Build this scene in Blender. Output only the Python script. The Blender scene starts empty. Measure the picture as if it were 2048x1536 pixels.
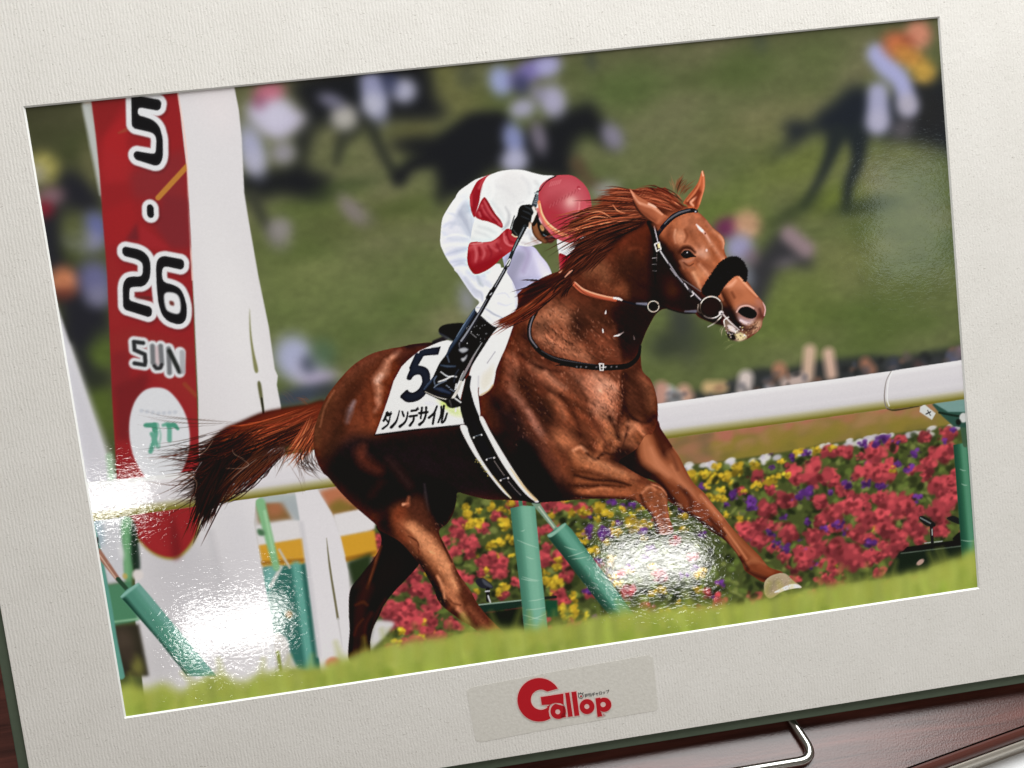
import bpy, bmesh, math
import numpy as np
from mathutils import Matrix, Vector

scn = bpy.context.scene
# ---------------------------------------------------------------- the place: frame of the leaning photograph
PHI = math.radians(45)                    # the mounted photograph leans back, its face 45 degrees off the table
A3 = np.array([[1, 0, 0], [0, math.cos(PHI), -math.sin(PHI)], [0, math.sin(PHI), math.cos(PHI)]])
BASE = np.array([0, -.1660, -.0075])      # foot of the backing board in the picture's own frame (x right, y up, z out)
T3 = np.array([0, 0, .0040]) - A3 @ BASE  # it stands on 4 mm wire
def loc2world(p): return A3 @ np.asarray(p, float) + T3
# camera solved from the four corners of the window in the mat (picture frame -> camera)
CAM_R = np.array([[0.98843885, -0.1170106, 0.09642182], [-0.12574416, -0.98796202, 0.09010805], [0.0847175, -0.10119078, -0.99125343]])
CAM_T = np.array([0.00936977, -0.00777708, 0.38500318])
FPX = 1916.02
CAM_K = np.array([[FPX, 0, 1024], [0, FPX, 768], [0, 0, 1.]])

# ---------------------------------------------------------------- camera
cam = bpy.data.cameras.new('camera'); cam.sensor_width = 36; cam.lens = FPX/2048*36
cam.clip_start = .01; cam.clip_end = 50
co = bpy.data.objects.new('camera', cam); scn.collection.objects.link(co); scn.camera = co
Rw = A3 @ CAM_R.T @ np.diag([1., -1., -1.]); Cw = loc2world(-CAM_R.T @ CAM_T)
M = Matrix.Identity(4)
for i in range(3):
    for j in range(3): M[i][j] = Rw[i, j]
    M[i][3] = Cw[i]
co.matrix_world = M

# ---------------------------------------------------------------- room light
w = bpy.data.worlds.new('World'); scn.world = w; w.use_nodes = True
bg = w.node_tree.nodes['Background']; bg.inputs[0].default_value = (1.0, .90, .80, 1); bg.inputs[1].default_value = .175
def area(name, pos, target, sx, sy, watts, col=(1, 1, 1), up=None):
    L = bpy.data.lights.new(name, 'AREA'); L.shape = 'RECTANGLE'; L.size = sx; L.size_y = sy; L.energy = watts; L.color = col
    o = bpy.data.objects.new(name, L); scn.collection.objects.link(o)
    z = Vector(np.asarray(pos)-np.asarray(target)).normalized(); u = Vector(up if up is not None else (0, 0, 1))
    x = u.cross(z).normalized(); y = z.cross(x)
    m = Matrix((x, y, z)).transposed().to_4x4(); m.translation = Vector(pos); o.matrix_world = m
    return o
CTR = loc2world((0, 0, 0)); UPL = A3 @ np.array([0, 1., 0])
area('ceiling_panel', (.23, .52, .92), (.03, .10, .08), .9, .7, 20.6, (.985, 1, .995))
def mirror_lamp(name, px, py, dist, sx, sy, watts, col):
    """an area lamp standing where the glossy print mirrors it towards the camera"""
    d = CAM_R.T @ np.array([(px-1024)/FPX, (py-768)/FPX, 1]); c = -CAM_R.T @ CAM_T
    x = c-d*c[2]/d[2]; r = d*[1, 1, -1]; r /= np.linalg.norm(r)
    return area(name, loc2world(x+r*dist), loc2world(x), sx, sy, watts, col, UPL)
mirror_lamp('ceiling_lamp', 470, 1250, 2.0, .235, .085, 1.75, (1, .985, .95))
mirror_lamp('ceiling_lamp', 1312, 1120, 2.0, .235, .085, 1.75, (1, .985, .95))
mirror_lamp('ceiling_lamp', 225, 1003, 2.0, .15, .06, .82, (1, .985, .95))
mirror_lamp('added_sheen_light', 1815, 440, 2.0, .16, .26, .22, (.85, 1, 1))  # added dim light, standing in for a pale object mirrored in the print
vs = scn.view_settings; vs.view_transform = 'Standard'; vs.look = 'None'; vs.exposure = 0; vs.gamma = 1; vs.use_curve_mapping = False
scn.cycles.use_denoising = True

# ---------------------------------------------------------------- helpers
def link(name, me, mat=None, parent=None):
    o = bpy.data.objects.new(name, me); scn.collection.objects.link(o)
    if mat and me is not None: me.materials.append(mat)
    if parent: o.parent = parent
    return o
def mesh(name, v, f, smooth_=False):
    me = bpy.data.meshes.new(name); me.from_pydata([tuple(map(float, p)) for p in v], [], f); me.update()
    if smooth_: me.polygons.foreach_set('use_smooth', [True]*len(me.polygons))
    return me
def nodes(name):
    m = bpy.data.materials.new(name); m.use_nodes = True; nt = m.node_tree; nt.nodes.clear()
    out = nt.nodes.new('ShaderNodeOutputMaterial'); b = nt.nodes.new('ShaderNodeBsdfPrincipled'); nt.links.new(b.outputs[0], out.inputs[0])
    return m, nt, b
def nd(nt, t, **k):
    n = nt.nodes.new(t)
    for a, v in k.items():
        if a.startswith('i_'): n.inputs[a[2:].replace('_', ' ')].default_value = v
        else: setattr(n, a, v)
    return n
def px2loc(x, y, z=0.):
    """a place on the picture's plane (or z above it), from the drawing's sheet coordinates"""
    d = CAM_R.T @ np.array([(x-1024)/FPX, (y-768)/FPX, 1]); c = -CAM_R.T @ CAM_T
    s = (z-c[2])/d[2]; return (c+d*s)[:2]
def plain(name, col, rough=.5, metal=0., spec=.5):
    m, nt, b = nodes(name); b.inputs['Base Color'].default_value = (*col, 1); b.inputs['Roughness'].default_value = rough; b.inputs['Metallic'].default_value = metal; b.inputs['Specular IOR Level'].default_value = spec
    return m

KL, KLIFT = (.93, 1.07, .68, .78), .006   # light on the sheet at its four corners, and the veil of the gloss
# ---------------------------------------------------------------- picture painter (numpy)
CW, CH = 1320, 880                       # samples across and down the photographic print
PW, PH = 0.364, 0.244                    # size of the print (m)
PZ = -0.0008                             # print lies this far below the face of the mat
def _print_h():
    import numpy.linalg as la
    src, dst = [], []
    for sx, sy in ((-1, 1), (1, 1), (1, -1), (-1, -1)):
        X = np.array([sx*PW/2, sy*PH/2, PZ]); p = CAM_K @ (CAM_R @ X + CAM_T)
        src.append(p[:2]/p[2]); dst.append(((sx+1)/2*CW, (1-sy)/2*CH))
    A = []
    for (x, y), (u, v) in zip(src, dst):
        A += [[x, y, 1, 0, 0, 0, -u*x, -u*y, -u], [0, 0, 0, x, y, 1, -v*x, -v*y, -v]]
    return la.svd(np.array(A))[2][-1].reshape(3, 3)
PHOM = _print_h()
PK = 0.715                               # canvas samples per unit of the drawing's coordinates
DZ = {'O': (0, 0, 1), 'A': (40, 170, 3.938), 'B': (40, 540, 3.938), 'L': (140, 900, 3.413),
      'J': (860, 320, 5.689), 'S': (740, 540, 4.517), 'H': (1100, 330, 4.152), 'T': (320, 680, 3.938),
      'Y': (600, 660, 3.938), 'C': (980, 540, 4.267), 'F': (1050, 780, 3.413), 'N': (600, 900, 3.490),
      'R': (1380, 680, 3.413), 'P': (900, 950, 3.938), 'Q': (1400, 980, 3.531), 'W': (740, 780, 11.378),
      'E': (1280, 390, 7.877), 'D': (460, 80, 3.938), 'M': (900, 60, 3.938), 'G': (1400, 20, 3.938), 'K': (1400, 380, 3.724)}
IMG = np.zeros((CH, CW, 3), np.float32)
LAB = np.zeros((CH, CW), np.uint8)       # which printed region each sample belongs to
rng = np.random.default_rng(7)

def tr(z, pts):
    """sheet coordinates of the drawing -> canvas samples"""
    x0, y0, s = DZ[z]
    p = np.asarray(pts, float).reshape(-1, 2)/s + (x0, y0)
    q = np.c_[p, np.ones(len(p))] @ PHOM.T
    return q[:, :2]/q[:, 2:]
def smooth(p, closed=True, n=6):
    m = len(p)
    if m < 3: return p
    if closed: P = np.r_[p[-1:], p, p[:2]]
    else: P = np.r_[2*p[:1]-p[1:2], p, 2*p[-1:]-p[-2:-1]]
    t = np.linspace(0, 1, n, endpoint=False)[:, None]
    out = []
    for i in range(1, len(P)-2):
        a, b, c, d = P[i-1], P[i], P[i+1], P[i+2]
        out.append(.5*((2*b)+(c-a)*t+(2*a-5*b+4*c-d)*t**2+(3*b-a-3*c+d)*t**3))
    if not closed: out.append(p[-1:])
    return np.concatenate(out)
def blur2(a, s):
    if s < .35: return a
    r = int(math.ceil(3*s)); k = np.exp(-.5*(np.arange(-r, r+1)/s)**2); k /= k.sum(); k = k.astype(np.float32)
    if min(a.shape) > 60 and s > 6:
        n0, n1 = a.shape[0]+2*r, a.shape[1]+2*r
        f = np.fft.rfft2(a, (n0, n1)); kk = np.fft.rfft(k, n1)[None, :]*np.fft.fft(k, n0)[:, None]
        return np.fft.irfft2(f*kk, (n0, n1))[r:r+a.shape[0], r:r+a.shape[1]].astype(np.float32)
    p = np.pad(a, ((r, r), (0, 0))); o = np.zeros_like(a)
    for i, w in enumerate(k): o += w*p[i:i+a.shape[0]]
    p = np.pad(o, ((0, 0), (r, r))); o = np.zeros_like(a)
    for i, w in enumerate(k): o += w*p[:, i:i+a.shape[1]]
    return o
def box(p, pad):
    x0 = max(0, int(p[:, 0].min()-pad)); x1 = min(CW, int(p[:, 0].max()+pad)+2)
    y0 = max(0, int(p[:, 1].min()-pad)); y1 = min(CH, int(p[:, 1].max()+pad)+2)
    return x0, y0, x1, y1
def cover(p, x0, y0, x1, y1, ss=4):
    w, h = x1-x0, y1-y0
    acc = np.zeros((h, w+2), np.float32)
    a, b = p, np.roll(p, -1, 0)
    ylo, yhi = np.minimum(a[:, 1], b[:, 1]), np.maximum(a[:, 1], b[:, 1])
    dy = b[:, 1]-a[:, 1]; dy = np.where(dy == 0, 1e-9, dy)
    for r in range(h*ss):
        y = y0+(r+.5)/ss
        m = (ylo <= y) & (yhi > y)
        if not m.any(): continue
        xs = np.sort(a[m, 0]+(y-a[m, 1])/dy[m]*(b[m, 0]-a[m, 0]))-x0
        xs = np.clip(xs, 0, w); row = acc[r//ss]
        for i in range(0, len(xs)-1, 2):
            l, q = xs[i], xs[i+1]
            if q <= l: continue
            li, qi = int(l), int(q)
            row[li] += 1-(l-li); row[li+1] += (l-li)      # derivative of the coverage
            row[qi] -= 1-(q-qi); row[qi+1] -= (q-qi)
    return np.clip(np.cumsum(acc, 1)[:, :w]/ss, 0, 1)
def put(m, x0, y0, x1, y1, col, alpha=1., clip=None, lab=None, mode='n'):
    m = m*alpha
    if clip is not None: m = m*clip[y0:y1, x0:x1]
    r = IMG[y0:y1, x0:x1]; c = np.asarray(col, np.float32)/255
    if mode == 'add': r += m[..., None]*c
    elif mode == 'mul': r *= 1-m[..., None]*(1-c)
    else: r += m[..., None]*(c-r)
    if lab is not None: LAB[y0:y1, x0:x1][m > .5] = lab
def fill(z, pts, col, blur=0, a=1., sm=True, clip=None, lab=None, mode='n'):
    p = tr(z, pts)
    if sm: p = smooth(p)
    s = blur*PK
    # rasterised on a padded window so that the canvas border does not darken blurred fills
    X0, Y0 = math.floor(p[:, 0].min()-3*s-2), math.floor(p[:, 1].min()-3*s-2)
    X1, Y1 = math.ceil(p[:, 0].max()+3*s+3), math.ceil(p[:, 1].max()+3*s+3)
    bx = (max(0, X0), max(0, Y0), min(CW, X1), min(CH, Y1))
    if bx[2] <= bx[0] or bx[3] <= bx[1]: return
    m = cover(p, X0, Y0, X1, Y1, 2 if s > 2 else 4)
    m = blur2(m, s)
    m = m[bx[1]-Y0:bx[3]-Y0, bx[0]-X0:bx[2]-X0]
    put(m, *bx, col, a, clip, lab, mode)
def mask(z, pts, sm=True, blur=0):
    p = tr(z, pts)
    if sm: p = smooth(p)
    M = np.zeros((CH, CW), np.float32); bx = box(p, 2)
    M[bx[1]:bx[3], bx[0]:bx[2]] = cover(p, *bx)
    return blur2(M, blur*PK) if blur else M
def line_cov(p, w, bx, s):
    """coverage of a tapered polyline; w = half widths in samples"""
    x0, y0, x1, y1 = bx
    M = np.zeros((y1-y0, x1-x0), np.float32); soft = max(.5, s)
    for i in range(len(p)-1):
        a, b = p[i], p[i+1]; ra, rb = w[i], w[i+1]; pad = max(ra, rb)+soft+1.5
        u0 = max(x0, int(min(a[0], b[0])-pad)); u1 = min(x1, int(max(a[0], b[0])+pad)+2)
        v0 = max(y0, int(min(a[1], b[1])-pad)); v1 = min(y1, int(max(a[1], b[1])+pad)+2)
        if u1 <= u0 or v1 <= v0: continue
        X = np.arange(u0, u1)[None, :]+.5; Y = np.arange(v0, v1)[:, None]+.5
        d = b-a; L = d @ d+1e-9
        t = np.clip(((X-a[0])*d[0]+(Y-a[1])*d[1])/L, 0, 1)
        dist = np.sqrt((X-a[0]-t*d[0])**2+(Y-a[1]-t*d[1])**2)
        r = ra+(rb-ra)*t
        c = np.clip((r-dist)/(2*soft)+.5, 0, 1)*np.minimum(1, np.maximum(r, .12)/.5)
        sub = M[v0-y0:v1-y0, u0-x0:u1-x0]; np.maximum(sub, c, out=sub)
    return M
def stroke(z, pts, w, col, blur=0, a=1., sm=True, clip=None, lab=None, taper=None, mode='n'):
    p = tr(z, pts)
    if sm and len(p) > 2: p = smooth(p, False, 5)
    n = len(p); t = np.linspace(0, 1, n)
    w = np.atleast_1d(np.asarray(w, float))*.5*PK
    ww = np.interp(t, np.linspace(0, 1, len(w)), w)
    s = blur*PK; bx = box(p, ww.max()+2*s+3)
    if bx[2] <= bx[0] or bx[3] <= bx[1]: return
    put(line_cov(p, ww, bx, s), *bx, col, a, clip, lab, mode)
def spot(z, x, y, rx, ry, col, a=1., ang=0, soft=.5, clip=None, lab=None, mode='n'):
    """ellipse; soft = width of the edge as a share of the radius (1 = gaussian-like)"""
    sc = DZ[z][2]; p = tr(z, [x, y])[0]; rx, ry = rx/sc*PK, ry/sc*PK; R = max(rx, ry)*(1+soft)+2
    bx = box(np.array([p]), R)
    if bx[2] <= bx[0] or bx[3] <= bx[1]: return
    X = np.arange(bx[0], bx[2])[None, :]+.5-p[0]; Y = np.arange(bx[1], bx[3])[:, None]+.5-p[1]
    c, s_ = math.cos(math.radians(ang-7)), math.sin(math.radians(ang-7))
    d = np.sqrt(((X*c+Y*s_)/rx)**2+((-X*s_+Y*c)/ry)**2)
    e = max(soft, .7/min(rx, ry))
    m = np.clip((1+e-d)/(2*e), 0, 1); m = m*m*(3-2*m)
    put(m.astype(np.float32), *bx, col, a, clip, lab, mode)
def noise(sx, sy, seed, oct=1):
    """smooth value noise over the canvas, about -1..1; sx, sy = feature size in samples"""
    g = np.random.default_rng(seed); out = np.zeros((CH, CW), np.float32); amp = 1; tot = 0
    for o in range(oct):
        nx, ny = int(CW/sx)+3, int(CH/sy)+3
        v = g.normal(size=(ny, nx)).astype(np.float32)
        X = np.arange(CW)/sx; Y = np.arange(CH)/sy; xi = X.astype(int); yi = Y.astype(int)
        fx = X-xi; fy = Y-yi; fx = (fx*fx*(3-2*fx))[None, :]; fy = (fy*fy*(3-2*fy))[:, None]
        r0 = v[yi][:, xi]*(1-fx)+v[yi][:, xi+1]*fx; r1 = v[yi+1][:, xi]*(1-fx)+v[yi+1][:, xi+1]*fx
        out += amp*(r0*(1-fy)+r1*fy); tot += amp*amp; amp *= .55; sx = max(1.01, sx/2); sy = max(1.01, sy/2)
    return out/math.sqrt(tot)*.9
def hair(z, root, tip, n, spread0, spread1, bend, w, cols, a=1., clip=None, seed=0, lab=None, jit=.25):
    """a lock: n tapered hairs from around root to around tip"""
    g = np.random.default_rng(seed); root = np.array(root, float); tip = np.array(tip, float)
    d = tip-root; nrm = np.array([-d[1], d[0]])/np.hypot(*d)
    for i in range(n):
        t = g.uniform(-1, 1); f0 = g.uniform(0, .4)**1.3; r = root+d*f0+nrm*t*(spread0*(1-f0)+spread1*f0); e = root+d*(f0+(1-f0)*(1+g.normal()*jit*.7))+nrm*(t+g.normal()*.35)*spread1
        b = bend*(1+.5*g.normal())*np.hypot(*d)
        m1 = r+(e-r)*.35+nrm*b*.7; m2 = r+(e-r)*.7+nrm*b*(.8+.3*g.normal())
        c = cols[g.integers(len(cols))]; c = np.clip(np.array(c)*(1+.18*g.normal()), 0, 255)
        stroke(z, [*r, *m1, *m2, *e], [w*.25, w*.8, w, w*.75, w*.2], c, blur=.55, a=a, clip=clip, lab=lab)
def rnoise(ang, sx, sy, seed):
    """streaky noise whose long side lies along ang (degrees)"""
    g = np.random.default_rng(seed); a = math.radians(ang-7); Y, X = np.mgrid[0:CH, 0:CW].astype(np.float32)
    U = (X*math.cos(a)+Y*math.sin(a))/sx+4000/sx; V = (-X*math.sin(a)+Y*math.cos(a))/sy+4000/sy
    t = g.normal(size=(512, 512)).astype(np.float32); ui = U.astype(int); vi = V.astype(int); fu = U-ui; fv = V-vi
    fu = fu*fu*(3-2*fu); fv = fv*fv*(3-2*fv); ui %= 512; vi %= 512; u1 = (ui+1) % 512; v1 = (vi+1) % 512
    return (t[vi, ui]*(1-fu)+t[vi, u1]*fu)*(1-fv)+(t[v1, ui]*(1-fu)+t[v1, u1]*fu)*fv
def chaikin(p, cut=16., n=2):
    """round the corners of a closed outline, cutting each edge by a fixed length"""
    for k in range(n):
        q = np.roll(p, -1, 0); d = q-p; L = np.hypot(d[:, 0], d[:, 1])[:, None]+1e-9; t = np.minimum(cut/(k*2.2+1)/L, .3)
        p = np.stack([p+d*t, q-d*t], 1).reshape(-1, 2)
    return p
# ---- regions of the picture
TURF, TOWER, RAIL, BED, GRASS, HORSE, JOCKEY, POST, CLOTH, RIDERS, CROWD = range(11)
# ---- far turf, out of focus
yy, xx = np.mgrid[0:CH, 0:CW].astype(np.float32)
xx /= CW; yy /= CH
base = np.array([104, 106, 72], np.float32)*(1-yy[..., None]*1.2).clip(0, 1)+np.array([94, 107, 58], np.float32)*(yy[..., None]*1.2).clip(0, 1)
n1 = noise(90, 60, 1, 2); n2 = noise(60, 30, 2, 2); n3 = noise(26, 12, 3)
base += n1[..., None]*np.array([7, 4, 6])+n2[..., None]*np.array([5, 3, 4])+n3[..., None]*np.array([1.5, 1.5, 1])
base *= (1-.32*np.clip(1-xx*5.5, 0, 1)-.10*np.clip(.16-yy, 0, 1)/.16)[..., None]
IMG[:] = base/255
DK = (28, 30, 34)
# darker and lighter drifts in the turf
for x, y, rx, ry, c, a in ((1250, 180, 90, 40, (80, 98, 52), .7), (1500, 150, 80, 40, (84, 98, 54), .6), (1480, 130, 60, 30, (78, 92, 50), .6),
                           (1640, 120, 70, 40, (82, 98, 52), .5), (1560, 250, 120, 40, (122, 118, 78), .5), (1330, 250, 90, 40, (112, 112, 80), .5),
                           (1450, 430, 90, 50, (98, 118, 48), .6), (1600, 330, 100, 40, (104, 116, 50), .6), (1660, 400, 60, 30, (108, 124, 44), .7),
                           (1750, 640, 120, 60, (84, 100, 48), .6), (1700, 520, 120, 60, (112, 116, 66), .5), (1560, 640, 110, 50, (90, 108, 46), .6),
                           (1400, 690, 60, 60, (72, 82, 48), .6), (1580, 590, 80, 60, (106, 118, 60), .6), (600, 560, 90, 60, (108, 122, 64), .5), (560, 480, 80, 40, (84, 96, 50), .6),
                           (700, 610, 140, 60, (96, 112, 60), .5), (850, 560, 60, 60, (90, 104, 56), .5), (820, 420, 70, 30, (96, 106, 56), .5),
                           (720, 440, 90, 30, (86, 92, 52), .6), (640, 400, 70, 26, (92, 108, 50), .6), (830, 270, 40, 30, (116, 112, 62), .7),
                           (880, 150, 50, 50, (108, 108, 62), .8), (930, 210, 50, 40, (104, 104, 62), .7), (1000, 480, 60, 60, (90, 100, 54), .4)):
    spot('O', x, y, rx, ry, c, a, soft=.9)
# ---- horses and riders far behind
B = 12
fill('D', [480, 350, 700, 260, 1050, 200, 1500, 150, 1600, 300, 1620, 460, 1720, 560, 1660, 620, 1450, 640, 1150, 640, 1000, 720, 870, 700, 740, 660, 650, 760, 620, 900, 600, 1000, 720, 1050, 830, 1090, 780, 1180, 820, 1230, 640, 1270, 400, 1220, 250, 1260, 100, 1220, 60, 1060, 300, 1020, 520, 960, 500, 760, 600, 640, 540, 500], DK, B, lab=RIDERS)
stroke('D', [960, 690, 880, 800, 840, 960], [34, 22, 14], (52, 55, 45), 9)
stroke('D', [1110, 650, 1160, 800, 1240, 960, 1330, 1090], [26, 20, 20, 26], (46, 49, 42), 9)
stroke('D', [1330, 1090, 1430, 990, 1600, 930, 1750, 800, 1920, 700, 2100, 680], [26, 26, 30, 40, 60, 60], DK, 10)
stroke('D', [180, 1230, 230, 1350, 300, 1470, 360, 1560], [26, 20, 20, 16], (58, 60, 50), 9)
spot('D', 930, 1150, 230, 60, (62, 74, 44), .7, soft=.9)
spot('D', 1350, 1320, 260, 60, (74, 86, 44), .6, soft=.9)
fill('D', [120, 560, 200, 480, 330, 450, 430, 480, 520, 560, 610, 600, 540, 690, 440, 770, 340, 780, 220, 690], (186, 180, 206), 9, lab=RIDERS)
spot('D', 310, 410, 110, 75, (196, 108, 130), .95, soft=.6)
spot('D', 240, 500, 55, 55, (136, 66, 96), .8, soft=.8)
spot('D', 360, 600, 130, 110, (200, 196, 216), .8, soft=.8)
spot('D', 175, 870, 95, 190, (166, 167, 198), .95, soft=.6); spot('D', 190, 960, 70, 80, (178, 176, 196), .7, soft=.8)
spot('D', 420, 890, 90, 80, (146, 142, 152), .95, soft=.7)
spot('D', 1135, 420, 95, 210, (148, 150, 186), .95, soft=.5); spot('D', 1130, 510, 85, 85, (180, 180, 198), .9, soft=.7)
spot('D', 1370, 400, 95, 90, (172, 172, 196), .95, soft=.65); spot('D', 1260, 330, 60, 90, (66, 72, 108), .7, soft=.8)
spot('D', 900, 610, 100, 95, (176, 172, 166), .95, soft=.6); spot('D', 800, 480, 100, 55, (112, 110, 132), .9, 30, .7)
spot('D', 960, 1340, 60, 130, (126, 116, 112), .95, -25, .7); spot('D', 400, 1480, 80, 70, (138, 132, 132), .9, soft=.7)
spot('O', 715, 425, 34, 16, (128, 120, 116), .6, 45, .8); spot('O', 558, 470, 22, 26, (140, 134, 132), .8, soft=.8)
# centre horse
fill('M', [-60, 860, 120, 790, 260, 740, 350, 770, 430, 840, 600, 780, 740, 730, 860, 640, 1000, 600, 1110, 560, 1180, 660, 1260, 770, 1330, 860, 1300, 940, 1190, 910, 1100, 830, 1000, 880, 960, 1000, 990, 1080, 960, 1190, 640, 1150, 380, 1110, 240, 1180, 120, 1250, 0, 1290, -120, 1100], DK, 11, lab=RIDERS)
fill('M', [-500, 900, -300, 830, -100, 830, 100, 800, 300, 900, 200, 1200, 0, 1300, -60, 1400, -120, 1300, -60, 1100, -300, 1000], DK, 11)
stroke('M', [1000, 1060, 1080, 1180, 1200, 1250], [30, 22, 18], (84, 70, 52), 10)
spot('M', 400, 400, 90, 110, (150, 160, 206), .95, soft=.6); spot('M', 640, 320, 190, 80, (118, 108, 172), .95, -15, .6)
spot('M', 770, 280, 100, 85, (164, 162, 206), .95, soft=.6); spot('M', 810, 560, 100, 120, (166, 162, 192), .95, soft=.6)
spot('M', 570, 620, 100, 70, (160, 158, 182), .95, soft=.6); spot('M', 560, 430, 65, 75, (62, 64, 98), .95, soft=.8)
spot('M', 690, 500, 60, 60, (140, 134, 168), .7, soft=.8)
spot('M', 500, 860, 80, 120, (130, 138, 186), .95, soft=.6); spot('M', 510, 1030, 105, 90, (174, 174, 202), .95, soft=.6)
spot('M', 700, 850, 60, 120, (118, 110, 126), .9, soft=.7); spot('M', 1280, 840, 80, 110, (130, 125, 144), .95, -20, .65)
spot('M', 1230, 1270, 100, 70, (152, 152, 150), .85, soft=.8); spot('M', 1110, 240, 45, 80, (66, 72, 62), .7, soft=.8)
spot('M', 130, 360, 80, 90, (66, 70, 58), .6, soft=.9); spot('G', 470, 250, 60, 80, (70, 78, 62), .7, soft=.9)
# right horse
fill('G', [500, 1200, 640, 1080, 700, 1000, 640, 900, 740, 870, 880, 880, 930, 800, 1040, 730, 1130, 640, 1230, 590, 1330, 620, 1400, 700, 1560, 640, 1640, 560, 1860, 560, 1900, 480, 2000, 440, 2020, 1180, 1960, 1130, 1830, 1060, 1700, 1030, 1480, 1020, 1320, 990, 1290, 1060, 1200, 1020, 1020, 1010, 940, 960, 840, 1000, 700, 1100], (33, 38, 46), 11, lab=RIDERS)
spot('G', 1800, 800, 200, 250, (40, 40, 40), .8, soft=.8)
stroke('G', [1080, 980, 1020, 1160, 930, 1360, 820, 1536], [40, 26, 18, 16], (38, 44, 46), 8, lab=RIDERS)
stroke('G', [1240, 980, 1240, 1180, 1170, 1380, 1150, 1560], [46, 28, 22, 20], (36, 42, 46), 8, lab=RIDERS)
spot('K', 720, 150, 230, 60, (54, 64, 42), .8, -15, .9); spot('K', 1180, 130, 250, 60, (52, 62, 42), .8, 5, .9)
stroke('G', [1390, 350, 1460, 440, 1580, 560, 1640, 760], [42, 44, 40, 38], (162, 164, 208), 9, lab=RIDERS)
stroke('G', [1400, 660, 1400, 880], [44, 48], (160, 160, 192), 9, lab=RIDERS); spot('G', 1400, 880, 95, 90, (178, 174, 196), .7, soft=.8)
spot('G', 1630, 750, 90, 95, (172, 166, 182), .95, soft=.6); spot('G', 1590, 940, 90, 70, (100, 94, 100), .8, soft=.9)
spot('G', 1560, 280, 130, 100, (192, 98, 66), .95, 30, .6); spot('G', 1650, 370, 150, 80, (186, 128, 60), .95, 40, .6)
spot('G', 1760, 490, 100, 85, (194, 152, 66), .95, 20, .6); spot('G', 1720, 190, 105, 115, (206, 132, 106), .95, -20, .5)
spot('G', 1640, 240, 60, 40, (150, 70, 50), .6, 30, .9)
# rider in purple at mid right
fill('K', [330, 600, 440, 480, 560, 340, 640, 300, 760, 420, 850, 520, 800, 590, 680, 560, 580, 600, 520, 720, 470, 850, 420, 950, 360, 800], (52, 52, 56), 10, lab=RIDERS)
spot('K', 205, 280, 110, 75, (106, 42, 82), .95, soft=.55); spot('K', 350, 260, 105, 105, (192, 146, 114), .95, soft=.55)
spot('K', 290, 430, 110, 100, (152, 148, 188), .95, soft=.6); spot('K', 380, 500, 60, 60, (120, 96, 116), .7, soft=.9)
stroke('K', [660, 330, 790, 440], [34, 36], (144, 122, 128), 9); spot('K', 350, 640, 50, 90, (128, 132, 150), .7, soft=.9)
spot('K', 640, 540, 90, 40, (104, 96, 104), .7, soft=.9)
spot('H', 1100, 1330, 110, 260, (54, 58, 56), .85, soft=.9); spot('H', 960, 1500, 130, 110, (50, 55, 48), .8, soft=.9); spot('H', 1220, 1440, 120, 90, (66, 74, 52), .6, soft=.9)
spot('H', 900, 1280, 70, 60, (98, 112, 62), .6, soft=.9)
# left riders behind the tower
fill('A', [300, 700, 420, 680, 560, 780, 640, 900, 620, 1000, 480, 1000, 360, 1100, 330, 1300, 420, 1450, 640, 1480, 700, 1900, 640, 2300, 500, 2300, 400, 2000, 300, 1700, 180, 1500, 100, 1100, 200, 1000, 300, 860], (36, 37, 44), 10, lab=RIDERS)
spot('A', 190, 650, 110, 110, (158, 150, 80), .95, 20, .55); spot('A', 120, 700, 70, 70, (160, 154, 164), .6, soft=.9); spot('A', 240, 880, 100, 70, (136, 100, 112), .85, soft=.7)
spot('A', 190, 980, 70, 60, (126, 30, 46), .95, soft=.7); spot('A', 600, 1120, 90, 110, (100, 106, 160), .95, soft=.65)
spot('A', 520, 1230, 130, 80, (140, 140, 176), .9, 20, .7); spot('A', 430, 1160, 90, 160, (92, 98, 58), .8, soft=.8)
spot('B', 350, 90, 105, 110, (198, 122, 84), .95, soft=.5); spot('B', 340, 190, 90, 50, (90, 40, 36), .7, soft=.8)
spot('B', 600, 90, 120, 150, (104, 104, 146), .95, soft=.6); spot('B', 620, 210, 90, 80, (126, 124, 150), .8, soft=.8)
spot('B', 640, 640, 100, 150, (84, 102, 44), .95, soft=.6); spot('B', 660, 1080, 110, 220, (78, 94, 40), .95, soft=.6); spot('B', 480, 480, 140, 130, (36, 37, 44), .9, soft=.7)
spot('B', 600, 870, 120, 70, (40, 44, 40), .8, soft=.8); spot('A', 560, 640, 60, 160, (100, 98, 66), .7, soft=.8)
# rider low behind the rump
spot('T', 1060, 140, 150, 170, (168, 172, 206), .95, soft=.55); spot('T', 1180, 240, 130, 110, (176, 172, 200), .9, soft=.6)
spot('T', 1260, 300, 130, 70, (168, 158, 186), .9, soft=.6); spot('T', 1170, 190, 60, 70, (76, 82, 100), .9, soft=.8)
spot('T', 1290, 110, 90, 110, (76, 100, 76), .85, soft=.8); spot('T', 1100, 440, 240, 70, (58, 66, 84), .95, soft=.6); spot('T', 1330, 400, 100, 70, (52, 56, 60), .8, soft=.8)
spot('O', 935, 600, 16, 30, (150, 150, 172), .7, soft=.9)
def blur_canvas(s):
    for c in range(3):
        p = np.pad(IMG[..., c], 40, mode='edge'); IMG[..., c] = blur2(p, s)[40:-40, 40:-40]
blur_canvas(4.6)
mot = (noise(9, 6, 21, 2)*.6+noise(20, 11, 22, 2)*.7)*np.clip(IMG[..., 1]*3-.45, 0, 1)*(IMG[..., 1] > IMG[..., 2]+.06)
IMG *= (1+mot*.045)[..., None]; blur_canvas(1.6)
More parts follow.
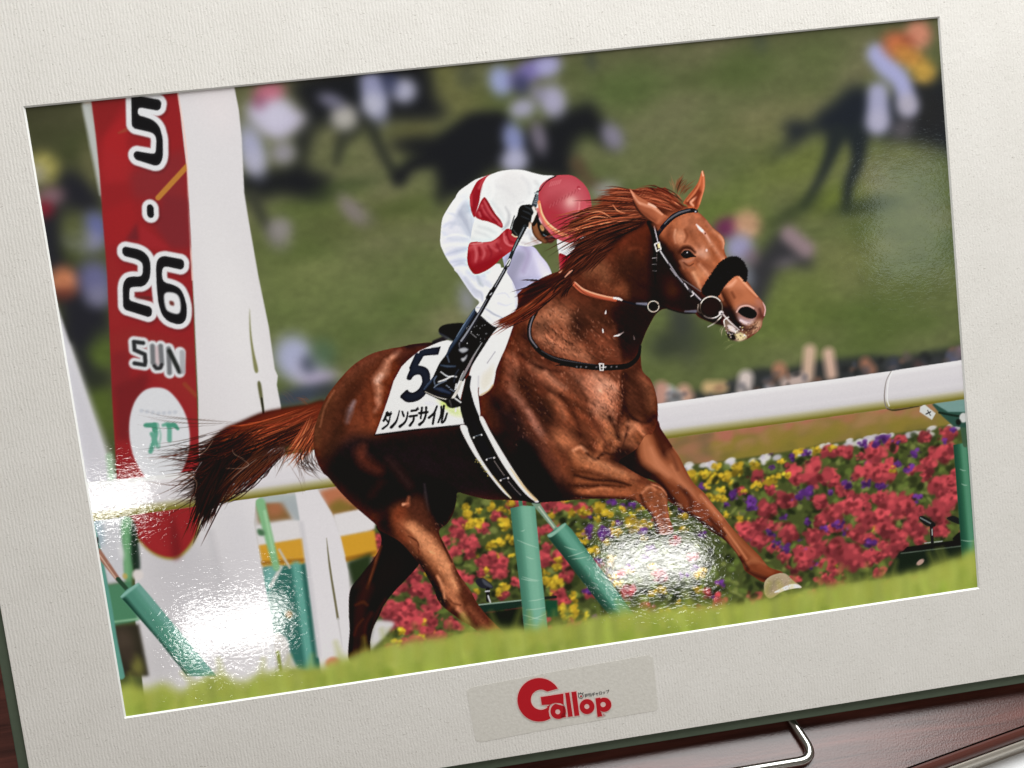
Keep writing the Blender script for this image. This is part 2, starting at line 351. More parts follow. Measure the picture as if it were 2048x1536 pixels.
# ---- spectators above the right rail
fill('K', [-700, 1480, 0, 1500, 200, 1430, 420, 1330, 640, 1330, 880, 1270, 1100, 1250, 1300, 1230, 1500, 1240, 1700, 1200, 1900, 1170, 2000, 1150, 2000, 1400, 0, 1700, -700, 1800], (44, 47, 50), 7, .95, lab=CROWD)
for pts, w, c in (([815, 1200, 800, 1390], 27, (206, 172, 148)), ([955, 1220, 978, 1370], 25, (210, 172, 152)), ([340, 1400, 330, 1500], 32, (214, 198, 192)),
                  ([590, 1335, 596, 1350], 30, (168, 118, 92)), ([640, 1440, 760, 1410], 26, (196, 172, 164)), ([60, 1470, 160, 1470], 26, (204, 170, 120)),
                  ([1230, 1290, 1270, 1340], 24, (156, 106, 84)), ([1440, 1290, 1440, 1330], 24, (62, 66, 78)), ([1880, 1240, 1960, 1220], 24, (112, 112, 146)), ([1940, 1190, 1960, 1200], 12, (150, 116, 130)),
                  ([-120, 1500, -100, 1540], 30, (196, 152, 130)), ([-240, 1520, -200, 1550], 34, (204, 204, 206)), ([-290, 1480, -296, 1560], 30, (190, 140, 124)), ([510, 1470, 530, 1480], 14, (176, 176, 186)), ([1620, 1300, 1650, 1320], 16, (80, 62, 62))):
    stroke('K', pts, w, c, 9, .95, lab=CROWD)
for i in range(46):
    x = rng.uniform(-250, 1950); y = 1545-(x+100)*.158+rng.uniform(-70, 40)
    spot('K', x, y, rng.uniform(18, 44), rng.uniform(16, 36), ((60, 62, 66), (30, 32, 34), (128, 92, 76), (76, 78, 88), (96, 84, 80))[i % 5], .55, soft=.9)
g = IMG.copy(); blur_canvas(3.0); k = np.clip((yy-.55)/.1, 0, 1)[..., None]; IMG[:] = g*(1-k)+IMG*k
# ---- flower bank behind the right rail, seen under it
fill('O', [1290, 880, 1500, 850, 1700, 815, 1960, 770, 1960, 880, 1700, 905, 1500, 930, 1330, 960], (146, 122, 62), 4, sm=False, lab=BED)
for i in range(260):
    x = rng.uniform(1330, 1950); t = rng.uniform(0, 1); y = 870-(x-1330)*.153+t*70
    c = ((196, 118, 88), (188, 112, 92), (172, 130, 84), (150, 128, 52), (142, 128, 48), (120, 108, 50))[min(5, int(t*4.2+rng.uniform(0, 1.8)))]
    if x < 1420: c = ((168, 116, 84), (130, 104, 74), (150, 110, 70))[i % 3]
    spot('O', x, y, rng.uniform(8, 20), rng.uniform(6, 11), c, .6, soft=.9)
# ---- main flower bed
BEDP = [700, 1010, 900, 985, 1330, 930, 1420, 926, 1560, 905, 1700, 880, 1850, 858, 1960, 840, 2000, 1300, 1500, 1320, 900, 1400, 640, 1400, 700, 1200]
fill('O', BEDP, (74, 84, 40), 2, sm=False, lab=BED)
bm = mask('O', BEDP, False, 2)
def bedtop(x): return np.interp(x, [640, 900, 1330, 1420, 1560, 1700, 1850, 1960], [1030, 985, 930, 926, 905, 880, 858, 840])
for i in range(2600):
    x = rng.uniform(640, 1960); y = bedtop(x)+6+rng.uniform(0, 330)
    c = ((48, 56, 28), (60, 74, 34), (92, 108, 46), (116, 136, 58), (140, 150, 74), (38, 44, 26), (84, 96, 44))[rng.integers(7)]
    spot('O', x, y, rng.uniform(4, 11), rng.uniform(3, 8), c, .75, rng.uniform(-60, 60), .5, bm)
# pale row at the back of the bed
for i in range(70):
    x = rng.uniform(1370, 1935); y = bedtop(x)+rng.uniform(0, 14)
    spot('O', x, y, rng.uniform(5, 12), rng.uniform(4, 7), ((232, 228, 232), (214, 206, 222), (226, 222, 214))[i % 3], .85, soft=.4)
RED, YEL, PUR = (182, 60, 66), (212, 168, 34), (98, 44, 128)
def bloom(x, y, r, col, n=7, z='O', dark=.75):
    """one flower head: lobes round a centre"""
    col = np.array(col, float); k = rng.uniform(.78, 1.08); n = int(n*1.35); r = r*1.12
    for j in range(n):
        an = rng.uniform(0, 6.28); d = r*rng.uniform(.1, .75)
        f = 1-.2*math.sin(an)+rng.normal()*.12
        spot(z, x+d*math.cos(an), y+d*.8*math.sin(an), r*rng.uniform(.26, .45), r*rng.uniform(.22, .38), np.clip(col*k*f+(0, 4, 6), 0, 255), .9, rng.uniform(-50, 50), .35, bm)
    for j in range(n//2):
        an = rng.uniform(0, 6.28); d = r*rng.uniform(.2, 1.0); f = (1.25, .5)[j % 2]
        spot(z, x+d*math.cos(an), y+d*.8*math.sin(an), r*rng.uniform(.14, .26), r*rng.uniform(.1, .2), np.clip(col*f+(14 if f > 1 else 0), 0, 255), .6, rng.uniform(-50, 50), .5, bm)
def dens(x, y):
    """chances of red, yellow, purple at a place in the bed"""
    r = (y-bedtop(x))/300
    if x < 1150: return .5+.2*r, .45-.1*r, .05
    if x < 1420: return .12+.3*max(0, r-.55), .62, .26
    e = min(1, (x-1420)/330)
    return .15+.75*e*min(1, .35+2*r), max(.04, .62-1.5*e-.5*r), .2
for i in range(430):
    x = rng.uniform(660, 1950); y = bedtop(x)+8+rng.uniform(0, 1)**.9*320
    pr, py, pp = dens(x, y); u = rng.uniform(0, 1)
    if u < pr: bloom(x, y, rng.uniform(12, 21), RED, 9)
    elif u < pr+py: bloom(x, y, rng.uniform(8, 15), YEL, 5)
    elif u < pr+py+pp: bloom(x, y, rng.uniform(7, 13), PUR, 5)
    if True:
        xa = rng.uniform(660, 1950); ya = bedtop(xa)+10+rng.uniform(0, 300)
        spot('O', xa, ya, rng.uniform(5, 14), rng.uniform(4, 9), ((50, 62, 30), (104, 124, 52), (28, 34, 20), (30, 38, 22))[i % 4], .85, rng.uniform(-70, 70), .4, bm)
# the heads one can pick out in the photograph's bed
for x, y, r in ((540, 1010, 60), (660, 1080, 75), (720, 920, 75), (860, 920, 100), (950, 760, 60), (1060, 770, 70), (1260, 780, 90), (1170, 900, 80), (1310, 920, 85), (1590, 660, 60),
                (1720, 760, 90), (1620, 860, 70), (1700, 980, 90), (1780, 950, 60), (890, 1100, 70), (530, 1150, 80), (1120, 1140, 80), (980, 1190, 80), (1300, 1070, 60), (1400, 1130, 110), (1480, 1150, 80),
                (1300, 1200, 80), (1200, 1230, 80), (1700, 1160, 90), (1780, 1100, 70), (1120, 1310, 70), (850, 1320, 70), (670, 1310, 90), (480, 1270, 60), (370, 1310, 80), (480, 1370, 80), (1330, 1300, 90), (1540, 1280, 90),
                (1700, 1310, 60), (860, 1410, 80), (1000, 1420, 100), (1380, 1440, 70), (800, 1490, 90), (1100, 1480, 110), (1240, 1470, 60), (1430, 1360, 80)):
    bloom(x, y, r*1.02, RED, 12, 'R')
for x, y, r in ((30, 930, 60), (240, 940, 55), (180, 870, 40), (320, 880, 60), (450, 850, 45), (620, 830, 35), (730, 760, 60), (860, 740, 50), (960, 730, 40), (540, 960, 60), (460, 990, 45), (600, 930, 35), (370, 1030, 32), (200, 1080, 45), (250, 1190, 30), (130, 1060, 40), (660, 920, 35), (210, 1020, 40)):
    bloom(x, y, r, YEL, 6, 'R')
for x, y, r in ((560, 755, 35), (700, 800, 35), (790, 770, 35), (1180, 710, 40), (1330, 660, 60), (1260, 710, 40), (1420, 700, 20), (1530, 770, 45), (1420, 840, 35), (1490, 880, 45), (1080, 980, 45), (1200, 980, 40), (1290, 990, 50), (1550, 1080, 40), (790, 1040, 60), (740, 1075, 45), (290, 1055, 50),
                (410, 1110, 45), (420, 1140, 40), (250, 1120, 28), (560, 870, 25), (650, 1420, 42), (1000, 1260, 40), (800, 1240, 35), (960, 1040, 25), (1800, 610, 30), (1220, 1390, 50), (540, 1310, 30)):
    bloom(x, y, r, PUR, 6, 'R')
for x, y, r in ((400, 840, 45), (500, 790, 40), (560, 840, 45), (740, 900, 55), (390, 980, 45), (670, 820, 35), (830, 910, 45), (800, 800, 40), (220, 1205, 35), (200, 1310, 60), (160, 1300, 40), (630, 960, 32), (980, 830, 40), (1080, 860, 40), (600, 1270, 35), (640, 1320, 40), (250, 1480, 45)):
    bloom(x, y, r, YEL, 6, 'F')
for x, y, r in ((1120, 700, 70), (60, 460, 80), (80, 380, 60), (260, 420, 60), (160, 620, 70), (60, 600, 60), (330, 650, 80), (420, 720, 80), (380, 780, 60), (180, 540, 60), (730, 660, 70), (760, 570, 50), (140, 820, 60), (720, 440, 50), (820, 250, 60), (900, 250, 60), (760, 250, 60), (1560, 1030, 60)):
    bloom(x, y, r, RED, 8, 'P')
for x, y, r in ((1440, 400, 70), (1430, 330, 50), (1050, 460, 50), (1050, 290, 55), (1180, 270, 55), (1240, 310, 45), (480, 220, 40), (330, 250, 50), (400, 260, 40), (130, 250, 50), (230, 280, 30), (430, 370, 60), (440, 400, 50), (220, 370, 60), (150, 390, 50), (480, 510, 50), (380, 520, 60), (320, 560, 50), (420, 880, 55), (380, 920, 40), (210, 910, 35), (840, 720, 45), (820, 840, 60), (760, 830, 40), (880, 1060, 45), (900, 1120, 30)):
    bloom(x, y, r, YEL, 6, 'P')
for x, y, r in ((440, 960, 50), (540, 985, 60), (800, 965, 40), (640, 905, 25), (735, 780, 35), (590, 760, 40), (500, 1165, 30), (830, 1145, 35)):
    bloom(x, y, r, PUR, 6, 'F')
for x, y, r in ((820, 960, 70), (760, 1070, 60), (850, 980, 60), (640, 1150, 80), (720, 1120, 60), (790, 1200, 80), (920, 1030, 50), (1040, 1210, 60), (900, 1270, 60), (620, 1380, 40), (1000, 1290, 60), (960, 1340, 70)):
    bloom(x, y, r, RED, 9, 'N')
blurbed = bm > .5
g = IMG.copy(); blur_canvas(1.0); IMG[:] = np.where(blurbed[..., None], IMG, g)
# small black lamps and the dark box at the right, and the box behind the padded posts
fill('R', [1430, 1440, 1850, 1390, 1900, 1560, 1300, 1640], (22, 34, 24), 2, sm=False)
fill('R', [1480, 1410, 1850, 1360, 1850, 1400, 1440, 1450], (16, 18, 18), .8, sm=False); stroke('R', [1440, 1455, 1850, 1405], 2, (96, 110, 96), 1); stroke('R', [1600, 1385, 1720, 1372], 2, (190, 196, 190), .6)
fill('R', [1560, 1215, 1590, 1200, 1670, 1250, 1660, 1275, 1600, 1260], (24, 26, 26), .6); stroke('R', [1570, 1212, 1640, 1250], 2.4, (130, 140, 140), .6); stroke('R', [1645, 1270, 1652, 1380], 7, (26, 26, 28), .6); stroke('R', [1650, 1290, 1652, 1330], 2, (200, 200, 200), .5)
fill('R', [1750, 1215, 1800, 1200, 1850, 1230, 1850, 1260, 1790, 1240], (26, 28, 30), .6); fill('R', [1790, 1360, 1840, 1310, 1850, 1370], (18, 20, 20), .8); spot('R', 1570, 1515, 32, 18, (214, 170, 160), .9, -20, .3)
fill('P', [225, 1025, 560, 980, 570, 1040, 240, 1085], (22, 46, 36), .8, sm=False); stroke('P', [230, 1020, 560, 985], 2.5, (150, 176, 160), .6)
fill('P', [240, 1085, 570, 1040, 600, 1240, 300, 1260], (18, 26, 18), 2, sm=False); fill('P', [745, 985, 845, 985, 850, 1110, 760, 1120], (22, 74, 48), 1.5, sm=False); stroke('P', [740, 968, 830, 958], 6, (30, 36, 30), .8)
fill('P', [200, 830, 260, 810, 335, 870, 325, 895, 240, 885], (34, 36, 46), .6); fill('P', [255, 815, 330, 870, 325, 885, 270, 860], (84, 88, 100), .8, .8); stroke('P', [298, 900, 300, 985], 8, (20, 20, 22), .6); stroke('P', [280, 915, 310, 912], 3, (210, 210, 214), .5); stroke('P', [300, 950, 318, 1000], 3, (220, 220, 222), .5)
# ---- padded posts
def padpost(z, pts, axis, w, lo, mid, hi, seed, creases=()):
    m = mask(z, pts, False)
    fill(z, pts, mid, .4, sm=False, lab=POST)
    a = np.array(axis, float); d = (a[2:]-a[:2]); nv = np.array([-d[1], d[0]])/np.hypot(*d)
    if nv[0] > 0: nv = -nv
    for o, c, ww, al in ((.5, lo, .34, .95), (.3, lo, .3, .6), (-.15, hi, .4, .7), (-.45, mid, .12, .6)):
        q = np.r_[a[:2]+nv*w*o, a[2:]+nv*w*o]
        stroke(z, q, w*ww/DZ[z][2], c, w*.1/DZ[z][2], al, clip=m)
    for (x0, y0, x1, y1) in creases: stroke(z, [x0, y0, (x0+x1)/2, (y0+y1)/2+4, x1, y1], [1, 2, 1], (176, 206, 186), .5, .7, clip=m)
stroke('P', [550, 180, 560, 250], 8, (70, 130, 100), .6); stroke('P', [670, 215, 750, 320, 830, 420], [14, 10, 9], (128, 158, 134), .8); stroke('P', [700, 250, 760, 330, 820, 410], 3, (206, 220, 200), .6, .8)
padpost('P', [475, 262, 570, 240, 670, 245, 700, 560, 730, 850, 775, 1260, 590, 1270, 555, 900, 505, 520], [575, 250, 680, 1260], 195, (58, 112, 92), (98, 158, 134), (124, 180, 154), 1,
        [(530, 510, 690, 570), (600, 640, 660, 660), (570, 800, 700, 830), (560, 815, 690, 835), (620, 990, 740, 970), (600, 1060, 760, 1040), (580, 1100, 740, 1140), (620, 1140, 760, 1090), (590, 1170, 700, 1180), (560, 440, 590, 430)])
padpost('P', [768, 470, 830, 420, 905, 375, 960, 430, 1460, 1110, 1290, 1140, 1160, 990, 900, 650, 780, 500], [850, 430, 1370, 1120], 185, (24, 58, 46), (66, 128, 106), (106, 168, 146), 2,
        [(900, 560, 1000, 590), (930, 640, 1060, 600), (960, 660, 1090, 640), (1180, 800, 1240, 870), (1260, 860, 1330, 930)])
fill('P', [768, 470, 830, 435, 900, 380, 912, 392, 850, 450, 790, 490], (132, 178, 158), .8)
padpost('R', [1795, 715, 1850, 705, 1905, 705, 1920, 900, 1960, 1300, 1985, 1560, 1860, 1560, 1830, 1150], [1850, 700, 1920, 1560], 105, (24, 70, 52), (52, 112, 82), (88, 148, 118), 3, [(1850, 980, 1890, 990), (1850, 1365, 1940, 1370), (1840, 880, 1880, 890)])
# bracket under the right rail
stroke('R', [1860, 560, 1880, 710], 14, (64, 96, 70), .8)
fill('R', [1650, 440, 1740, 400, 1900, 380, 1910, 500, 1900, 600, 1800, 590, 1720, 520], (46, 84, 72), .8, sm=False); fill('R', [1660, 430, 1880, 395, 1895, 490, 1760, 490], (124, 164, 158), .8, sm=False); stroke('R', [1700, 495, 1840, 520, 1900, 500], 5, (24, 44, 34), .8)
fill('R', [1570, 455, 1600, 440, 1675, 500, 1650, 545, 1565, 490], (222, 224, 220), .6, sm=False); stroke('R', [1610, 505, 1640, 490], 2.6, (40, 40, 40), .4); stroke('R', [1620, 480, 1640, 515], 2, (60, 60, 60), .4)
spot('R', 1865, 530, 32, 36, (228, 228, 226), .95, soft=.2); spot('R', 1830, 560, 20, 24, (20, 24, 20), .9, soft=.4); stroke('R', [1500, 455, 1580, 445], 2, (60, 50, 40), .6)
# ---- right rail
def rail(z, top, bot, yb=.76):
    top = np.array(top, float).reshape(-1, 2); bot = np.array(bot, float).reshape(-1, 2)[::-1]
    poly = np.r_[top, bot]; m = mask(z, poly, False)
    fill(z, poly, (218, 214, 218), .5, sm=False, lab=RAIL)
    B2 = bot[::-1]; sc = DZ[z][2]
    for f, c, w, bl, al in ((.04, (232, 230, 232), 12, 4, .8), (.5, (208, 204, 210), 22, 9, .5), (.74, (198, 194, 198), 12, 6, .7), (.93, (176, 166, 104), 16, 10, .7), (1.0, (120, 112, 34), 19, 10, 1.), (1.0, (110, 102, 26), 6, 4, .8)):
        n = min(len(top), len(B2)); tt = np.array([np.interp(np.linspace(0, 1, 8), np.linspace(0, 1, len(top)), top[:, k]) for k in (0, 1)]).T
        bb = np.array([np.interp(np.linspace(0, 1, 8), np.linspace(0, 1, len(B2)), B2[:, k]) for k in (0, 1)]).T
        stroke(z, tt*(1-f)+bb*f, w, c, bl, al, clip=m)
rail('R', [-260, 440, 0, 405, 500, 330, 1000, 265, 1370, 212, 1420, 203, 1950, 122], [-260, 688, 0, 650, 700, 560, 1340, 470, 1400, 470, 1950, 392])
stroke('R', [1372, 212, 1338, 280, 1325, 380, 1335, 450, 1360, 472], [1.4, 1.6, 2.4, 3, 3], (128, 118, 112), .6); stroke('R', [1380, 215, 1352, 290, 1345, 400, 1358, 450], 2.4, (240, 240, 240), .8, .8); stroke('R', [1345, 470, 1400, 478, 1560, 452], [2, 4, 2], (60, 56, 30), .8)
# ---- behind and left of the hind legs
fill('L', [1240, 300, 1640, 260, 2060, 220, 2060, 1300, 1880, 1500, 1240, 1500], (196, 192, 192), 3, sm=False)
fill('L', [1700, 280, 1830, 245, 2020, 400, 1990, 420, 1790, 440], (182, 110, 76), 4, sm=False); fill('L', [1760, 380, 1840, 330, 1960, 390, 1990, 410, 1790, 445], (128, 104, 44), 5, sm=False)
fill('L', [1270, 340, 1460, 330, 1520, 470, 1290, 500], (132, 96, 54), 4, sm=False); spot('L', 1400, 400, 60, 50, (170, 104, 70), .8, soft=.8); fill('L', [1270, 310, 1560, 300, 1560, 350, 1280, 365], (168, 178, 178), 3, sm=False); fill('L', [1430, 340, 1580, 320, 1600, 560, 1530, 470], (160, 168, 172), 5, sm=False)
fill('L', [1270, 520, 1480, 480, 1590, 480, 1600, 600, 1290, 650], (214, 210, 212), 2, sm=False, lab=RAIL); fill('L', [1800, 440, 1990, 400, 2100, 440, 2080, 540, 1840, 590], (216, 212, 214), 2, sm=False, lab=RAIL)
fill('L', [1290, 650, 1600, 600, 1610, 780, 1320, 800], (206, 150, 42), 2, sm=False, lab=RAIL); fill('L', [1840, 590, 2080, 545, 2100, 720, 1890, 765], (206, 150, 38), 2, sm=False, lab=RAIL); stroke('L', [1320, 770, 1600, 750], 8, (160, 108, 30), 3); stroke('L', [1880, 745, 2080, 700], 9, (166, 110, 28), 3)
fill('L', [1320, 800, 1620, 775, 1690, 1200, 1710, 1500, 1560, 1500, 1440, 1260, 1380, 1240], (44, 104, 94), 2.5, sm=False, lab=POST)
stroke('L', [1545, 790, 1590, 1100, 1640, 1480], 18, (96, 164, 150), 5, .9); stroke('L', [1610, 790, 1650, 1150, 1690, 1450], 12, (34, 90, 80), 4, .8); fill('L', [1330, 810, 1420, 810, 1370, 930, 1345, 990], (110, 168, 160), 4)
fill('L', [1890, 765, 2060, 700, 2060, 900, 1930, 930], (40, 56, 30), 4, sm=False); stroke('L', [1440, 800, 1370, 930], 8, (206, 204, 200), 2.5, .9); stroke('L', [1430, 680, 1500, 800], 5, (190, 180, 160), 2)
stroke('L', [1300, 360, 1350, 560, 1410, 800], [20, 17, 14], (124, 178, 128), 3, lab=POST); stroke('L', [1330, 420, 1390, 700], 5, (164, 208, 164), 3, .8)
fill('L', [1280, 540, 1320, 545, 1330, 580, 1290, 580], (70, 110, 76), 2); fill('L', [1400, 1260, 1470, 1270, 1500, 1350, 1490, 1540, 1410, 1540], (196, 192, 190), 2.5); stroke('L', [1420, 1380, 1440, 1500], 7, (130, 140, 60), 2.5); spot('L', 1495, 1120, 26, 28, (196, 140, 90), .8, soft=.7)
# ---- winning post (tower)
white = (220, 216, 219)
fill('B', [250, 120, 270, 200, 690, 1460, 790, 1700, 560, 2000, 440, 1800], (202, 200, 208), 2.5, sm=False, lab=TOWER)
fill('B', [400, 560, 760, 1560, 700, 1560, 360, 620], (216, 214, 220), 5, .6, sm=False)
fill('A', [495, 130, 580, 110, 640, 600, 660, 940, 600, 640, 550, 400], (176, 178, 172), 2.5, lab=TOWER); stroke('A', [520, 170, 580, 480, 640, 860], [12, 14, 5], (188, 192, 190), 4, .8); spot('A', 540, 130, 36, 20, (200, 190, 176), .9, soft=.5)
fill('A', [560, 90, 600, 400, 630, 700, 650, 1000, 690, 1500, 730, 2500, 760, 3000, 780, 3300, 1450, 3300, 1400, 2600, 1380, 2100, 1350, 1200, 1320, 700, 1250, 40, 1240, 0], (150, 34, 38), 1, sm=False, lab=TOWER)
TOWP = [353, 150, 466, 150, 470, 180, 478, 220, 484, 277, 489, 386, 497, 437, 517, 552, 538, 654, 550, 738, 556, 752, 554, 770, 562, 812, 575, 960, 512, 1000, 508, 1046, 520, 1120, 532, 1180, 548, 1264, 553, 1420, 292, 1420, 270, 1230, 272, 1090, 300, 1060, 400, 1000, 397, 800, 388, 600, 375, 350]
fill('O', TOWP, white, .8, sm=False, lab=TOWER)
tm = mask('O', TOWP, False)
for x, y, rx, ry, c, a in ((430, 200, 40, 60, (228, 220, 222), .7), (430, 450, 50, 200, (222, 219, 221), .6), (470, 640, 40, 160, (228, 225, 226), .6), (420, 900, 40, 120, (212, 208, 210), .6), (360, 1130, 90, 90, (190, 187, 192), .9), (400, 1240, 110, 110, (192, 189, 194), .8), (420, 1010, 40, 80, (212, 209, 212), .8), (490, 1100, 40, 110, (206, 203, 208), .8), (320, 1330, 40, 60, (188, 185, 188), .8)):
    spot('O', x, y, rx, ry, c, a, soft=.9, clip=tm)
stroke('L', [930, 500, 990, 760, 1060, 1200], [8, 5, 4], (204, 202, 206), 2.5, .8, clip=tm); stroke('L', [960, 560, 1030, 960, 1090, 1360], 16, (178, 175, 180), 6, .35, clip=tm)
stroke('A', [1245, 60, 1310, 500, 1330, 1000, 1360, 1536], 3, (240, 200, 190), 1, .8)
rm = mask('A', [560, 90, 600, 400, 630, 700, 650, 1000, 690, 1500, 730, 2500, 780, 3000, 1400, 3000, 1400, 2600, 1380, 2100, 1350, 1200, 1320, 700, 1250, 40], False)
for pts, c, b in (([560, 90, 830, 90, 640, 480, 600, 300], (140, 34, 36), 4), ([650, 420, 860, 180, 840, 480, 900, 600, 660, 700], (172, 36, 40), 6), ([660, 480, 900, 640, 880, 760, 650, 780], (168, 38, 42), 6), ([860, 700, 1300, 500, 1330, 1000, 1110, 900, 900, 900], (136, 42, 46), 8),
                  ([1130, 860, 1340, 900, 1350, 1290, 1190, 1290, 1060, 1120], (126, 40, 46), 6), ([950, 1100, 1190, 1290, 1020, 1290, 940, 1240], (160, 38, 44), 3), ([830, 1220, 920, 1080, 940, 1230], (112, 36, 42), 3), ([660, 1000, 880, 900, 930, 1050, 820, 1230, 690, 1300], (160, 34, 38), 6),
                  ([690, 1300, 820, 1500, 800, 1900, 700, 1900], (152, 38, 40), 6), ([700, 1950, 900, 1900, 1380, 2050, 1390, 2200, 700, 2120], (146, 40, 40), 8), ([720, 2120, 860, 2080, 880, 2340, 740, 2500], (132, 36, 40), 5), ([740, 2380, 1000, 2260, 1020, 2300, 880, 2800, 760, 2800], (118, 32, 36), 6), ([1030, 2280, 1400, 2280, 1400, 2700, 1300, 2500], (150, 40, 40), 5)):
    fill('A', pts, c, b, .9, sm=False, clip=rm)
stroke('A', [1090, 890, 1320, 640], 10, (190, 122, 50), 1.2, clip=rm); stroke('A', [780, 380, 840, 355], [3, 7], (160, 70, 50), 2, .8, clip=rm); stroke('B', [1300, 900, 1390, 990], 8, (150, 66, 40), 2.5, .8, clip=rm)
def glyph(z, strokes, w_out, w_in, ink=(24, 24, 27), edge=(222, 222, 226), clip=None, shadow=True):
    if shadow:
        for p in strokes: stroke(z, np.array(p).reshape(-1, 2)+(10, 14), w_out, (70, 30, 34), 4, .55, sm=False, clip=clip)
    for p in strokes: stroke(z, p, w_out, edge, 1.6, sm=False, clip=clip)
    for p in strokes: stroke(z, p, w_in, ink, 1.1, sm=False, clip=clip)
def rnd(p, r=5): return smooth(np.array(p, float).reshape(-1, 2), False, r).ravel()
five = [[1085, 150, 905, 110, 925, 320, 925, 320], [925, 330, 1010, 345, 1060, 375, 1090, 430, 1100, 520, 1098, 580, 1075, 603, 1040, 600, 920, 570]]
m5 = mask('A', [560, 60, 1320, 60, 1320, 1000, 560, 1000], False)
# heavy squared figures: outline first, then black
def blockglyph(z, polys, grow, ink=(24, 24, 27), edge=(224, 224, 228), holes=()):
    for p in polys:
        q = chaikin(np.array(p, float).reshape(-1, 2)); c = np.r_[q, q[:1]]
        stroke(z, c+np.array([8, 12]), grow, (74, 28, 32), 5, .5, sm=False)
    for p in polys:
        q = chaikin(np.array(p, float).reshape(-1, 2)); c = np.r_[q, q[:1]]
        fill(z, q, edge, 1.6, sm=False); stroke(z, c, grow, edge, 1.8, sm=False)
    for p in polys:
        q = chaikin(np.array(p, float).reshape(-1, 2)); fill(z, q, ink, 1.1, sm=False); stroke(z, np.r_[q, q[:1]], 3.2, ink, 1, sm=False)
blockglyph('A', [[885, 85, 1112, 128, 1100, 200, 945, 172, 922, 190, 926, 245, 990, 262, 1050, 285, 1095, 330, 1120, 420, 1122, 560, 1108, 610, 1078, 635, 905, 580, 905, 527, 1055, 552, 1078, 540, 1084, 430, 1070, 390, 1040, 370, 890, 335]], 24)
blockglyph('A', [[1008, 945, 1048, 952, 1052, 1045, 1010, 1038]], 22)
# "26": drawn on the lower sheet
two = [815, -180, 940, -155, 990, -125, 1020, -75, 1025, 0, 1015, 75, 975, 125, 880, 128, 858, 145, 856, 245, 1038, 300, 1030, 370, 822, 305, 818, 130, 835, 78, 870, 58, 950, 60, 975, 40, 978, -40, 960, -70, 925, -90, 815, -118]
six = [1130, -105, 1290, -75, 1285, -5, 1150, -35, 1118, -20, 1112, 60, 1135, 105, 1200, 120, 1260, 150, 1290, 210, 1310, 290, 1308, 370, 1290, 410, 1250, 425, 1170, 400, 1125, 350, 1098, 260, 1085, 120, 1080, -20, 1090, -80]
blockglyph('B', [two, six], 23)
fill('B', [1140, 190, 1210, 180, 1255, 215, 1268, 300, 1250, 345, 1190, 335, 1150, 300], (224, 224, 228), 1.1); fill('B', [1180, 245, 1210, 250, 1215, 280, 1185, 275], (110, 50, 44), 1.2)
fill('B', [930, 208, 1030, 212, 1030, 232, 920, 224], (96, 40, 40), 2)
# SUN
S1 = [[972, 575, 900, 566, 905, 630, 985, 665, 990, 720, 985, 748, 905, 735]]; U1 = [[1045, 600, 1050, 730, 1075, 772, 1105, 770, 1120, 740, 1110, 600]]; N1 = [[1180, 810, 1172, 620, 1258, 805, 1262, 650]]
for p in S1+U1+N1: stroke('B', p, 22, (214, 216, 220), 2.2, sm=False)
stroke('B', [1080, 620, 1082, 730], 12, (200, 176, 180), 3, .8)
for p in S1: stroke('B', p, 8, (44, 46, 48), 1.8, sm=False)
stroke('B', U1[0], 9, (112, 114, 118), 2.2, sm=False); stroke('B', [1060, 755, 1080, 775, 1108, 770, 1118, 745], 6, (40, 40, 42), 1.6, .9); stroke('B', N1[0][:4], 9, (112, 114, 118), 2.2, sm=False); stroke('B', [1180, 640, 1258, 800], 9, (40, 44, 42), 2.2); stroke('B', [1280, 650, 1285, 800], 10, (150, 150, 156), 2, .7)
# oval badge with its green mark
ov = mask('B', [1075, 925, 1170, 950, 1260, 1050, 1320, 1180, 1340, 1330, 1320, 1480, 1250, 1620, 1130, 1680, 1000, 1640, 910, 1500, 868, 1340, 866, 1180, 905, 1040, 980, 950])
fill('B', [1075, 925, 1170, 950, 1260, 1050, 1320, 1180, 1340, 1330, 1320, 1480, 1250, 1620, 1130, 1680, 1000, 1640, 910, 1500, 868, 1340, 866, 1180, 905, 1040, 980, 950], (214, 215, 220), 1.3)
for k in range(7): spot('B', 960+k*44, 1125-abs(k-3)*6+k*2, 16, 14, (176, 182, 194), .6, soft=.8, clip=ov)
GR = (70, 148, 122)
stroke('B', [985, 1225, 1000, 1222, 1075, 1222], [4, 9, 10], GR, 1.8); stroke('B', [1060, 1222, 1070, 1290, 1040, 1400, 1030, 1430], [9, 10, 9, 8], (90, 160, 138), 2); stroke('B', [1040, 1290, 1090, 1390], 8, (96, 164, 142), 2); stroke('B', [1085, 1215, 1110, 1300, 1095, 1390], 4, (150, 188, 178), 2)
stroke('B', [1130, 1222, 1175, 1222, 1180, 1340], [6, 9, 9], (100, 166, 146), 2); stroke('B', [1170, 1225, 1215, 1222, 1245, 1250], [8, 10, 6], GR, 1.6); stroke('B', [1060, 1222, 1065, 1260], 10, GR, 1.6)
# slits in the tower's edge
fill('B', [1810, 300, 1822, 480, 1845, 640, 1878, 790, 1850, 798, 1828, 660, 1810, 480], (128, 128, 82), 1.0); fill('B', [1872, 900, 1900, 898, 1925, 1110, 1912, 1112], (96, 96, 60), 1.0); stroke('B', [1905, 1010, 1920, 1130], 4, (40, 40, 30), .8)
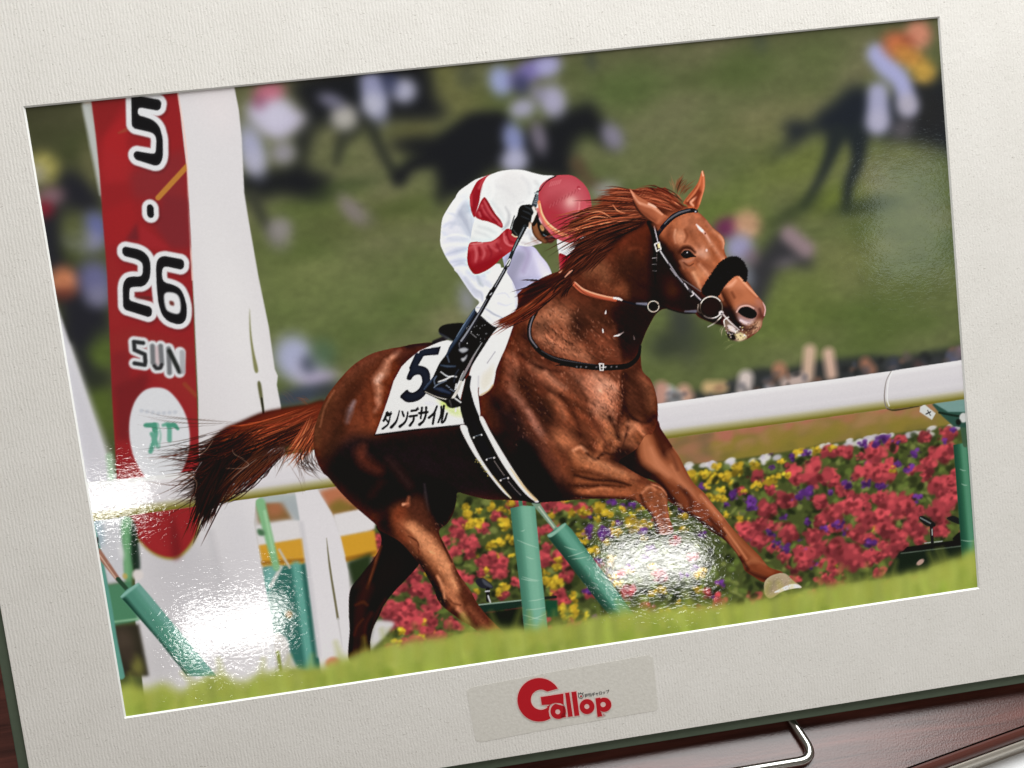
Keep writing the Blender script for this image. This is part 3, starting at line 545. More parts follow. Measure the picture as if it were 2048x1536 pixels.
# banner's rounded foot below the rail
fill('L', [330, 330, 400, 480, 450, 590, 540, 690, 640, 740, 720, 742, 800, 692, 868, 590, 890, 480, 880, 400, 860, 300], (150, 128, 56), 2.5, lab=TOWER)
fill('L', [320, 300, 400, 470, 455, 580, 545, 675, 640, 722, 715, 724, 790, 676, 855, 575, 878, 480, 868, 380, 860, 280], (150, 34, 38), 1.6, lab=TOWER)
fill('L', [690, 470, 700, 730, 760, 700, 720, 480], (112, 28, 32), 5, .8); fill('L', [480, 560, 560, 520, 660, 700, 560, 670], (164, 40, 44), 6, .6)
# posts at far left
stroke('L', [270, 40, 285, 200], 12, (156, 190, 156), 4, .8); fill('L', [150, 470, 380, 440, 400, 900, 250, 920, 180, 650], (196, 196, 202), 4, sm=False); fill('L', [150, 480, 210, 470, 230, 640, 190, 640], (150, 170, 182), 5)
fill('L', [355, 480, 430, 470, 445, 700, 420, 900, 380, 880, 365, 700], (92, 148, 102), 2.5, lab=POST); fill('L', [425, 500, 455, 540, 480, 800, 440, 820, 420, 700], (22, 40, 30), 2.5, .95); stroke('L', [380, 520, 392, 860], 8, (122, 176, 128), 4, .7)
spot('L', 465, 850, 36, 38, (214, 206, 204), .95, soft=.4); spot('L', 378, 860, 16, 20, (190, 160, 80), .8, soft=.6); spot('L', 350, 690, 20, 50, (220, 220, 222), .6, soft=.8)
fill('L', [240, 925, 420, 895, 470, 1160, 300, 1200], (72, 128, 94), 2.5, sm=False, lab=POST); stroke('L', [300, 1172, 470, 1150], 4, (128, 178, 140), 2); fill('L', [300, 1205, 470, 1185, 540, 1540, 330, 1540], (48, 44, 34), 3, sm=False); spot('L', 370, 1300, 60, 90, (74, 62, 52), .8, soft=.8); spot('L', 460, 1470, 40, 70, (120, 118, 54), .8, soft=.8); spot('L', 400, 1400, 40, 60, (60, 50, 42), .8, soft=.8)
stroke('L', [150, 500, 200, 720, 260, 1050, 300, 1300, 350, 1540], [10, 12, 15, 15, 15], (86, 146, 132), 1.5, lab=POST)
stroke('L', [190, 690, 330, 880], [14, 9], (152, 104, 86), 1.5); stroke('L', [200, 710, 320, 880], 2, (210, 180, 160), 1); stroke('L', [330, 880, 400, 960], [9, 8], (40, 70, 50), 1); stroke('L', [190, 600, 192, 720], 4, (40, 44, 40), 1.5)
DPP = [345, 1000, 390, 950, 470, 905, 540, 985, 760, 1250, 1000, 1540, 800, 1540, 600, 1290, 400, 1060]
fill('L', DPP, (74, 134, 116), 1, sm=False, lab=POST); dm = mask('L', DPP, False)
stroke('L', [370, 1030, 620, 1340, 800, 1560], 16, (22, 60, 48), 4, .95, clip=dm); stroke('L', [480, 940, 720, 1240, 980, 1540], 18, (110, 164, 152), 6, .8, clip=dm); stroke('L', [440, 960, 680, 1260, 900, 1540], 8, (84, 146, 126), 4, .8, clip=dm); stroke('L', [352, 1000, 460, 915], 7, (140, 190, 178), 2, .8, clip=dm)
# strut right of the tower
fill('L', [1535, 270, 1690, 265, 1720, 320, 1790, 430, 1850, 600, 1900, 830, 1916, 1060, 1912, 1200, 1905, 1400, 1880, 1540, 1720, 1540, 1680, 1290, 1635, 950, 1590, 600], (216, 212, 216), 1.2, sm=False, lab=TOWER)
stroke('L', [1580, 500, 1640, 900, 1700, 1400], 9, (196, 193, 198), 4, .8); stroke('L', [1752, 600, 1775, 800, 1830, 1150], [1, 4, 5], (110, 104, 76), 1); stroke('L', [1830, 1150, 1860, 1340], [4, 1], (196, 192, 194), 1.5); spot('L', 1795, 1452, 50, 42, (206, 116, 92), .95, soft=.4)
# ---- left rail
rail('L', [90, 222, 560, 178, 900, 140, 1300, 62, 1900, -40], [100, 496, 480, 435, 1000, 365, 1800, 250, 1900, 238])
# ---- blurred grass in front
GT = [235, 1380, 262, 1372, 300, 1378, 330, 1366, 360, 1384, 400, 1366, 440, 1352, 480, 1368, 520, 1352, 580, 1340, 640, 1334, 700, 1314, 760, 1294, 830, 1284, 900, 1272, 980, 1258, 1080, 1256, 1200, 1232, 1300, 1218, 1420, 1210, 1540, 1196, 1650, 1172, 1760, 1158, 1850, 1138, 1900, 1120, 1980, 1106]
GRP = GT+[1990, 1300, 200, 1520]
def grass():
    fill('O', GRP, (160, 168, 66), 9, lab=GRASS)
    gm = mask('O', GRP, True, 9)
    def gt(x): return np.interp(x, GT[0::2], GT[1::2])
    for i in range(900):
        x = rng.uniform(230, 1975); y = gt(x)+rng.uniform(-6, 95); t = np.clip((y-gt(x))/80, 0, 1)
        c = np.array([164, 172, 82])*(1-t)+np.array([120, 144, 44])*t; c = c*(1+rng.normal()*.1)
        stroke('O', [x, y+34, x-2, y, x-4+rng.normal()*5, y-26], [18, 15, 9], np.clip(c, 0, 255), 9, .34, clip=gm)
    for i in range(44):
        x = rng.uniform(240, 1970); y = gt(x)
        stroke('O', [x, y+26, x-3, y-4, x-6+rng.normal()*6, y-24-rng.uniform(0, 14)], [16, 11, 4], (156, 164, 64), 9, .5)
# ---- rider's far side, behind the neck
fill('J', [1450, 900, 1560, 930, 1720, 860, 1800, 900, 1760, 1100, 1650, 1320, 1560, 1420, 1470, 1380, 1478, 1180, 1462, 1050], (226, 224, 230), .5, lab=JOCKEY)
fill('J', [1470, 1065, 1560, 1088, 1640, 1075, 1660, 1140, 1600, 1300, 1540, 1380, 1480, 1340, 1478, 1200], (146, 30, 42), .6, lab=JOCKEY); stroke('J', [1482, 1110, 1490, 1230], 6, (176, 60, 66), 2, .7)
stroke('J', [1460, 1000, 1530, 1060, 1600, 1060], 4, (196, 196, 208), 2, .7)
fill('J', [1420, 1320, 1470, 1260, 1560, 1240, 1620, 1290, 1560, 1400, 1440, 1400], (178, 98, 68), .6); stroke('J', [1440, 1310, 1500, 1270, 1580, 1270], 3, (216, 150, 120), 1, .8)
LEGP = [820, 1000, 1020, 970, 1170, 985, 1260, 1090, 1340, 1190, 1390, 1320, 1390, 1500, 1300, 1700, 1100, 1700, 980, 1540, 900, 1400]
fill('J', LEGP, (190, 184, 214), .5, lab=JOCKEY); lm = mask('J', LEGP)
fill('J', [900, 1060, 1040, 1040, 1100, 1100, 1020, 1250, 980, 1400, 1020, 1560, 900, 1400, 840, 1200], (150, 146, 172), 5, .8, clip=lm); fill('J', [1160, 1010, 1330, 1200, 1370, 1320, 1260, 1330, 1200, 1180], (222, 216, 236), 5, .9, clip=lm); stroke('J', [1080, 1000, 1120, 1080, 1060, 1260], 10, (168, 156, 190), 5, .7, clip=lm); fill('J', [940, 1380, 1130, 1340, 1300, 1380, 1200, 1560, 1020, 1600], (158, 156, 186), 5, .8, clip=lm)
# ---- tail
TLP = [1310, 488, 1150, 508, 950, 540, 800, 572, 640, 640, 500, 700, 400, 790, 330, 900, 290, 1020, 270, 1130, 280, 1240, 300, 1330, 330, 1390, 390, 1390, 410, 1310, 470, 1230, 550, 1120, 620, 1000, 720, 920, 830, 860, 960, 830, 1060, 820, 1160, 800, 1250, 760]
fill('T', TLP, (50, 25, 18), 3, lab=HORSE); tlm = mask('T', TLP, True, 3)
fill('T', [1310, 488, 1100, 515, 900, 550, 700, 620, 560, 680, 480, 760, 560, 780, 760, 720, 950, 720, 1050, 700, 1240, 660], (104, 42, 24), 6, .95, clip=tlm)
fill('T', [560, 820, 800, 780, 960, 780, 1010, 850, 860, 880, 700, 920, 600, 980, 520, 1120, 380, 1200, 300, 1080, 380, 960], (24, 14, 12), 7, .9, clip=tlm)
RB = [(124, 54, 30), (96, 38, 22), (146, 70, 40), (78, 30, 18)]; DB = [(30, 17, 13), (46, 24, 17), (22, 13, 11), (62, 32, 20)]
hair('T', (1290, 560), (480, 790), 130, 70, 90, -.06, 2.2, RB, .75, tlm, 11)
hair('T', (1240, 650), (520, 900), 90, 60, 70, -.05, 2.0, RB+DB, .75, tlm, 12)
hair('T', (1040, 770), (330, 1180), 110, 60, 130, -.06, 2.2, DB+[(92, 44, 26)], .85, None, 13, HORSE)
hair('T', (860, 690), (140, 960), 60, 60, 120, -.10, 2.0, DB+[(80, 36, 22)], .9, None, 14, HORSE)
hair('T', (700, 680), (60, 880), 16, 40, 60, -.05, 1.3, DB, .9, None, 15)
hair('T', (640, 655), (-60, 620), 6, 12, 50, -.03, 1.0, [(64, 40, 30)], .8, None, 16)
hair('T', (600, 880), (130, 1230), 46, 100, 120, -.10, 1.8, DB, .85, None, 17)
hair('T', (560, 940), (330, 1420), 110, 110, 60, .03, 2.8, DB+[(58, 36, 22)], .95, None, 18, HORSE)
hair('T', (860, 850), (470, 1260), 46, 50, 60, .03, 1.6, [(92, 50, 30), (60, 32, 22), (40, 24, 18)], .9, None, 19)
hair('T', (990, 840), (640, 1110), 22, 50, 70, .10, 1.1, [(92, 54, 36), (70, 42, 30)], .85, None, 20)
hair('T', (1230, 620), (1040, 930), 60, 60, 60, -.06, 2.0, [(160, 84, 48), (132, 62, 34), (176, 104, 64), (104, 46, 28)], .8, None, 21, HORSE)
hair('T', (1250, 680), (1130, 890), 44, 50, 60, .02, 1.8, [(150, 78, 44), (116, 52, 30), (80, 36, 24)], .8, None, 22, HORSE)
hair('T', (1150, 820), (1250, 1040), 22, 60, 50, .22, 1.5, [(34, 22, 18), (60, 34, 24)], .9, None, 23)
hair('T', (1100, 830), (920, 1000), 22, 50, 60, .3, 1.2, [(92, 50, 34), (56, 32, 24)], .85, None, 24)
hair('T', (1020, 930), (1110, 1140), 6, 50, 30, -.1, 1.0, [(80, 52, 40)], .7, None, 25)
hair('T', (1080, 500), (960, 420), 5, 40, 30, .1, .9, [(140, 90, 70)], .6, None, 26); hair('T', (1180, 505), (1080, 460), 8, 20, 20, .1, 1.2, [(140, 74, 46)], .7, None, 27)
for p in ([560, 1100, 650, 1020, 760, 940], [520, 1010, 640, 1010, 700, 980, 640, 930], [570, 860, 590, 900, 660, 935], [320, 900, 370, 860, 420, 790], [240, 1060, 290, 1120, 280, 1200]):
    stroke('T', p, [1, 1.6, 1], (150, 120, 100), .6, .8)
for p in ([360, 740, 430, 710, 500, 690], [320, 780, 400, 740, 470, 720], [270, 1050, 330, 960]): stroke('T', p, [1, 2.5, 1], (206, 200, 206), .6, .8)
# ---- hind legs, far side first
fill('N', [520, 1205, 600, 1190, 660, 1208, 610, 1280, 545, 1350, 490, 1390], (220, 216, 218), 3)
LH = [345, 1470, 348, 1250, 342, 1150, 350, 980, 420, 880, 520, 750, 565, 660, 562, 590, 540, 520, 700, 450, 900, 600, 840, 780, 760, 880, 660, 985, 590, 1075, 556, 1150, 512, 1240, 492, 1330, 480, 1470]
fill('N', LH, (24, 14, 11), .6, lab=HORSE); hm = mask('N', LH)
for pts, w, c, b, a in (([560, 670, 520, 800, 470, 960], [8, 7, 5], (96, 52, 30), 3, .9), ([380, 960, 440, 900, 500, 800], [10, 16, 10], (40, 22, 15), 6, .8), ([470, 960, 430, 1060, 410, 1200, 400, 1400], [22, 24, 24, 22], (50, 27, 18), 8, .8), ([390, 1080, 440, 1060, 470, 1080], [5, 7, 5], (74, 40, 26), 3, .7),
                        ([600, 1040, 540, 1140, 490, 1280], [6, 6, 5], (54, 28, 18), 4, .8), ([500, 1140, 460, 1220, 450, 1330], [8, 8, 8], (66, 34, 22), 5, .7), ([360, 1000, 356, 1200, 356, 1400], [4, 5, 5], (14, 9, 9), 3, .8), ([440, 1180, 400, 1230, 380, 1290], 5, (74, 42, 28), 3, .6), ([420, 1330, 410, 1450], 16, (36, 24, 12), 6, .8)):
    stroke('N', pts, w, c, b, a, clip=hm)
# ---- far foreleg (reaching), drawn with the chest
FL = [880, 200, 930, 270, 1010, 390, 1050, 450, 1105, 560, 1155, 640, 1225, 705, 1290, 790, 1350, 860, 1400, 925, 1470, 1000, 1540, 1070, 1600, 1130, 1632, 1172, 1670, 1210, 1760, 1250, 1640, 1310, 1560, 1272, 1502, 1232, 1480, 1180, 1440, 1112, 1380, 1042, 1330, 1000, 1250, 950, 1170, 880, 1090, 830, 1030, 790, 960, 740, 880, 620, 600, 560, 520, 420, 640, 260]
fill('F', FL, (112, 58, 32), .5, lab=HORSE); fm = mask('F', FL)
for pts, w, c, b, a in (([640, 480, 760, 560, 860, 600], [60, 44, 30], (34, 16, 12), 9, .95), ([700, 340, 690, 480, 620, 560], [40, 46, 30], (30, 15, 12), 8, .9), ([900, 250, 960, 360, 960, 430], [30, 36, 24], (64, 32, 22), 7, .85), ([820, 340, 860, 460, 980, 560, 1080, 640], [26, 36, 26, 14], (170, 106, 68), 9, .9), ([1000, 440, 1080, 590, 1150, 680], [20, 22, 16], (146, 88, 54), 7, .85),
                        ([900, 600, 980, 700, 1060, 790], [16, 24, 10], (92, 46, 26), 6, .8), ([870, 590, 930, 640, 990, 720, 1030, 770], [8, 9, 8, 6], (52, 25, 16), 4, .9), ([1060, 660, 1120, 720, 1140, 800], [8, 10, 6], (60, 30, 20), 5, .7), ([1180, 700, 1250, 780, 1320, 870, 1400, 960, 1480, 1060, 1570, 1150], [16, 22, 18, 16, 14, 16], (152, 90, 54), 7, .8), ([1130, 740, 1200, 830, 1290, 900], [18, 16, 10], (122, 62, 36), 7, .7),
                        ([1090, 830, 1180, 885, 1270, 950, 1340, 1010], [5, 8, 8, 8], (40, 22, 15), 4, .9), ([1260, 880, 1340, 960, 1430, 1080, 1500, 1200], [7, 7, 6, 6], (64, 30, 18), 4, .85), ([1330, 1000, 1420, 1100, 1480, 1190], [8, 8, 7], (44, 22, 14), 4, .9), ([1380, 1000, 1460, 1120], [5, 5], (178, 108, 66), 4, .8),
                        ([1500, 1190, 1560, 1160, 1640, 1190], [8, 10, 8], (150, 92, 56), 5, .8), ([1510, 1230, 1570, 1262, 1650, 1290], [6, 9, 9], (66, 34, 22), 4, .9), ([1600, 1200, 1680, 1240], [10, 10], (132, 70, 40), 5, .8), ([1490, 1170, 1520, 1220], [5, 8], (58, 30, 18), 3, .8), ([1030, 770, 1060, 790, 1070, 810], [3, 6, 3], (196, 160, 130), 2, .8)):
    stroke('F', pts, w, c, b, a, clip=fm)
for pts, w, c, b, a in (([880, 600, 960, 700, 1040, 790, 1120, 850, 1250, 950], [8, 10, 9, 8, 7], (44, 22, 15), 5, .75), ([1000, 520, 1060, 620, 1130, 690, 1190, 760], [8, 12, 10, 6], (176, 112, 74), 5, .7), ([1090, 690, 1130, 760, 1130, 830], [6, 9, 5], (72, 36, 23), 4, .65), ([1200, 720, 1270, 800, 1340, 880], [6, 9, 6], (190, 124, 82), 4, .65), ([860, 400, 900, 500, 980, 580], [10, 14, 8], (184, 120, 82), 6, .6), ([960, 380, 1010, 460, 1040, 540], [6, 8, 5], (92, 48, 30), 5, .6), ([1360, 940, 1440, 1050, 1510, 1150], [4, 5, 4], (196, 130, 86), 3, .7), ([1280, 930, 1370, 1040, 1450, 1150], [5, 6, 5], (50, 25, 16), 3, .75)):
    stroke('F', pts, w, c, b, a, clip=fm)
stroke('F', [1010, 390, 1060, 460, 1110, 560, 1160, 640, 1230, 705, 1300, 795, 1400, 920], [3, 3, 2, 2, 3, 3, 3], (196, 128, 88), 1.2, .7, clip=fm)
HF = [1640, 1300, 1690, 1262, 1770, 1250, 1830, 1300, 1888, 1345, 1840, 1352, 1760, 1372, 1680, 1420, 1640, 1400, 1630, 1350]
fill('F', HF, (158, 150, 118), .6, lab=HORSE); hfm = mask('F', HF); fill('F', [1640, 1340, 1700, 1290, 1740, 1270, 1700, 1340, 1650, 1410], (126, 124, 88), 5, .8, clip=hfm); fill('F', [1700, 1378, 1820, 1322, 1888, 1345, 1840, 1356, 1760, 1376], (226, 228, 234), .8, clip=hfm)
for i in range(60): spot('F', rng.uniform(1640, 1820), rng.uniform(1270, 1400), 4, 3, ((120, 112, 84), (184, 178, 150))[i % 2], .5, soft=.6, clip=hfm)
# ---- trunk, neck, head, near legs
BODY = np.concatenate([tr('Y', [185, 575, 230, 495, 330, 370, 430, 270, 560, 190, 700, 150, 800, 132, 900, 110, 1060, 98, 1180, 110, 1300, 60]),
    tr('S', [1150, 520, 1290, 470]), tr('C', [100, 420, 240, 200, 420, 80, 560, 20]), tr('H', [100, 880, 240, 640, 430, 520, 600, 430, 700, 300, 800, 260, 950, 270, 1040, 300, 1110, 335, 1215, 385, 1285, 442, 1350, 520, 1425, 585, 1450, 640, 1445, 700, 1470, 770, 1560, 890, 1640, 970, 1700, 1060, 1760, 1130, 1790, 1185, 1785, 1245, 1765, 1290, 1752, 1350, 1705, 1400, 1625, 1450, 1560, 1462, 1495, 1440, 1462, 1380, 1438, 1335, 1350, 1312, 1240, 1268, 1190, 1228, 1090, 1218, 960, 1192, 885, 1232, 840, 1300, 790, 1400, 752, 1500]),
    tr('C', [1280, 640, 1285, 720, 1300, 860, 1372, 940, 1420, 1080, 1432, 1240, 1420, 1320, 1380, 1400]), tr('F', [820, 310, 760, 400, 640, 480, 680, 520, 760, 570, 850, 615, 910, 640, 958, 685, 972, 725, 972, 790, 985, 870, 1012, 975, 900, 978, 880, 890, 840, 830, 780, 772, 740, 752, 600, 742, 450, 742, 350, 748, 240, 757, 100, 767]),
    tr('Y', [1880, 1355, 1700, 1342, 1600, 1337, 1480, 1335, 1380, 1312, 1300, 1292, 1240, 1280]), tr('N', [1090, 360, 1070, 440, 1030, 510, 970, 565, 1010, 660, 1060, 760, 1112, 870, 1190, 980, 1232, 1060, 1292, 1140, 1372, 1222, 1430, 1290, 1300, 1300, 1200, 1232, 1130, 1192, 1060, 1140, 1000, 1092, 960, 1040, 940, 980, 918, 935, 870, 850, 828, 785, 700, 640, 560, 560, 538, 528, 470, 468, 380, 390, 280, 290, 200, 192]),
    tr('T', [1285, 1045, 1240, 960, 1213, 860, 1213, 740, 1240, 620])])
sb = smooth(BODY, True, 5); bxs = box(sb, 3); BM = np.zeros((CH, CW), np.float32); BM[bxs[1]:bxs[3], bxs[0]:bxs[2]] = cover(sb, *bxs)
put(BM, 0, 0, CW, CH, (86, 42, 26), lab=HORSE)
def S(z, pts, w, c, b, a=.85): stroke(z, pts, w, c, b, a, clip=BM)
def Fl(z, pts, c, b, a=.9): fill(z, pts, c, b, a, clip=BM)
# dark underside: flank, belly, thigh in shade
Fl('Y', [300, 900, 480, 815, 600, 822, 900, 790, 1290, 745, 1450, 800, 1560, 780, 1650, 900, 1800, 960, 1900, 1100, 2048, 1250, 2100, 1400, 1240, 1320, 1100, 1536, 900, 1536, 600, 1400, 420, 1250, 260, 1120, 180, 1000], (22, 18, 22), 12, .96)
Fl('N', [160, 120, 400, 60, 700, 100, 900, 250, 900, 420, 700, 380, 560, 440, 420, 400], (20, 13, 14), 12, .95)
Fl('N', [860, 180, 1100, 290, 1080, 420, 970, 560, 900, 430, 850, 300], (10, 9, 13), 6, .97)
Fl('N', [540, 500, 650, 420, 680, 560, 800, 720, 830, 800, 700, 650, 580, 580], (22, 13, 12), 7, .95)
# rump
Fl('Y', [150, 700, 230, 520, 340, 380, 450, 280, 600, 200, 760, 160, 820, 190, 700, 260, 560, 340, 450, 460, 330, 620, 220, 800, 190, 1000, 130, 860], (72, 40, 24), 12, .85)
S('Y', [260, 500, 400, 320, 560, 210, 720, 165], [20, 30, 28, 20], (112, 64, 42), 9, .6)
Fl('Y', [500, 420, 640, 300, 740, 240, 800, 300, 760, 420, 700, 560, 640, 760, 560, 800, 440, 780, 420, 640], (112, 56, 32), 14, .85)
Fl('Y', [430, 620, 500, 560, 600, 640, 620, 760, 560, 800, 440, 760], (126, 64, 38), 10, .7)
S('Y', [690, 250, 660, 330, 610, 390, 620, 460, 620, 560], [10, 18, 16, 14, 8], (190, 136, 104), 7, .8)
S('Y', [700, 240, 760, 190, 790, 165], [6, 12, 4], (196, 134, 100), 5, .75); S('Y', [640, 360, 610, 400], [8, 10], (228, 190, 166), 5, .7); S('Y', [720, 215, 770, 180], 5, (222, 170, 136), 4, .6)
S('Y', [610, 540, 620, 590, 590, 640], [8, 8, 4], (182, 124, 96), 5, .7); S('Y', [370, 720, 390, 640, 420, 570], [6, 12, 5], (132, 118, 122), 6, .75); S('Y', [400, 620, 430, 560], [5, 4], (160, 146, 148), 5, .6)
S('Y', [320, 760, 370, 560, 480, 420], [22, 18, 14], (58, 30, 19), 10, .7); S('Y', [520, 720, 480, 620, 500, 540], [10, 14, 8], (78, 36, 22), 8, .7)
S('Y', [840, 130, 1000, 110, 1060, 105], [10, 14, 8], (36, 28, 32), 6, .8); S('Y', [760, 170, 850, 200, 830, 280], [14, 16, 10], (84, 46, 34), 8, .7); S('Y', [800, 240, 870, 190, 910, 160], [14, 18, 8], (58, 32, 26), 7, .75); S('Y', [780, 420, 730, 560, 680, 700], [12, 10, 10], (84, 38, 22), 8, .7)
S('Y', [140, 900, 130, 760, 180, 640, 250, 520], [12, 14, 12, 10], (88, 52, 30), 7, .6); S('Y', [200, 1000, 250, 900, 300, 800], [20, 26, 24], (46, 27, 18), 10, .6); S('Y', [270, 480, 200, 600, 160, 760], [3, 4, 3], (150, 96, 66), 2, .4)
# faint warm lights in the dark flank
S('Y', [470, 960, 520, 1040, 620, 1100], [18, 22, 14], (84, 38, 27), 12, .85); S('Y', [500, 920, 480, 1000], [14, 10], (86, 42, 30), 8, .7); S('Y', [700, 1020, 780, 1120, 860, 1220], [10, 14, 12], (52, 34, 32), 10, .75); S('Y', [640, 1200, 560, 1300], 14, (40, 24, 20), 8, .6)
S('N', [870, 240, 880, 330, 900, 440], [4, 6, 3], (60, 54, 56), 4, .7)
# near hind leg
Fl('N', [640, 400, 760, 370, 860, 400, 920, 500, 1000, 660, 1060, 780, 1110, 880, 1190, 990, 1290, 1150, 1430, 1300, 1280, 1260, 1100, 1160, 960, 1020, 900, 900, 780, 700, 660, 560], (84, 44, 26), 9, .95)
Fl('N', [640, 430, 720, 370, 760, 390, 760, 500, 800, 600, 720, 640, 660, 560], (116, 54, 30), 7, .85); Fl('N', [760, 340, 850, 320, 900, 440, 960, 560, 900, 560, 820, 500, 760, 440], (70, 36, 24), 7, .85)
Fl('N', [690, 500, 800, 510, 900, 600, 1000, 720, 1060, 850, 1110, 930, 1110, 1000, 1040, 1000, 980, 880, 860, 740, 790, 640], (176, 112, 70), 8, .9); S('N', [780, 540, 880, 640, 980, 750, 1050, 870, 1090, 960], [20, 30, 26, 20, 16], (202, 138, 92), 8, .75)
S('N', [690, 520, 780, 600, 820, 680, 840, 760], [6, 7, 7, 5], (112, 60, 36), 4, .8); S('N', [760, 600, 820, 640, 830, 720], [3, 3, 2], (86, 42, 26), 1.6, .8)
S('N', [820, 780, 900, 900, 960, 1000, 1010, 1080], [20, 22, 22, 14], (30, 16, 13), 7, .95); S('N', [960, 880, 1000, 960, 1010, 1030], [5, 8, 4], (196, 132, 90), 3, .85); S('N', [1020, 960, 1080, 1040, 1110, 1090, 1150, 1150], [18, 20, 16, 8], (170, 108, 70), 6, .8); S('N', [1100, 1110, 1160, 1180, 1180, 1200], [8, 7, 3], (188, 122, 84), 3, .8)
S('N', [1090, 820, 1140, 940, 1200, 1040, 1280, 1160], [14, 18, 18, 14], (78, 40, 26), 6, .85); S('N', [1180, 1100, 1260, 1190, 1340, 1260], [14, 14, 10], (120, 68, 42), 6, .8); S('N', [1060, 1130, 1160, 1200, 1280, 1270], [12, 12, 10], (52, 27, 18), 6, .85); S('N', [1040, 1040, 1070, 1070, 1120, 1080], 4, (96, 52, 32), 2, .8)
S('N', [720, 380, 755, 372], [6, 3], (214, 150, 110), 2, .8); S('N', [760, 330, 752, 380], [4, 8], (150, 86, 56), 4, .8); S('N', [900, 440, 960, 560, 1010, 680, 1060, 780], [4, 4, 3, 3], (56, 28, 20), 2, .8); S('N', [1130, 900, 1190, 990], 4, (110, 62, 42), 3, .7)
# neck
Fl('H', [480, 520, 720, 420, 850, 440, 870, 640, 760, 680, 620, 700, 500, 720, 380, 760], (92, 38, 22), 10, .9); Fl('H', [420, 640, 760, 440, 800, 480, 640, 560, 500, 700, 360, 800, 300, 860], (30, 14, 11), 6, .9)
Fl('H', [640, 660, 760, 620, 830, 700, 800, 900, 700, 1000, 600, 1000, 560, 860], (74, 36, 22), 12, .85); Fl('H', [860, 480, 960, 700, 1060, 860, 1140, 1000, 1220, 1120, 1180, 1230, 1000, 1200, 860, 1230, 800, 1200, 800, 900, 780, 760, 830, 640], (30, 16, 12), 9, .93)
Fl('H', [300, 900, 460, 820, 600, 860, 640, 1000, 600, 1080, 420, 1040, 300, 980, 240, 960], (84, 44, 27), 11, .9); S('H', [320, 880, 420, 860, 460, 940], [22, 30, 20], (118, 72, 46), 10, .75); S('H', [560, 1040, 620, 1020, 640, 1100], [12, 16, 10], (142, 80, 48), 7, .7); S('H', [440, 1000, 560, 1050, 640, 1080], [12, 16, 12], (110, 60, 36), 9, .6)
S('H', [600, 880, 660, 820, 700, 740], [20, 24, 16], (60, 32, 22), 9, .7); S('H', [660, 700, 740, 690, 760, 740], [5, 6, 4], (128, 62, 36), 4, .6); Fl('H', [960, 980, 1040, 1000, 1060, 1090, 980, 1090], (92, 50, 28), 9, .7); Fl('H', [640, 1090, 700, 900, 760, 800, 800, 900, 800, 1180, 700, 1160], (34, 18, 13), 8, .8)
Fl('H', [620, 1130, 820, 1160, 880, 1230, 800, 1400, 750, 1536, 560, 1536, 540, 1400, 480, 1260, 520, 1160], (30, 15, 12), 8, .92)
# shoulder and breast
Fl('C', [340, 420, 480, 330, 640, 240, 760, 300, 800, 420, 760, 520, 860, 700, 900, 790, 640, 720, 480, 640, 380, 560], (116, 66, 42), 10, .93)
S('C', [420, 440, 540, 380, 640, 420], [30, 44, 30], (152, 98, 68), 12, .8); S('C', [420, 560, 560, 620, 720, 700, 840, 760], [26, 34, 30, 18], (158, 102, 72), 11, .8); S('C', [560, 520, 640, 560, 740, 660], [30, 34, 20], (140, 84, 56), 10, .7)
Fl('C', [700, 360, 800, 340, 860, 440, 800, 560, 760, 640, 700, 520], (44, 24, 17), 9, .9); Fl('C', [820, 300, 940, 280, 1000, 400, 1060, 480, 960, 560, 860, 520], (62, 34, 22), 9, .85); Fl('C', [820, 560, 960, 520, 1060, 600, 1100, 740, 1000, 800, 900, 760], (104, 56, 36), 10, .85)
Fl('C', [1080, 560, 1280, 640, 1280, 760, 1130, 800, 1100, 700], (40, 20, 14), 8, .9); S('C', [1060, 480, 1080, 620, 1100, 760], [10, 10, 8], (100, 54, 36), 5, .6)
Fl('C', [200, 560, 330, 500, 340, 600, 460, 720, 620, 800, 520, 820, 360, 780, 240, 700], (60, 31, 21), 10, .85)
Fl('C', [100, 700, 200, 560, 330, 700, 420, 800, 400, 980, 260, 1060, 160, 1040, 60, 960], (98, 52, 34), 14, .85); S('C', [140, 740, 180, 860, 170, 980], [20, 26, 18], (132, 78, 56), 10, .75); S('C', [360, 820, 440, 880, 560, 1000, 640, 1060], [16, 24, 26, 16], (150, 94, 66), 9, .75); S('C', [240, 920, 320, 1000, 340, 1120], [26, 30, 24], (56, 29, 19), 10, .8)
Fl('C', [560, 840, 900, 870, 1100, 870, 1130, 1000, 1140, 1200, 1040, 1260, 980, 1300, 860, 1240, 760, 1120, 640, 1040, 600, 940], (136, 80, 54), 13, .9); S('C', [880, 960, 960, 1060, 940, 1200], [40, 50, 36], (184, 128, 98), 12, .75); S('C', [920, 1020, 980, 980, 1060, 1000], [16, 20, 12], (204, 152, 122), 8, .6); S('C', [700, 880, 800, 960, 860, 1040], [20, 24, 18], (160, 100, 72), 9, .6)
S('C', [640, 860, 700, 1000, 780, 1120], [18, 20, 16], (92, 48, 30), 9, .6)
Fl('C', [1130, 860, 1280, 760, 1300, 880, 1370, 950, 1420, 1080, 1430, 1240, 1420, 1320, 1330, 1300, 1240, 1260, 1160, 1200, 1140, 1060], (66, 36, 24), 9, .93); S('C', [1300, 900, 1360, 1020, 1390, 1160], [16, 26, 22], (112, 68, 44), 9, .7); S('C', [1160, 880, 1150, 1020, 1150, 1180], [12, 14, 12], (48, 25, 17), 6, .8)
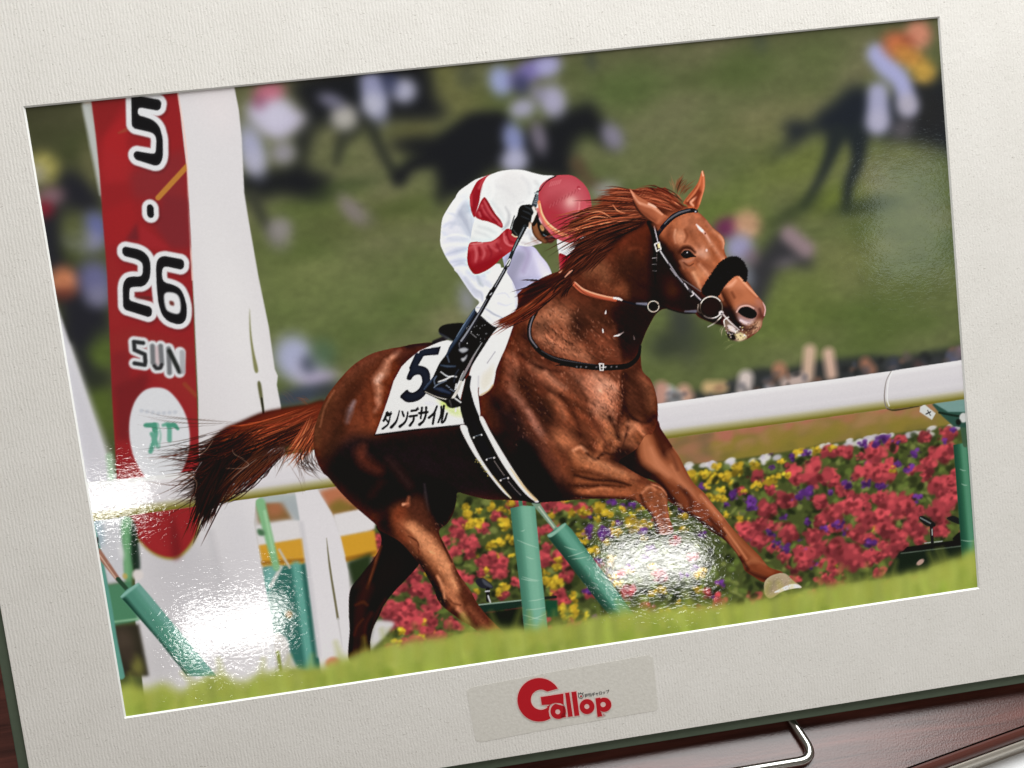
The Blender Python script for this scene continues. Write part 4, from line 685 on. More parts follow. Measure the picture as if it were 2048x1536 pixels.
Fl('C', [480, 1060, 640, 1060, 780, 1160, 880, 1280, 1000, 1360, 1090, 1400, 1090, 1480, 1000, 1500, 860, 1500, 760, 1400, 640, 1300, 520, 1240], (128, 70, 42), 12, .85); S('C', [640, 1120, 760, 1220, 860, 1300], [30, 34, 24], (104, 52, 31), 10, .6); S('C', [960, 1240, 1020, 1340, 1060, 1420], [20, 24, 18], (156, 98, 66), 8, .7)
Fl('C', [380, 1100, 480, 1100, 560, 1260, 540, 1330, 440, 1340, 380, 1240], (38, 22, 17), 10, .85); S('C', [180, 1040, 260, 1120, 340, 1240, 440, 1380, 520, 1500], [12, 16, 14, 14, 12], (150, 98, 76), 6, .8); S('C', [200, 1000, 220, 1060], [14, 10], (150, 96, 70), 7, .6)
Fl('C', [-20, 1080, 120, 1080, 220, 1180, 320, 1320, 420, 1480, 500, 1560, 60, 1560, 40, 1380], (26, 18, 20), 10, .9); S('C', [60, 1000, 120, 1080, 140, 1180], [14, 18, 14], (70, 36, 26), 9, .7); S('C', [20, 1240, 60, 1340], 20, (66, 34, 24), 10, .6)
Fl('C', [560, 1340, 700, 1400, 780, 1480, 820, 1540, 600, 1540, 500, 1460], (150, 92, 58), 10, .85); Fl('C', [740, 1300, 860, 1420, 900, 1500, 820, 1500, 740, 1420], (52, 27, 17), 8, .85)
# breast folds and near foreleg
Fl('F', [500, 330, 560, 250, 640, 270, 650, 380, 600, 440, 520, 460, 490, 420], (146, 88, 54), 6, .85); S('F', [520, 450, 560, 400, 590, 350], [12, 22, 8], (92, 50, 30), 5, .8); S('F', [640, 180, 640, 280, 660, 360], [5, 7, 5], (60, 30, 20), 3, .8); S('F', [600, 200, 640, 250, 700, 200], [4, 5, 3], (60, 32, 22), 2.5, .7)
Fl('F', [650, 250, 720, 180, 800, 240, 820, 310, 760, 400, 660, 400], (142, 86, 54), 8, .85); S('F', [680, 300, 740, 260], 10, (176, 116, 80), 6, .7); Fl('F', [750, 330, 780, 280, 815, 300, 800, 340, 760, 360], (108, 60, 34), 3, .85); S('F', [670, 380, 690, 300], 3, (80, 44, 30), 2, .7)
Fl('F', [640, 380, 740, 400, 720, 500, 640, 520, 580, 480], (36, 19, 14), 7, .9)
Fl('F', [300, 440, 400, 400, 520, 480, 660, 560, 780, 620, 880, 640, 960, 690, 972, 730, 980, 880, 1010, 975, 905, 978, 880, 890, 830, 820, 760, 750, 600, 740, 420, 740, 320, 640], (126, 70, 40), 8, .95)
S('F', [340, 440, 460, 500, 600, 560, 740, 600], [18, 34, 30, 16], (164, 102, 64), 9, .85); S('F', [330, 410, 380, 390, 420, 420], [6, 8, 5], (190, 130, 92), 3, .8); S('F', [300, 560, 420, 560, 560, 600, 700, 640], [14, 12, 8, 6], (82, 42, 24), 6, .85); S('F', [340, 580, 460, 610, 600, 620, 720, 650], [5, 6, 5, 3], (48, 24, 15), 3, .85)
S('F', [360, 690, 480, 690, 620, 690, 720, 700], [12, 16, 16, 10], (150, 86, 50), 6, .75); S('F', [300, 650, 420, 655, 560, 650, 680, 660], [10, 8, 5, 3], (56, 28, 17), 4, .85); S('F', [300, 720, 450, 735, 600, 738, 740, 745], [9, 8, 6, 6], (48, 25, 16), 4, .9); S('F', [430, 690, 520, 670, 600, 680], [5, 7, 3], (176, 110, 70), 3, .6)
Fl('F', [790, 660, 860, 640, 930, 680, 960, 740, 940, 800, 860, 800, 800, 760], (136, 78, 46), 6, .85); S('F', [800, 700, 850, 660, 890, 680], [4, 7, 4], (196, 130, 90), 3, .7); S('F', [790, 720, 820, 800, 880, 870, 910, 950], [5, 6, 6, 5], (66, 34, 21), 3, .85); S('F', [930, 700, 955, 760, 965, 830, 985, 930], [6, 8, 8, 7], (160, 100, 64), 4, .75); S('F', [860, 780, 900, 860, 940, 960], [10, 12, 10], (146, 84, 50), 5, .8); S('F', [840, 830, 880, 900, 905, 975], [5, 6, 6], (40, 22, 15), 3, .85); S('F', [860, 640, 930, 670, 965, 715], [3, 3, 2], (204, 142, 104), 1.2, .6)
Fl('F', [0, 60, 60, 180, 140, 300, 240, 440, 280, 600, 240, 640, 160, 520, 60, 360, 0, 300], (88, 48, 34), 9, .8); S('F', [20, 140, 80, 260, 140, 340], [10, 12, 10], (150, 100, 80), 5, .7); S('F', [140, 330, 230, 450, 270, 560], [12, 16, 14], (118, 62, 36), 8, .7)
Fl('F', [-40, 340, 60, 400, 140, 520, 220, 640, 300, 720, 260, 760, 60, 770, -60, 700], (15, 13, 18), 7, .96); Fl('F', [240, 600, 300, 660, 360, 740, 240, 755], (34, 20, 16), 7, .85)
# creases between the muscles, and the lit ridges beside them
for z, p, w, c, b, a in (('C', [240, 700, 330, 780, 460, 840, 600, 870], [5, 8, 8, 4], (58, 29, 20), 4, .75), ('C', [250, 800, 400, 950, 540, 1050, 640, 1110], [6, 10, 10, 5], (66, 34, 23), 6, .6), ('C', [470, 870, 560, 960, 650, 1010], [7, 10, 5], (178, 120, 90), 5, .6), ('C', [600, 1060, 690, 1180, 750, 1310, 770, 1420], [6, 10, 10, 6], (58, 28, 18), 5, .65),
                         ('C', [850, 1230, 900, 1330, 960, 1430, 1000, 1500], [5, 8, 8, 5], (70, 36, 24), 5, .6), ('C', [1020, 1250, 1060, 1330, 1092, 1430], [5, 7, 5], (50, 25, 17), 3.5, .75), ('C', [1130, 880, 1128, 1010, 1140, 1150, 1120, 1260], [5, 7, 7, 5], (48, 24, 16), 3.5, .7), ('C', [1150, 1200, 1180, 1290, 1160, 1420], [5, 7, 5], (56, 28, 19), 3.5, .7),
                         ('C', [1160, 1195, 1230, 1270, 1330, 1300, 1400, 1250], [5, 8, 8, 5], (46, 24, 17), 3.5, .75), ('C', [1180, 1310, 1250, 1330, 1310, 1400], [8, 12, 6], (180, 118, 82), 5, .7), ('C', [900, 900, 1000, 950, 1080, 1040], [10, 14, 8], (196, 140, 108), 7, .5), ('C', [980, 1080, 1040, 1180, 1060, 1290], [8, 12, 7], (170, 110, 78), 5, .55), ('C', [520, 1080, 600, 1160, 640, 1260], [10, 14, 8], (160, 100, 68), 7, .55),
                         ('C', [660, 900, 760, 1000, 820, 1110], [5, 8, 5], (84, 44, 28), 5, .6), ('C', [380, 640, 300, 560, 300, 480], [8, 12, 8], (54, 28, 20), 5, .6), ('C', [100, 760, 90, 880, 60, 980], [8, 10, 6], (62, 32, 22), 6, .6), ('C', [200, 720, 230, 820, 220, 920], [6, 9, 5], (150, 94, 68), 5, .55), ('C', [540, 300, 640, 260, 720, 280], [6, 9, 5], (96, 52, 34), 5, .6),
                         ('F', [420, 430, 470, 470, 500, 470], [4, 6, 4], (56, 28, 18), 3, .75), ('F', [300, 470, 330, 560, 320, 640], [5, 8, 6], (70, 36, 22), 5, .6), ('F', [440, 470, 560, 520, 680, 570], [6, 10, 5], (190, 128, 86), 5, .6), ('F', [720, 610, 800, 630, 860, 640], [5, 7, 4], (90, 46, 28), 4, .6), ('F', [500, 460, 540, 430, 600, 440, 640, 400], [3, 5, 5, 3], (48, 24, 16), 3, .75)):
    S(z, p, w, c, b, a)
# coat: fine hair direction and damp creases on shoulder and breast
def coat(z, x0, y0, x1, y1, n, ang, L, cols, a, seed, jit=25):
    g = np.random.default_rng(seed)
    for i in range(n):
        x, y = g.uniform(x0, x1), g.uniform(y0, y1); an = math.radians(ang+g.normal()*jit); l = L*g.uniform(.5, 1.5)
        dx, dy = math.cos(an)*l, math.sin(an)*l
        stroke(z, [x-dx, y-dy, x+g.normal()*l*.25, y+g.normal()*l*.2, x+dx, y+dy], [.6, 2.2, .5], cols[g.integers(len(cols))], .9, a*.75, clip=BM)
LT = [(176, 118, 86), (152, 96, 66), (190, 136, 106)]; DKc = [(60, 30, 20), (44, 22, 16)]
coat('C', 380, 340, 760, 760, 150, 52, 16, LT+DKc, .42, 31); coat('C', 600, 800, 1120, 1240, 170, 60, 14, LT+DKc, .32, 32); coat('C', 760, 420, 1080, 780, 120, 45, 14, LT+DKc+DKc, .35, 33)
coat('C', 1000, 880, 1140, 1250, 80, 70, 16, DKc+LT, .4, 34, 18); coat('C', 100, 600, 400, 1040, 120, 65, 14, LT+DKc, .25, 35); coat('C', 480, 480, 760, 700, 70, 55, 22, DKc, .4, 36, 12); coat('C', 200, 1040, 500, 1500, 90, 55, 12, LT+DKc, .28, 37, 20)
coat('H', 280, 780, 660, 1090, 150, 40, 10, [(132, 80, 52), (64, 32, 21), (100, 56, 36)], .35, 38, 50); coat('Y', 280, 200, 760, 760, 160, 70, 12, [(140, 84, 58), (64, 34, 22)], .16, 39, 20); coat('F', 320, 420, 960, 740, 120, 25, 12, LT+DKc, .22, 40, 15); coat('N', 700, 500, 1110, 1060, 110, 55, 12, [(206, 146, 106), (120, 66, 40)], .3, 41, 15)
coat('F', 420, 60, 660, 420, 120, 70, 12, LT+DKc, .3, 42, 30); coat('H', 540, 1200, 800, 1530, 60, 60, 10, [(56, 30, 22), (22, 11, 9)], .5, 43)
fl = [(1060, 565, 1100, 555, 1140, 530), (990, 345, 985, 370), (1225, 560, 1232, 590), (960, 500, 965, 530)]
for p in fl: stroke('C', list(p), [2, 4, 1.5] if len(p) > 4 else [1, 3], (236, 230, 224), .5)
fine = noise(3, 3, 77, 2)*.035; IMG *= (1+fine*BM)[..., None]
Fl('H', [870, 520, 930, 640, 1040, 820, 1130, 960, 1230, 1080, 1250, 1180, 1180, 1225, 1040, 1190, 940, 1180, 880, 1220, 820, 1180, 830, 900, 840, 700], (22, 12, 9), 8, .85)
Fl('H', [640, 1120, 800, 1150, 870, 1240, 800, 1400, 755, 1500, 620, 1500, 560, 1300], (26, 13, 11), 7, .75)
Fl('H', [700, 560, 800, 560, 830, 700, 800, 800, 700, 760], (70, 30, 18), 9, .6); Fl('H', [560, 820, 700, 760, 780, 900, 700, 1080, 640, 1000], (48, 25, 17), 9, .7)
st = rnoise(52, 9, 2.4, 5); st2 = rnoise(64, 16, 4.5, 6); st3 = rnoise(45, 30, 9, 8)
wet = mask('C', [340, 420, 640, 240, 1060, 480, 1280, 700, 1430, 1200, 1400, 1500, 500, 1560, 150, 1200, 100, 700], True, 14)*BM
IMG *= (1+(st*.035+st2*.045+st3*.05)*wet)[..., None]; IMG *= (1+(st*.02+st3*.035)*BM)[..., None]
# ---- head
HD = [840, 470, 960, 430, 1110, 335, 1215, 385, 1285, 442, 1350, 520, 1425, 585, 1450, 640, 1445, 700, 1470, 770, 1560, 890, 1640, 970, 1700, 1060, 1760, 1130, 1790, 1185, 1785, 1245, 1765, 1290, 1752, 1350, 1705, 1400, 1625, 1450, 1560, 1462, 1495, 1440, 1462, 1380, 1438, 1335, 1350, 1312, 1240, 1240, 1240, 1120, 1140, 980, 1040, 840, 960, 700, 900, 600]
def hd(pts, c, b, a=.9): fill('H', pts, c, b, a, clip=BM)
hd([940, 500, 1100, 400, 1210, 390, 1290, 450, 1350, 520, 1430, 590, 1450, 650, 1445, 700, 1470, 770, 1400, 850, 1320, 920, 1250, 1020, 1180, 960, 1090, 850, 1060, 760, 1000, 660, 920, 600], (164, 98, 62), 5, .97)
hd([900, 470, 960, 420, 1080, 380, 1130, 350, 1210, 380, 1130, 400, 1010, 450, 940, 520, 890, 580], (150, 84, 52), 4, .9)
hd([1080, 420, 1200, 400, 1290, 470, 1260, 560, 1180, 560, 1100, 520], (178, 112, 76), 7, .8); hd([1030, 560, 1090, 540, 1130, 580, 1120, 640, 1060, 660, 1030, 620], (202, 142, 104), 5, .8); S('H', [1120, 540, 1140, 590, 1120, 640], [4, 6, 3], (120, 64, 38), 3, .8); S('H', [1040, 540, 1030, 600, 1040, 650], [3, 4, 3], (220, 166, 130), 2.5, .7)
hd([930, 580, 1000, 560, 1030, 660, 1060, 700, 990, 700, 940, 650], (118, 58, 32), 7, .85); hd([1120, 640, 1220, 620, 1300, 700, 1300, 800, 1220, 760, 1160, 690], (186, 122, 86), 7, .8); hd([1210, 700, 1280, 690, 1320, 740, 1280, 780, 1220, 760], (214, 166, 138), 6, .75); spot('H', 1300, 710, 10, 12, (236, 210, 196), .8, soft=.6)
hd([1290, 560, 1370, 560, 1430, 620, 1440, 700, 1380, 700, 1320, 640], (176, 106, 68), 6, .85); S('H', [1410, 590, 1440, 640, 1440, 690], [5, 7, 4], (214, 158, 124), 3, .85); S('H', [1290, 580, 1340, 660, 1400, 740, 1460, 800], [5, 8, 8, 5], (208, 150, 116), 4, .75); S('H', [1340, 700, 1380, 780, 1400, 830], [10, 12, 8], (150, 84, 50), 5, .7)
S('H', [1215, 495, 1245, 530, 1280, 565], [2, 6, 4], (240, 222, 212), 1.6, .95); spot('H', 1262, 545, 16, 10, (246, 236, 230), .9, 45, .5); S('H', [1280, 560, 1300, 590, 1330, 640], [4, 4, 2], (216, 164, 136), 2, .8); spot('H', 1288, 570, 7, 8, (120, 62, 40), .8, soft=.6)
hd([1060, 780, 1140, 800, 1260, 800, 1330, 860, 1280, 960, 1240, 1030, 1170, 950, 1100, 860], (158, 92, 58), 6, .9); hd([1160, 880, 1240, 860, 1330, 870, 1300, 930, 1240, 960, 1230, 1020, 1190, 960], (196, 132, 90), 6, .8); S('H', [1190, 900, 1220, 980, 1250, 1030], [6, 8, 4], (216, 160, 118), 4, .8); S('H', [1080, 860, 1140, 960, 1220, 1060], [12, 16, 10], (104, 54, 32), 6, .8); S('H', [1240, 780, 1320, 840, 1370, 870], [8, 10, 5], (136, 76, 46), 5, .6)
hd([920, 640, 1020, 700, 1080, 800, 1120, 900, 1200, 1020, 1260, 1090, 1200, 1200, 1040, 1160, 940, 1000, 900, 820], (30, 15, 11), 7, .93); hd([960, 940, 1040, 960, 1060, 1080, 980, 1100], (78, 42, 24), 9, .6); hd([1040, 700, 1080, 700, 1090, 780, 1060, 790], (60, 28, 18), 5, .8)
S('H', [1210, 790, 1290, 860, 1340, 930], [10, 14, 8], (126, 70, 44), 5, .6); S('H', [1350, 570, 1400, 650, 1420, 760], [8, 12, 8], (142, 80, 50), 5, .55); S('H', [1150, 540, 1190, 620, 1240, 680], [10, 14, 8], (138, 78, 48), 6, .6); S('H', [1000, 520, 980, 600, 1010, 680], [10, 14, 10], (112, 58, 36), 6, .6)
S('H', [1300, 470, 1360, 550, 1420, 600], [6, 8, 5], (196, 136, 100), 4, .6); S('H', [1100, 860, 1160, 930, 1210, 1000], [8, 10, 6], (120, 66, 42), 5, .7); S('H', [1240, 830, 1300, 900, 1330, 940], [5, 7, 4], (206, 150, 114), 4, .6); S('H', [1050, 690, 1070, 760, 1120, 830], [10, 12, 8], (84, 44, 30), 6, .6)
S('H', [1170, 460, 1240, 450, 1290, 480], [8, 12, 6], (150, 90, 58), 6, .5); IMG *= (1+(noise(5, 5, 55, 2)*.035+noise(14, 12, 56)*.03)*BM)[..., None]
# eye
S('H', [1074.7, 724.3, 1108.3, 691.5, 1158.7, 691.5, 1200.7, 724.3], [7, 9, 9, 5], (58, 28, 18), 3, .85); fill('H', [1087.3, 736.6, 1116.7, 707.9, 1158.7, 712.0, 1192.3, 744.8, 1213.3, 763.7, 1175.5, 767.0, 1125.1, 777.6, 1095.7, 761.2], (14, 10, 10), .6); S('H', [1091.5, 730.9, 1116.7, 706.3, 1158.7, 707.9, 1192.3, 736.6], [1.5, 2.4, 2, 1.5], (140, 92, 70), .7, .7); spot('H', 1138, 728, 6, 5, (206, 210, 216), .9, soft=.5); spot('H', 1126, 738, 16, 6, (60, 52, 56), .6, soft=.6)
S('H', [1100, 795, 1150, 800, 1190, 780], [6, 8, 4], (176, 124, 98), 2.5, .6); S('H', [1110, 810, 1150, 840, 1190, 820], [2, 3, 2], (96, 52, 34), 1.2, .8); S('H', [1100, 820, 1140, 850, 1190, 850], [3, 4, 2], (140, 92, 66), 1.8, .6); S('H', [1080, 800, 1110, 860], [5, 3], (150, 96, 68), 2.5, .7)
# muzzle
hd([1390, 1080, 1450, 990, 1540, 910, 1600, 950, 1660, 1010, 1720, 1080, 1770, 1130, 1720, 1180, 1600, 1170, 1540, 1220, 1460, 1170], (176, 110, 72), 5, .97); hd([1450, 980, 1540, 915, 1600, 950, 1640, 1010, 1560, 1040, 1480, 1030], (196, 130, 92), 5, .7); S('H', [1560, 920, 1640, 1010, 1720, 1090], [3, 5, 4], (220, 160, 122), 2, .8); S('H', [1440, 1020, 1500, 1000, 1540, 960], [4, 8, 4], (224, 172, 138), 3, .6)
hd([1440, 1010, 1500, 1080, 1520, 1180, 1460, 1180, 1400, 1080], (92, 48, 28), 5, .85); S('H', [1420, 1060, 1460, 1130, 1490, 1180], [8, 10, 8], (54, 27, 17), 4, .8); S('H', [1400, 1060, 1430, 1120], [7, 4], (190, 122, 84), 3, .7); hd([1500, 1020, 1580, 1020, 1600, 1090, 1540, 1130, 1500, 1100], (150, 88, 56), 6, .6); S('H', [1510, 1060, 1530, 1100], 5, (96, 50, 30), 3, .6)
hd([1430, 1170, 1500, 1180, 1550, 1230, 1580, 1300, 1640, 1340, 1640, 1400, 1560, 1380, 1500, 1300, 1440, 1230], (30, 18, 14), 4, .93); hd([1540, 1200, 1600, 1160, 1680, 1170, 1730, 1200, 1700, 1300, 1640, 1330, 1570, 1280], (150, 116, 104), 4, .9)
fill('H', [1556, 1210, 1600, 1178, 1660, 1182, 1712, 1220, 1708, 1260, 1670, 1278, 1600, 1255], (10, 8, 9), .7); S('H', [1550, 1220, 1580, 1180, 1640, 1168, 1690, 1190], [3, 4, 3, 3], (196, 164, 150), 1.2, .85); hd([1560, 1260, 1640, 1290, 1700, 1275, 1680, 1320, 1630, 1330, 1580, 1300], (176, 164, 166), 3, .85); S('H', [1580, 1290, 1640, 1318, 1680, 1310], [4, 6, 4], (220, 212, 214), 2, .75)
hd([1700, 1110, 1770, 1130, 1790, 1190, 1785, 1250, 1740, 1240, 1720, 1180], (160, 110, 88), 4, .85); S('H', [1770, 1140, 1788, 1195, 1780, 1250], [3, 4, 3], (212, 184, 176), 1.4, .85); S('H', [1740, 1200, 1755, 1260, 1750, 1290], [5, 7, 4], (84, 48, 38), 3, .8)
hd([1640, 1330, 1720, 1280, 1765, 1280, 1752, 1350, 1705, 1400, 1640, 1430, 1560, 1400, 1580, 1360], (132, 96, 70), 4, .9); hd([1700, 1310, 1760, 1290, 1750, 1350, 1690, 1400], (190, 158, 120), 4, .75); S('H', [1580, 1350, 1640, 1370, 1700, 1340], [5, 6, 4], (60, 40, 30), 3, .8); coat('H', 1580, 1300, 1750, 1430, 70, 40, 8, [(206, 180, 140), (70, 48, 36)], .5, 51, 60)
fill('H', [1440, 1300, 1480, 1280, 1540, 1360, 1600, 1400, 1630, 1440, 1560, 1465, 1490, 1440, 1462, 1380], (120, 108, 92), 1.5, .95); fill('H', [1470, 1390, 1520, 1390, 1545, 1430, 1520, 1455, 1480, 1435], (26, 20, 16), 1.2); fill('H', [1470, 1330, 1520, 1340, 1560, 1390, 1500, 1380], (214, 212, 206), 1.4, .9); fill('H', [1540, 1400, 1600, 1400, 1635, 1430, 1580, 1462, 1550, 1450], (206, 202, 150), 1.6, .9)
for i in range(40): spot('H', rng.uniform(1460, 1630), rng.uniform(1340, 1460), rng.uniform(3, 8), rng.uniform(2, 5), ((240, 240, 232), (60, 50, 40), (190, 190, 120))[i % 3], .75, rng.uniform(0, 90), .4)
hair('H', (1450, 1330), (1430, 1420), 8, 15, 20, .1, .9, [(170, 160, 130)], .8, None, 52); hair('H', (1540, 1455), (1440, 1500), 8, 30, 30, .1, .8, [(150, 150, 100)], .6, None, 53)
hd([1250, 1120, 1330, 1090, 1410, 1120, 1440, 1200, 1420, 1300, 1340, 1310, 1250, 1260, 1230, 1180], (30, 17, 12), 3, .92)
# ---- ears
fill('H', [1105, 315, 1150, 250, 1200, 190, 1235, 130, 1262, 48, 1282, 90, 1285, 180, 1265, 260, 1240, 340, 1215, 372, 1160, 365, 1130, 335], (176, 96, 56), .6, lab=HORSE)
em = mask('H', [1105, 315, 1150, 250, 1200, 190, 1235, 130, 1262, 48, 1282, 90, 1285, 180, 1265, 260, 1240, 340, 1215, 372, 1160, 365, 1130, 335])
fill('H', [1120, 320, 1180, 240, 1230, 170, 1240, 220, 1200, 280, 1170, 340], (104, 48, 28), 3, .9, clip=em); stroke('H', [1262, 60, 1240, 160, 1200, 230, 1140, 300], [2, 4, 5, 4], (196, 118, 74), 1.5, .8, clip=em); stroke('H', [1275, 90, 1275, 200, 1240, 320], [3, 4, 3], (206, 136, 92), 2, .8, clip=em); stroke('H', [1215, 270, 1170, 310, 1190, 340], [4, 6, 3], (222, 160, 122), 1.6, .85, clip=em); stroke('H', [1240, 230, 1215, 300, 1210, 350], [8, 8, 5], (110, 50, 30), 3, .8, clip=em); stroke('H', [1262, 52, 1270, 90], 3, (226, 180, 140), 1, .8, clip=em)
# ---- mane (poll and crest), drawn over the rider later
def mane():
    M1 = [(142, 74, 46), (124, 60, 36), (100, 46, 28), (162, 94, 62), (82, 37, 24), (112, 52, 32)]; M2 = [(62, 30, 21), (40, 20, 15), (84, 40, 26), (28, 15, 12)]
    fill('H', [1090, 350, 1000, 250, 900, 205, 800, 210, 700, 235, 560, 225, 480, 225, 540, 260, 420, 295, 480, 320, 400, 360, 480, 370, 300, 420, 180, 470, 160, 520, 250, 520, 200, 600, 300, 560, 430, 560, 560, 500, 720, 440, 800, 380, 920, 370, 1040, 380], (92, 44, 28), 1.5, lab=HORSE)
    fill('H', [700, 300, 800, 420, 760, 470, 600, 540, 430, 580, 330, 640, 240, 700, 180, 800, 130, 880, 180, 920, 300, 860, 420, 760, 520, 660, 660, 560, 780, 480], (34, 18, 14), 4, .95, lab=HORSE)
    hair('H', (1100, 350), (800, 250), 90, 50, 60, .12, 2.4, M1, .85, None, 61, HORSE); hair('H', (1000, 310), (680, 280), 80, 60, 50, .1, 2.4, M1, .8, None, 62, HORSE); hair('H', (860, 280), (430, 270), 80, 50, 60, .03, 2.4, M1, .85, None, 63, HORSE)
    hair('H', (840, 350), (400, 370), 80, 50, 60, .03, 2.2, M1+M2[:2], .85, None, 64, HORSE); hair('H', (860, 400), (230, 470), 100, 40, 60, .05, 2.2, M1+M2[:2], .85, None, 65, HORSE); hair('H', (820, 420), (150, 560), 90, 40, 50, .06, 2.2, M1+M2, .85, None, 66, HORSE)
    hair('H', (640, 480), (150, 680), 40, 40, 40, .05, 2, M2+[(110, 52, 32)], .9, None, 67, HORSE); hair('H', (740, 480), (330, 640), 60, 40, 40, .03, 2.4, M2, .85, None, 68, HORSE); hair('H', (560, 600), (140, 880), 70, 70, 60, .05, 2.4, M2, .9, None, 69, HORSE); hair('H', (480, 680), (300, 860), 40, 60, 40, .05, 1.8, M2+[(92, 46, 30)], .7, None, 70)
    hair('H', (420, 640), (160, 760), 16, 60, 60, .04, 1.4, M2, .9, None, 71)
    hair('H', (1050, 250), (1130, 130), 16, 40, 60, -.12, 1.6, M1, .85, None, 72); hair('H', (1020, 230), (1000, 100), 8, 30, 50, .1, 1.2, [(186, 130, 90), (160, 100, 62)], .8, None, 73); hair('H', (1080, 260), (1160, 160), 8, 20, 30, -.12, 1.2, M1, .8, None, 74); hair('H', (900, 215), (820, 190), 10, 40, 20, .1, 1.2, M2, .7, None, 75)
    for p in ([330, 400, 420, 390, 510, 440], [280, 470, 380, 430, 480, 440], [520, 330, 560, 380, 620, 400]): stroke('H', p, [1, 2.4, 1], (214, 136, 92), .6, .8)
    # near ear over the mane
    fill('H', [658, 198, 690, 225, 730, 260, 800, 300, 870, 340, 930, 400, 985, 440, 940, 480, 900, 500, 850, 470, 790, 440, 740, 380, 700, 320, 690, 270], (168, 100, 66), .8, lab=HORSE)
    e2 = mask('H', [658, 198, 690, 225, 730, 260, 800, 300, 870, 340, 930, 400, 985, 440, 940, 480, 900, 500, 850, 470, 790, 440, 740, 380, 700, 320, 690, 270])
    stroke('H', [672, 215, 720, 300, 770, 330, 860, 360, 930, 410], [3, 5, 6, 6, 4], (206, 146, 112), 2, .85, clip=e2); stroke('H', [690, 290, 740, 370, 800, 420, 870, 460], [5, 10, 14, 8], (112, 58, 36), 4, .85, clip=e2); stroke('H', [760, 350, 830, 390, 880, 440], [8, 12, 8], (150, 84, 54), 4, .7, clip=e2); stroke('H', [820, 325, 880, 350], 4, (232, 196, 172), 2, .8, clip=e2)
    fill('H', [840, 470, 900, 490, 930, 470, 960, 440, 1000, 430, 940, 520, 900, 540, 860, 520], (120, 62, 38), 3, .85); stroke('H', [690, 300, 720, 360, 770, 420, 840, 470], [3, 4, 4, 2], (58, 30, 22), 1.2, .8)
    # lower mane blowing over the withers
    fill('C', [640, 30, 700, 90, 640, 150, 520, 240, 380, 310, 240, 390, 120, 460, 80, 430, 200, 370, 260, 260, 330, 160, 420, 100, 540, 60], (52, 25, 18), 2, lab=HORSE)
    hair('C', (640, 90), (180, 430), 90, 50, 40, -.04, 2.4, M2+[(96, 42, 26), (120, 54, 32)], .9, None, 81, HORSE); hair('C', (560, 90), (280, 200), 30, 40, 50, .0, 2, M2, .9, None, 82, HORSE); hair('C', (480, 90), (290, 84), 6, 14, 12, .02, 1.4, M2, .9, None, 83); hair('C', (400, 270), (90, 440), 40, 30, 18, -.05, 1.8, [(120, 54, 32), (150, 80, 50), (84, 38, 24)], .9, None, 84, HORSE); hair('C', (700, 60), (560, 200), 40, 50, 70, .05, 2, M2, .85, None, 85)
    stroke('C', [640, 60, 680, 20, 700, 5], [2, 4, 2], (206, 150, 120), 1, .8)
# ---- saddle cloth, pad, girth
stroke('Y', [1060, 100, 1150, 60], 10, (30, 26, 30), 2)
CL = [595, 822, 640, 700, 700, 530, 740, 400, 800, 290, 860, 230, 940, 165, 1040, 120, 1100, 95, 1160, 80, 1220, 90, 1280, 200, 1300, 400, 1260, 560, 1270, 640, 1295, 742, 1100, 762, 900, 782, 700, 808]
fill('Y', CL, (228, 226, 228), .5, sm=False, lab=CLOTH); clm = mask('Y', CL, False)
for p, w, c, b, a in (([1000, 580, 1200, 600], 20, (206, 206, 214), 8, .7), ([1100, 540, 1200, 620, 1280, 660], [10, 24, 16], (190, 204, 128), 7, .75), ([700, 560, 760, 420, 850, 270], 12, (238, 236, 236), 6, .7), ([1060, 140, 1140, 110], 12, (240, 238, 238), 5, .8), ([1130, 580, 1150, 600], 10, (176, 196, 96), 4, .7), ([640, 790, 900, 760, 1270, 720], 6, (236, 236, 236), 3, .7), ([1200, 685, 1195, 750], 3, (246, 246, 248), 1, .9), ([1230, 600, 1225, 640], 3, (246, 246, 240), 1, .9), ([1040, 240, 1080, 200, 1100, 160], 8, (214, 214, 220), 4, .6)):
    stroke('Y', p, w, c, b, a, clip=clm)
stroke('Y', [592, 826, 700, 812, 900, 786, 1100, 766, 1292, 746], 3, (14, 12, 16), 1.5, .9)
NV = (38, 42, 54)
def flat(z, pts, c): fill(z, pts, c, .5, sm=False)
fill('Y', [880, 300, 945, 165, 985, 148, 1110, 130, 1090, 195, 975, 205, 920, 300], NV, .5, sm=False)
fill('Y', [840, 378, 885, 285, 945, 280, 1000, 300, 1024, 345, 1024, 420, 1000, 490, 950, 545, 890, 568, 840, 568, 805, 545, 790, 520, 842, 470, 862, 486, 895, 490, 935, 462, 962, 410, 952, 362, 925, 352, 895, 365, 870, 394], NV, .5)
stroke('Y', [925, 200, 880, 300], 10, NV, .5, sm=False)
stroke('W', [395, 515, 345, 640, 315, 695], 5, (26, 26, 34), .5); stroke('W', [380, 530, 440, 545, 470, 540], 5, (26, 26, 34), .5)
INK = (24, 25, 32)
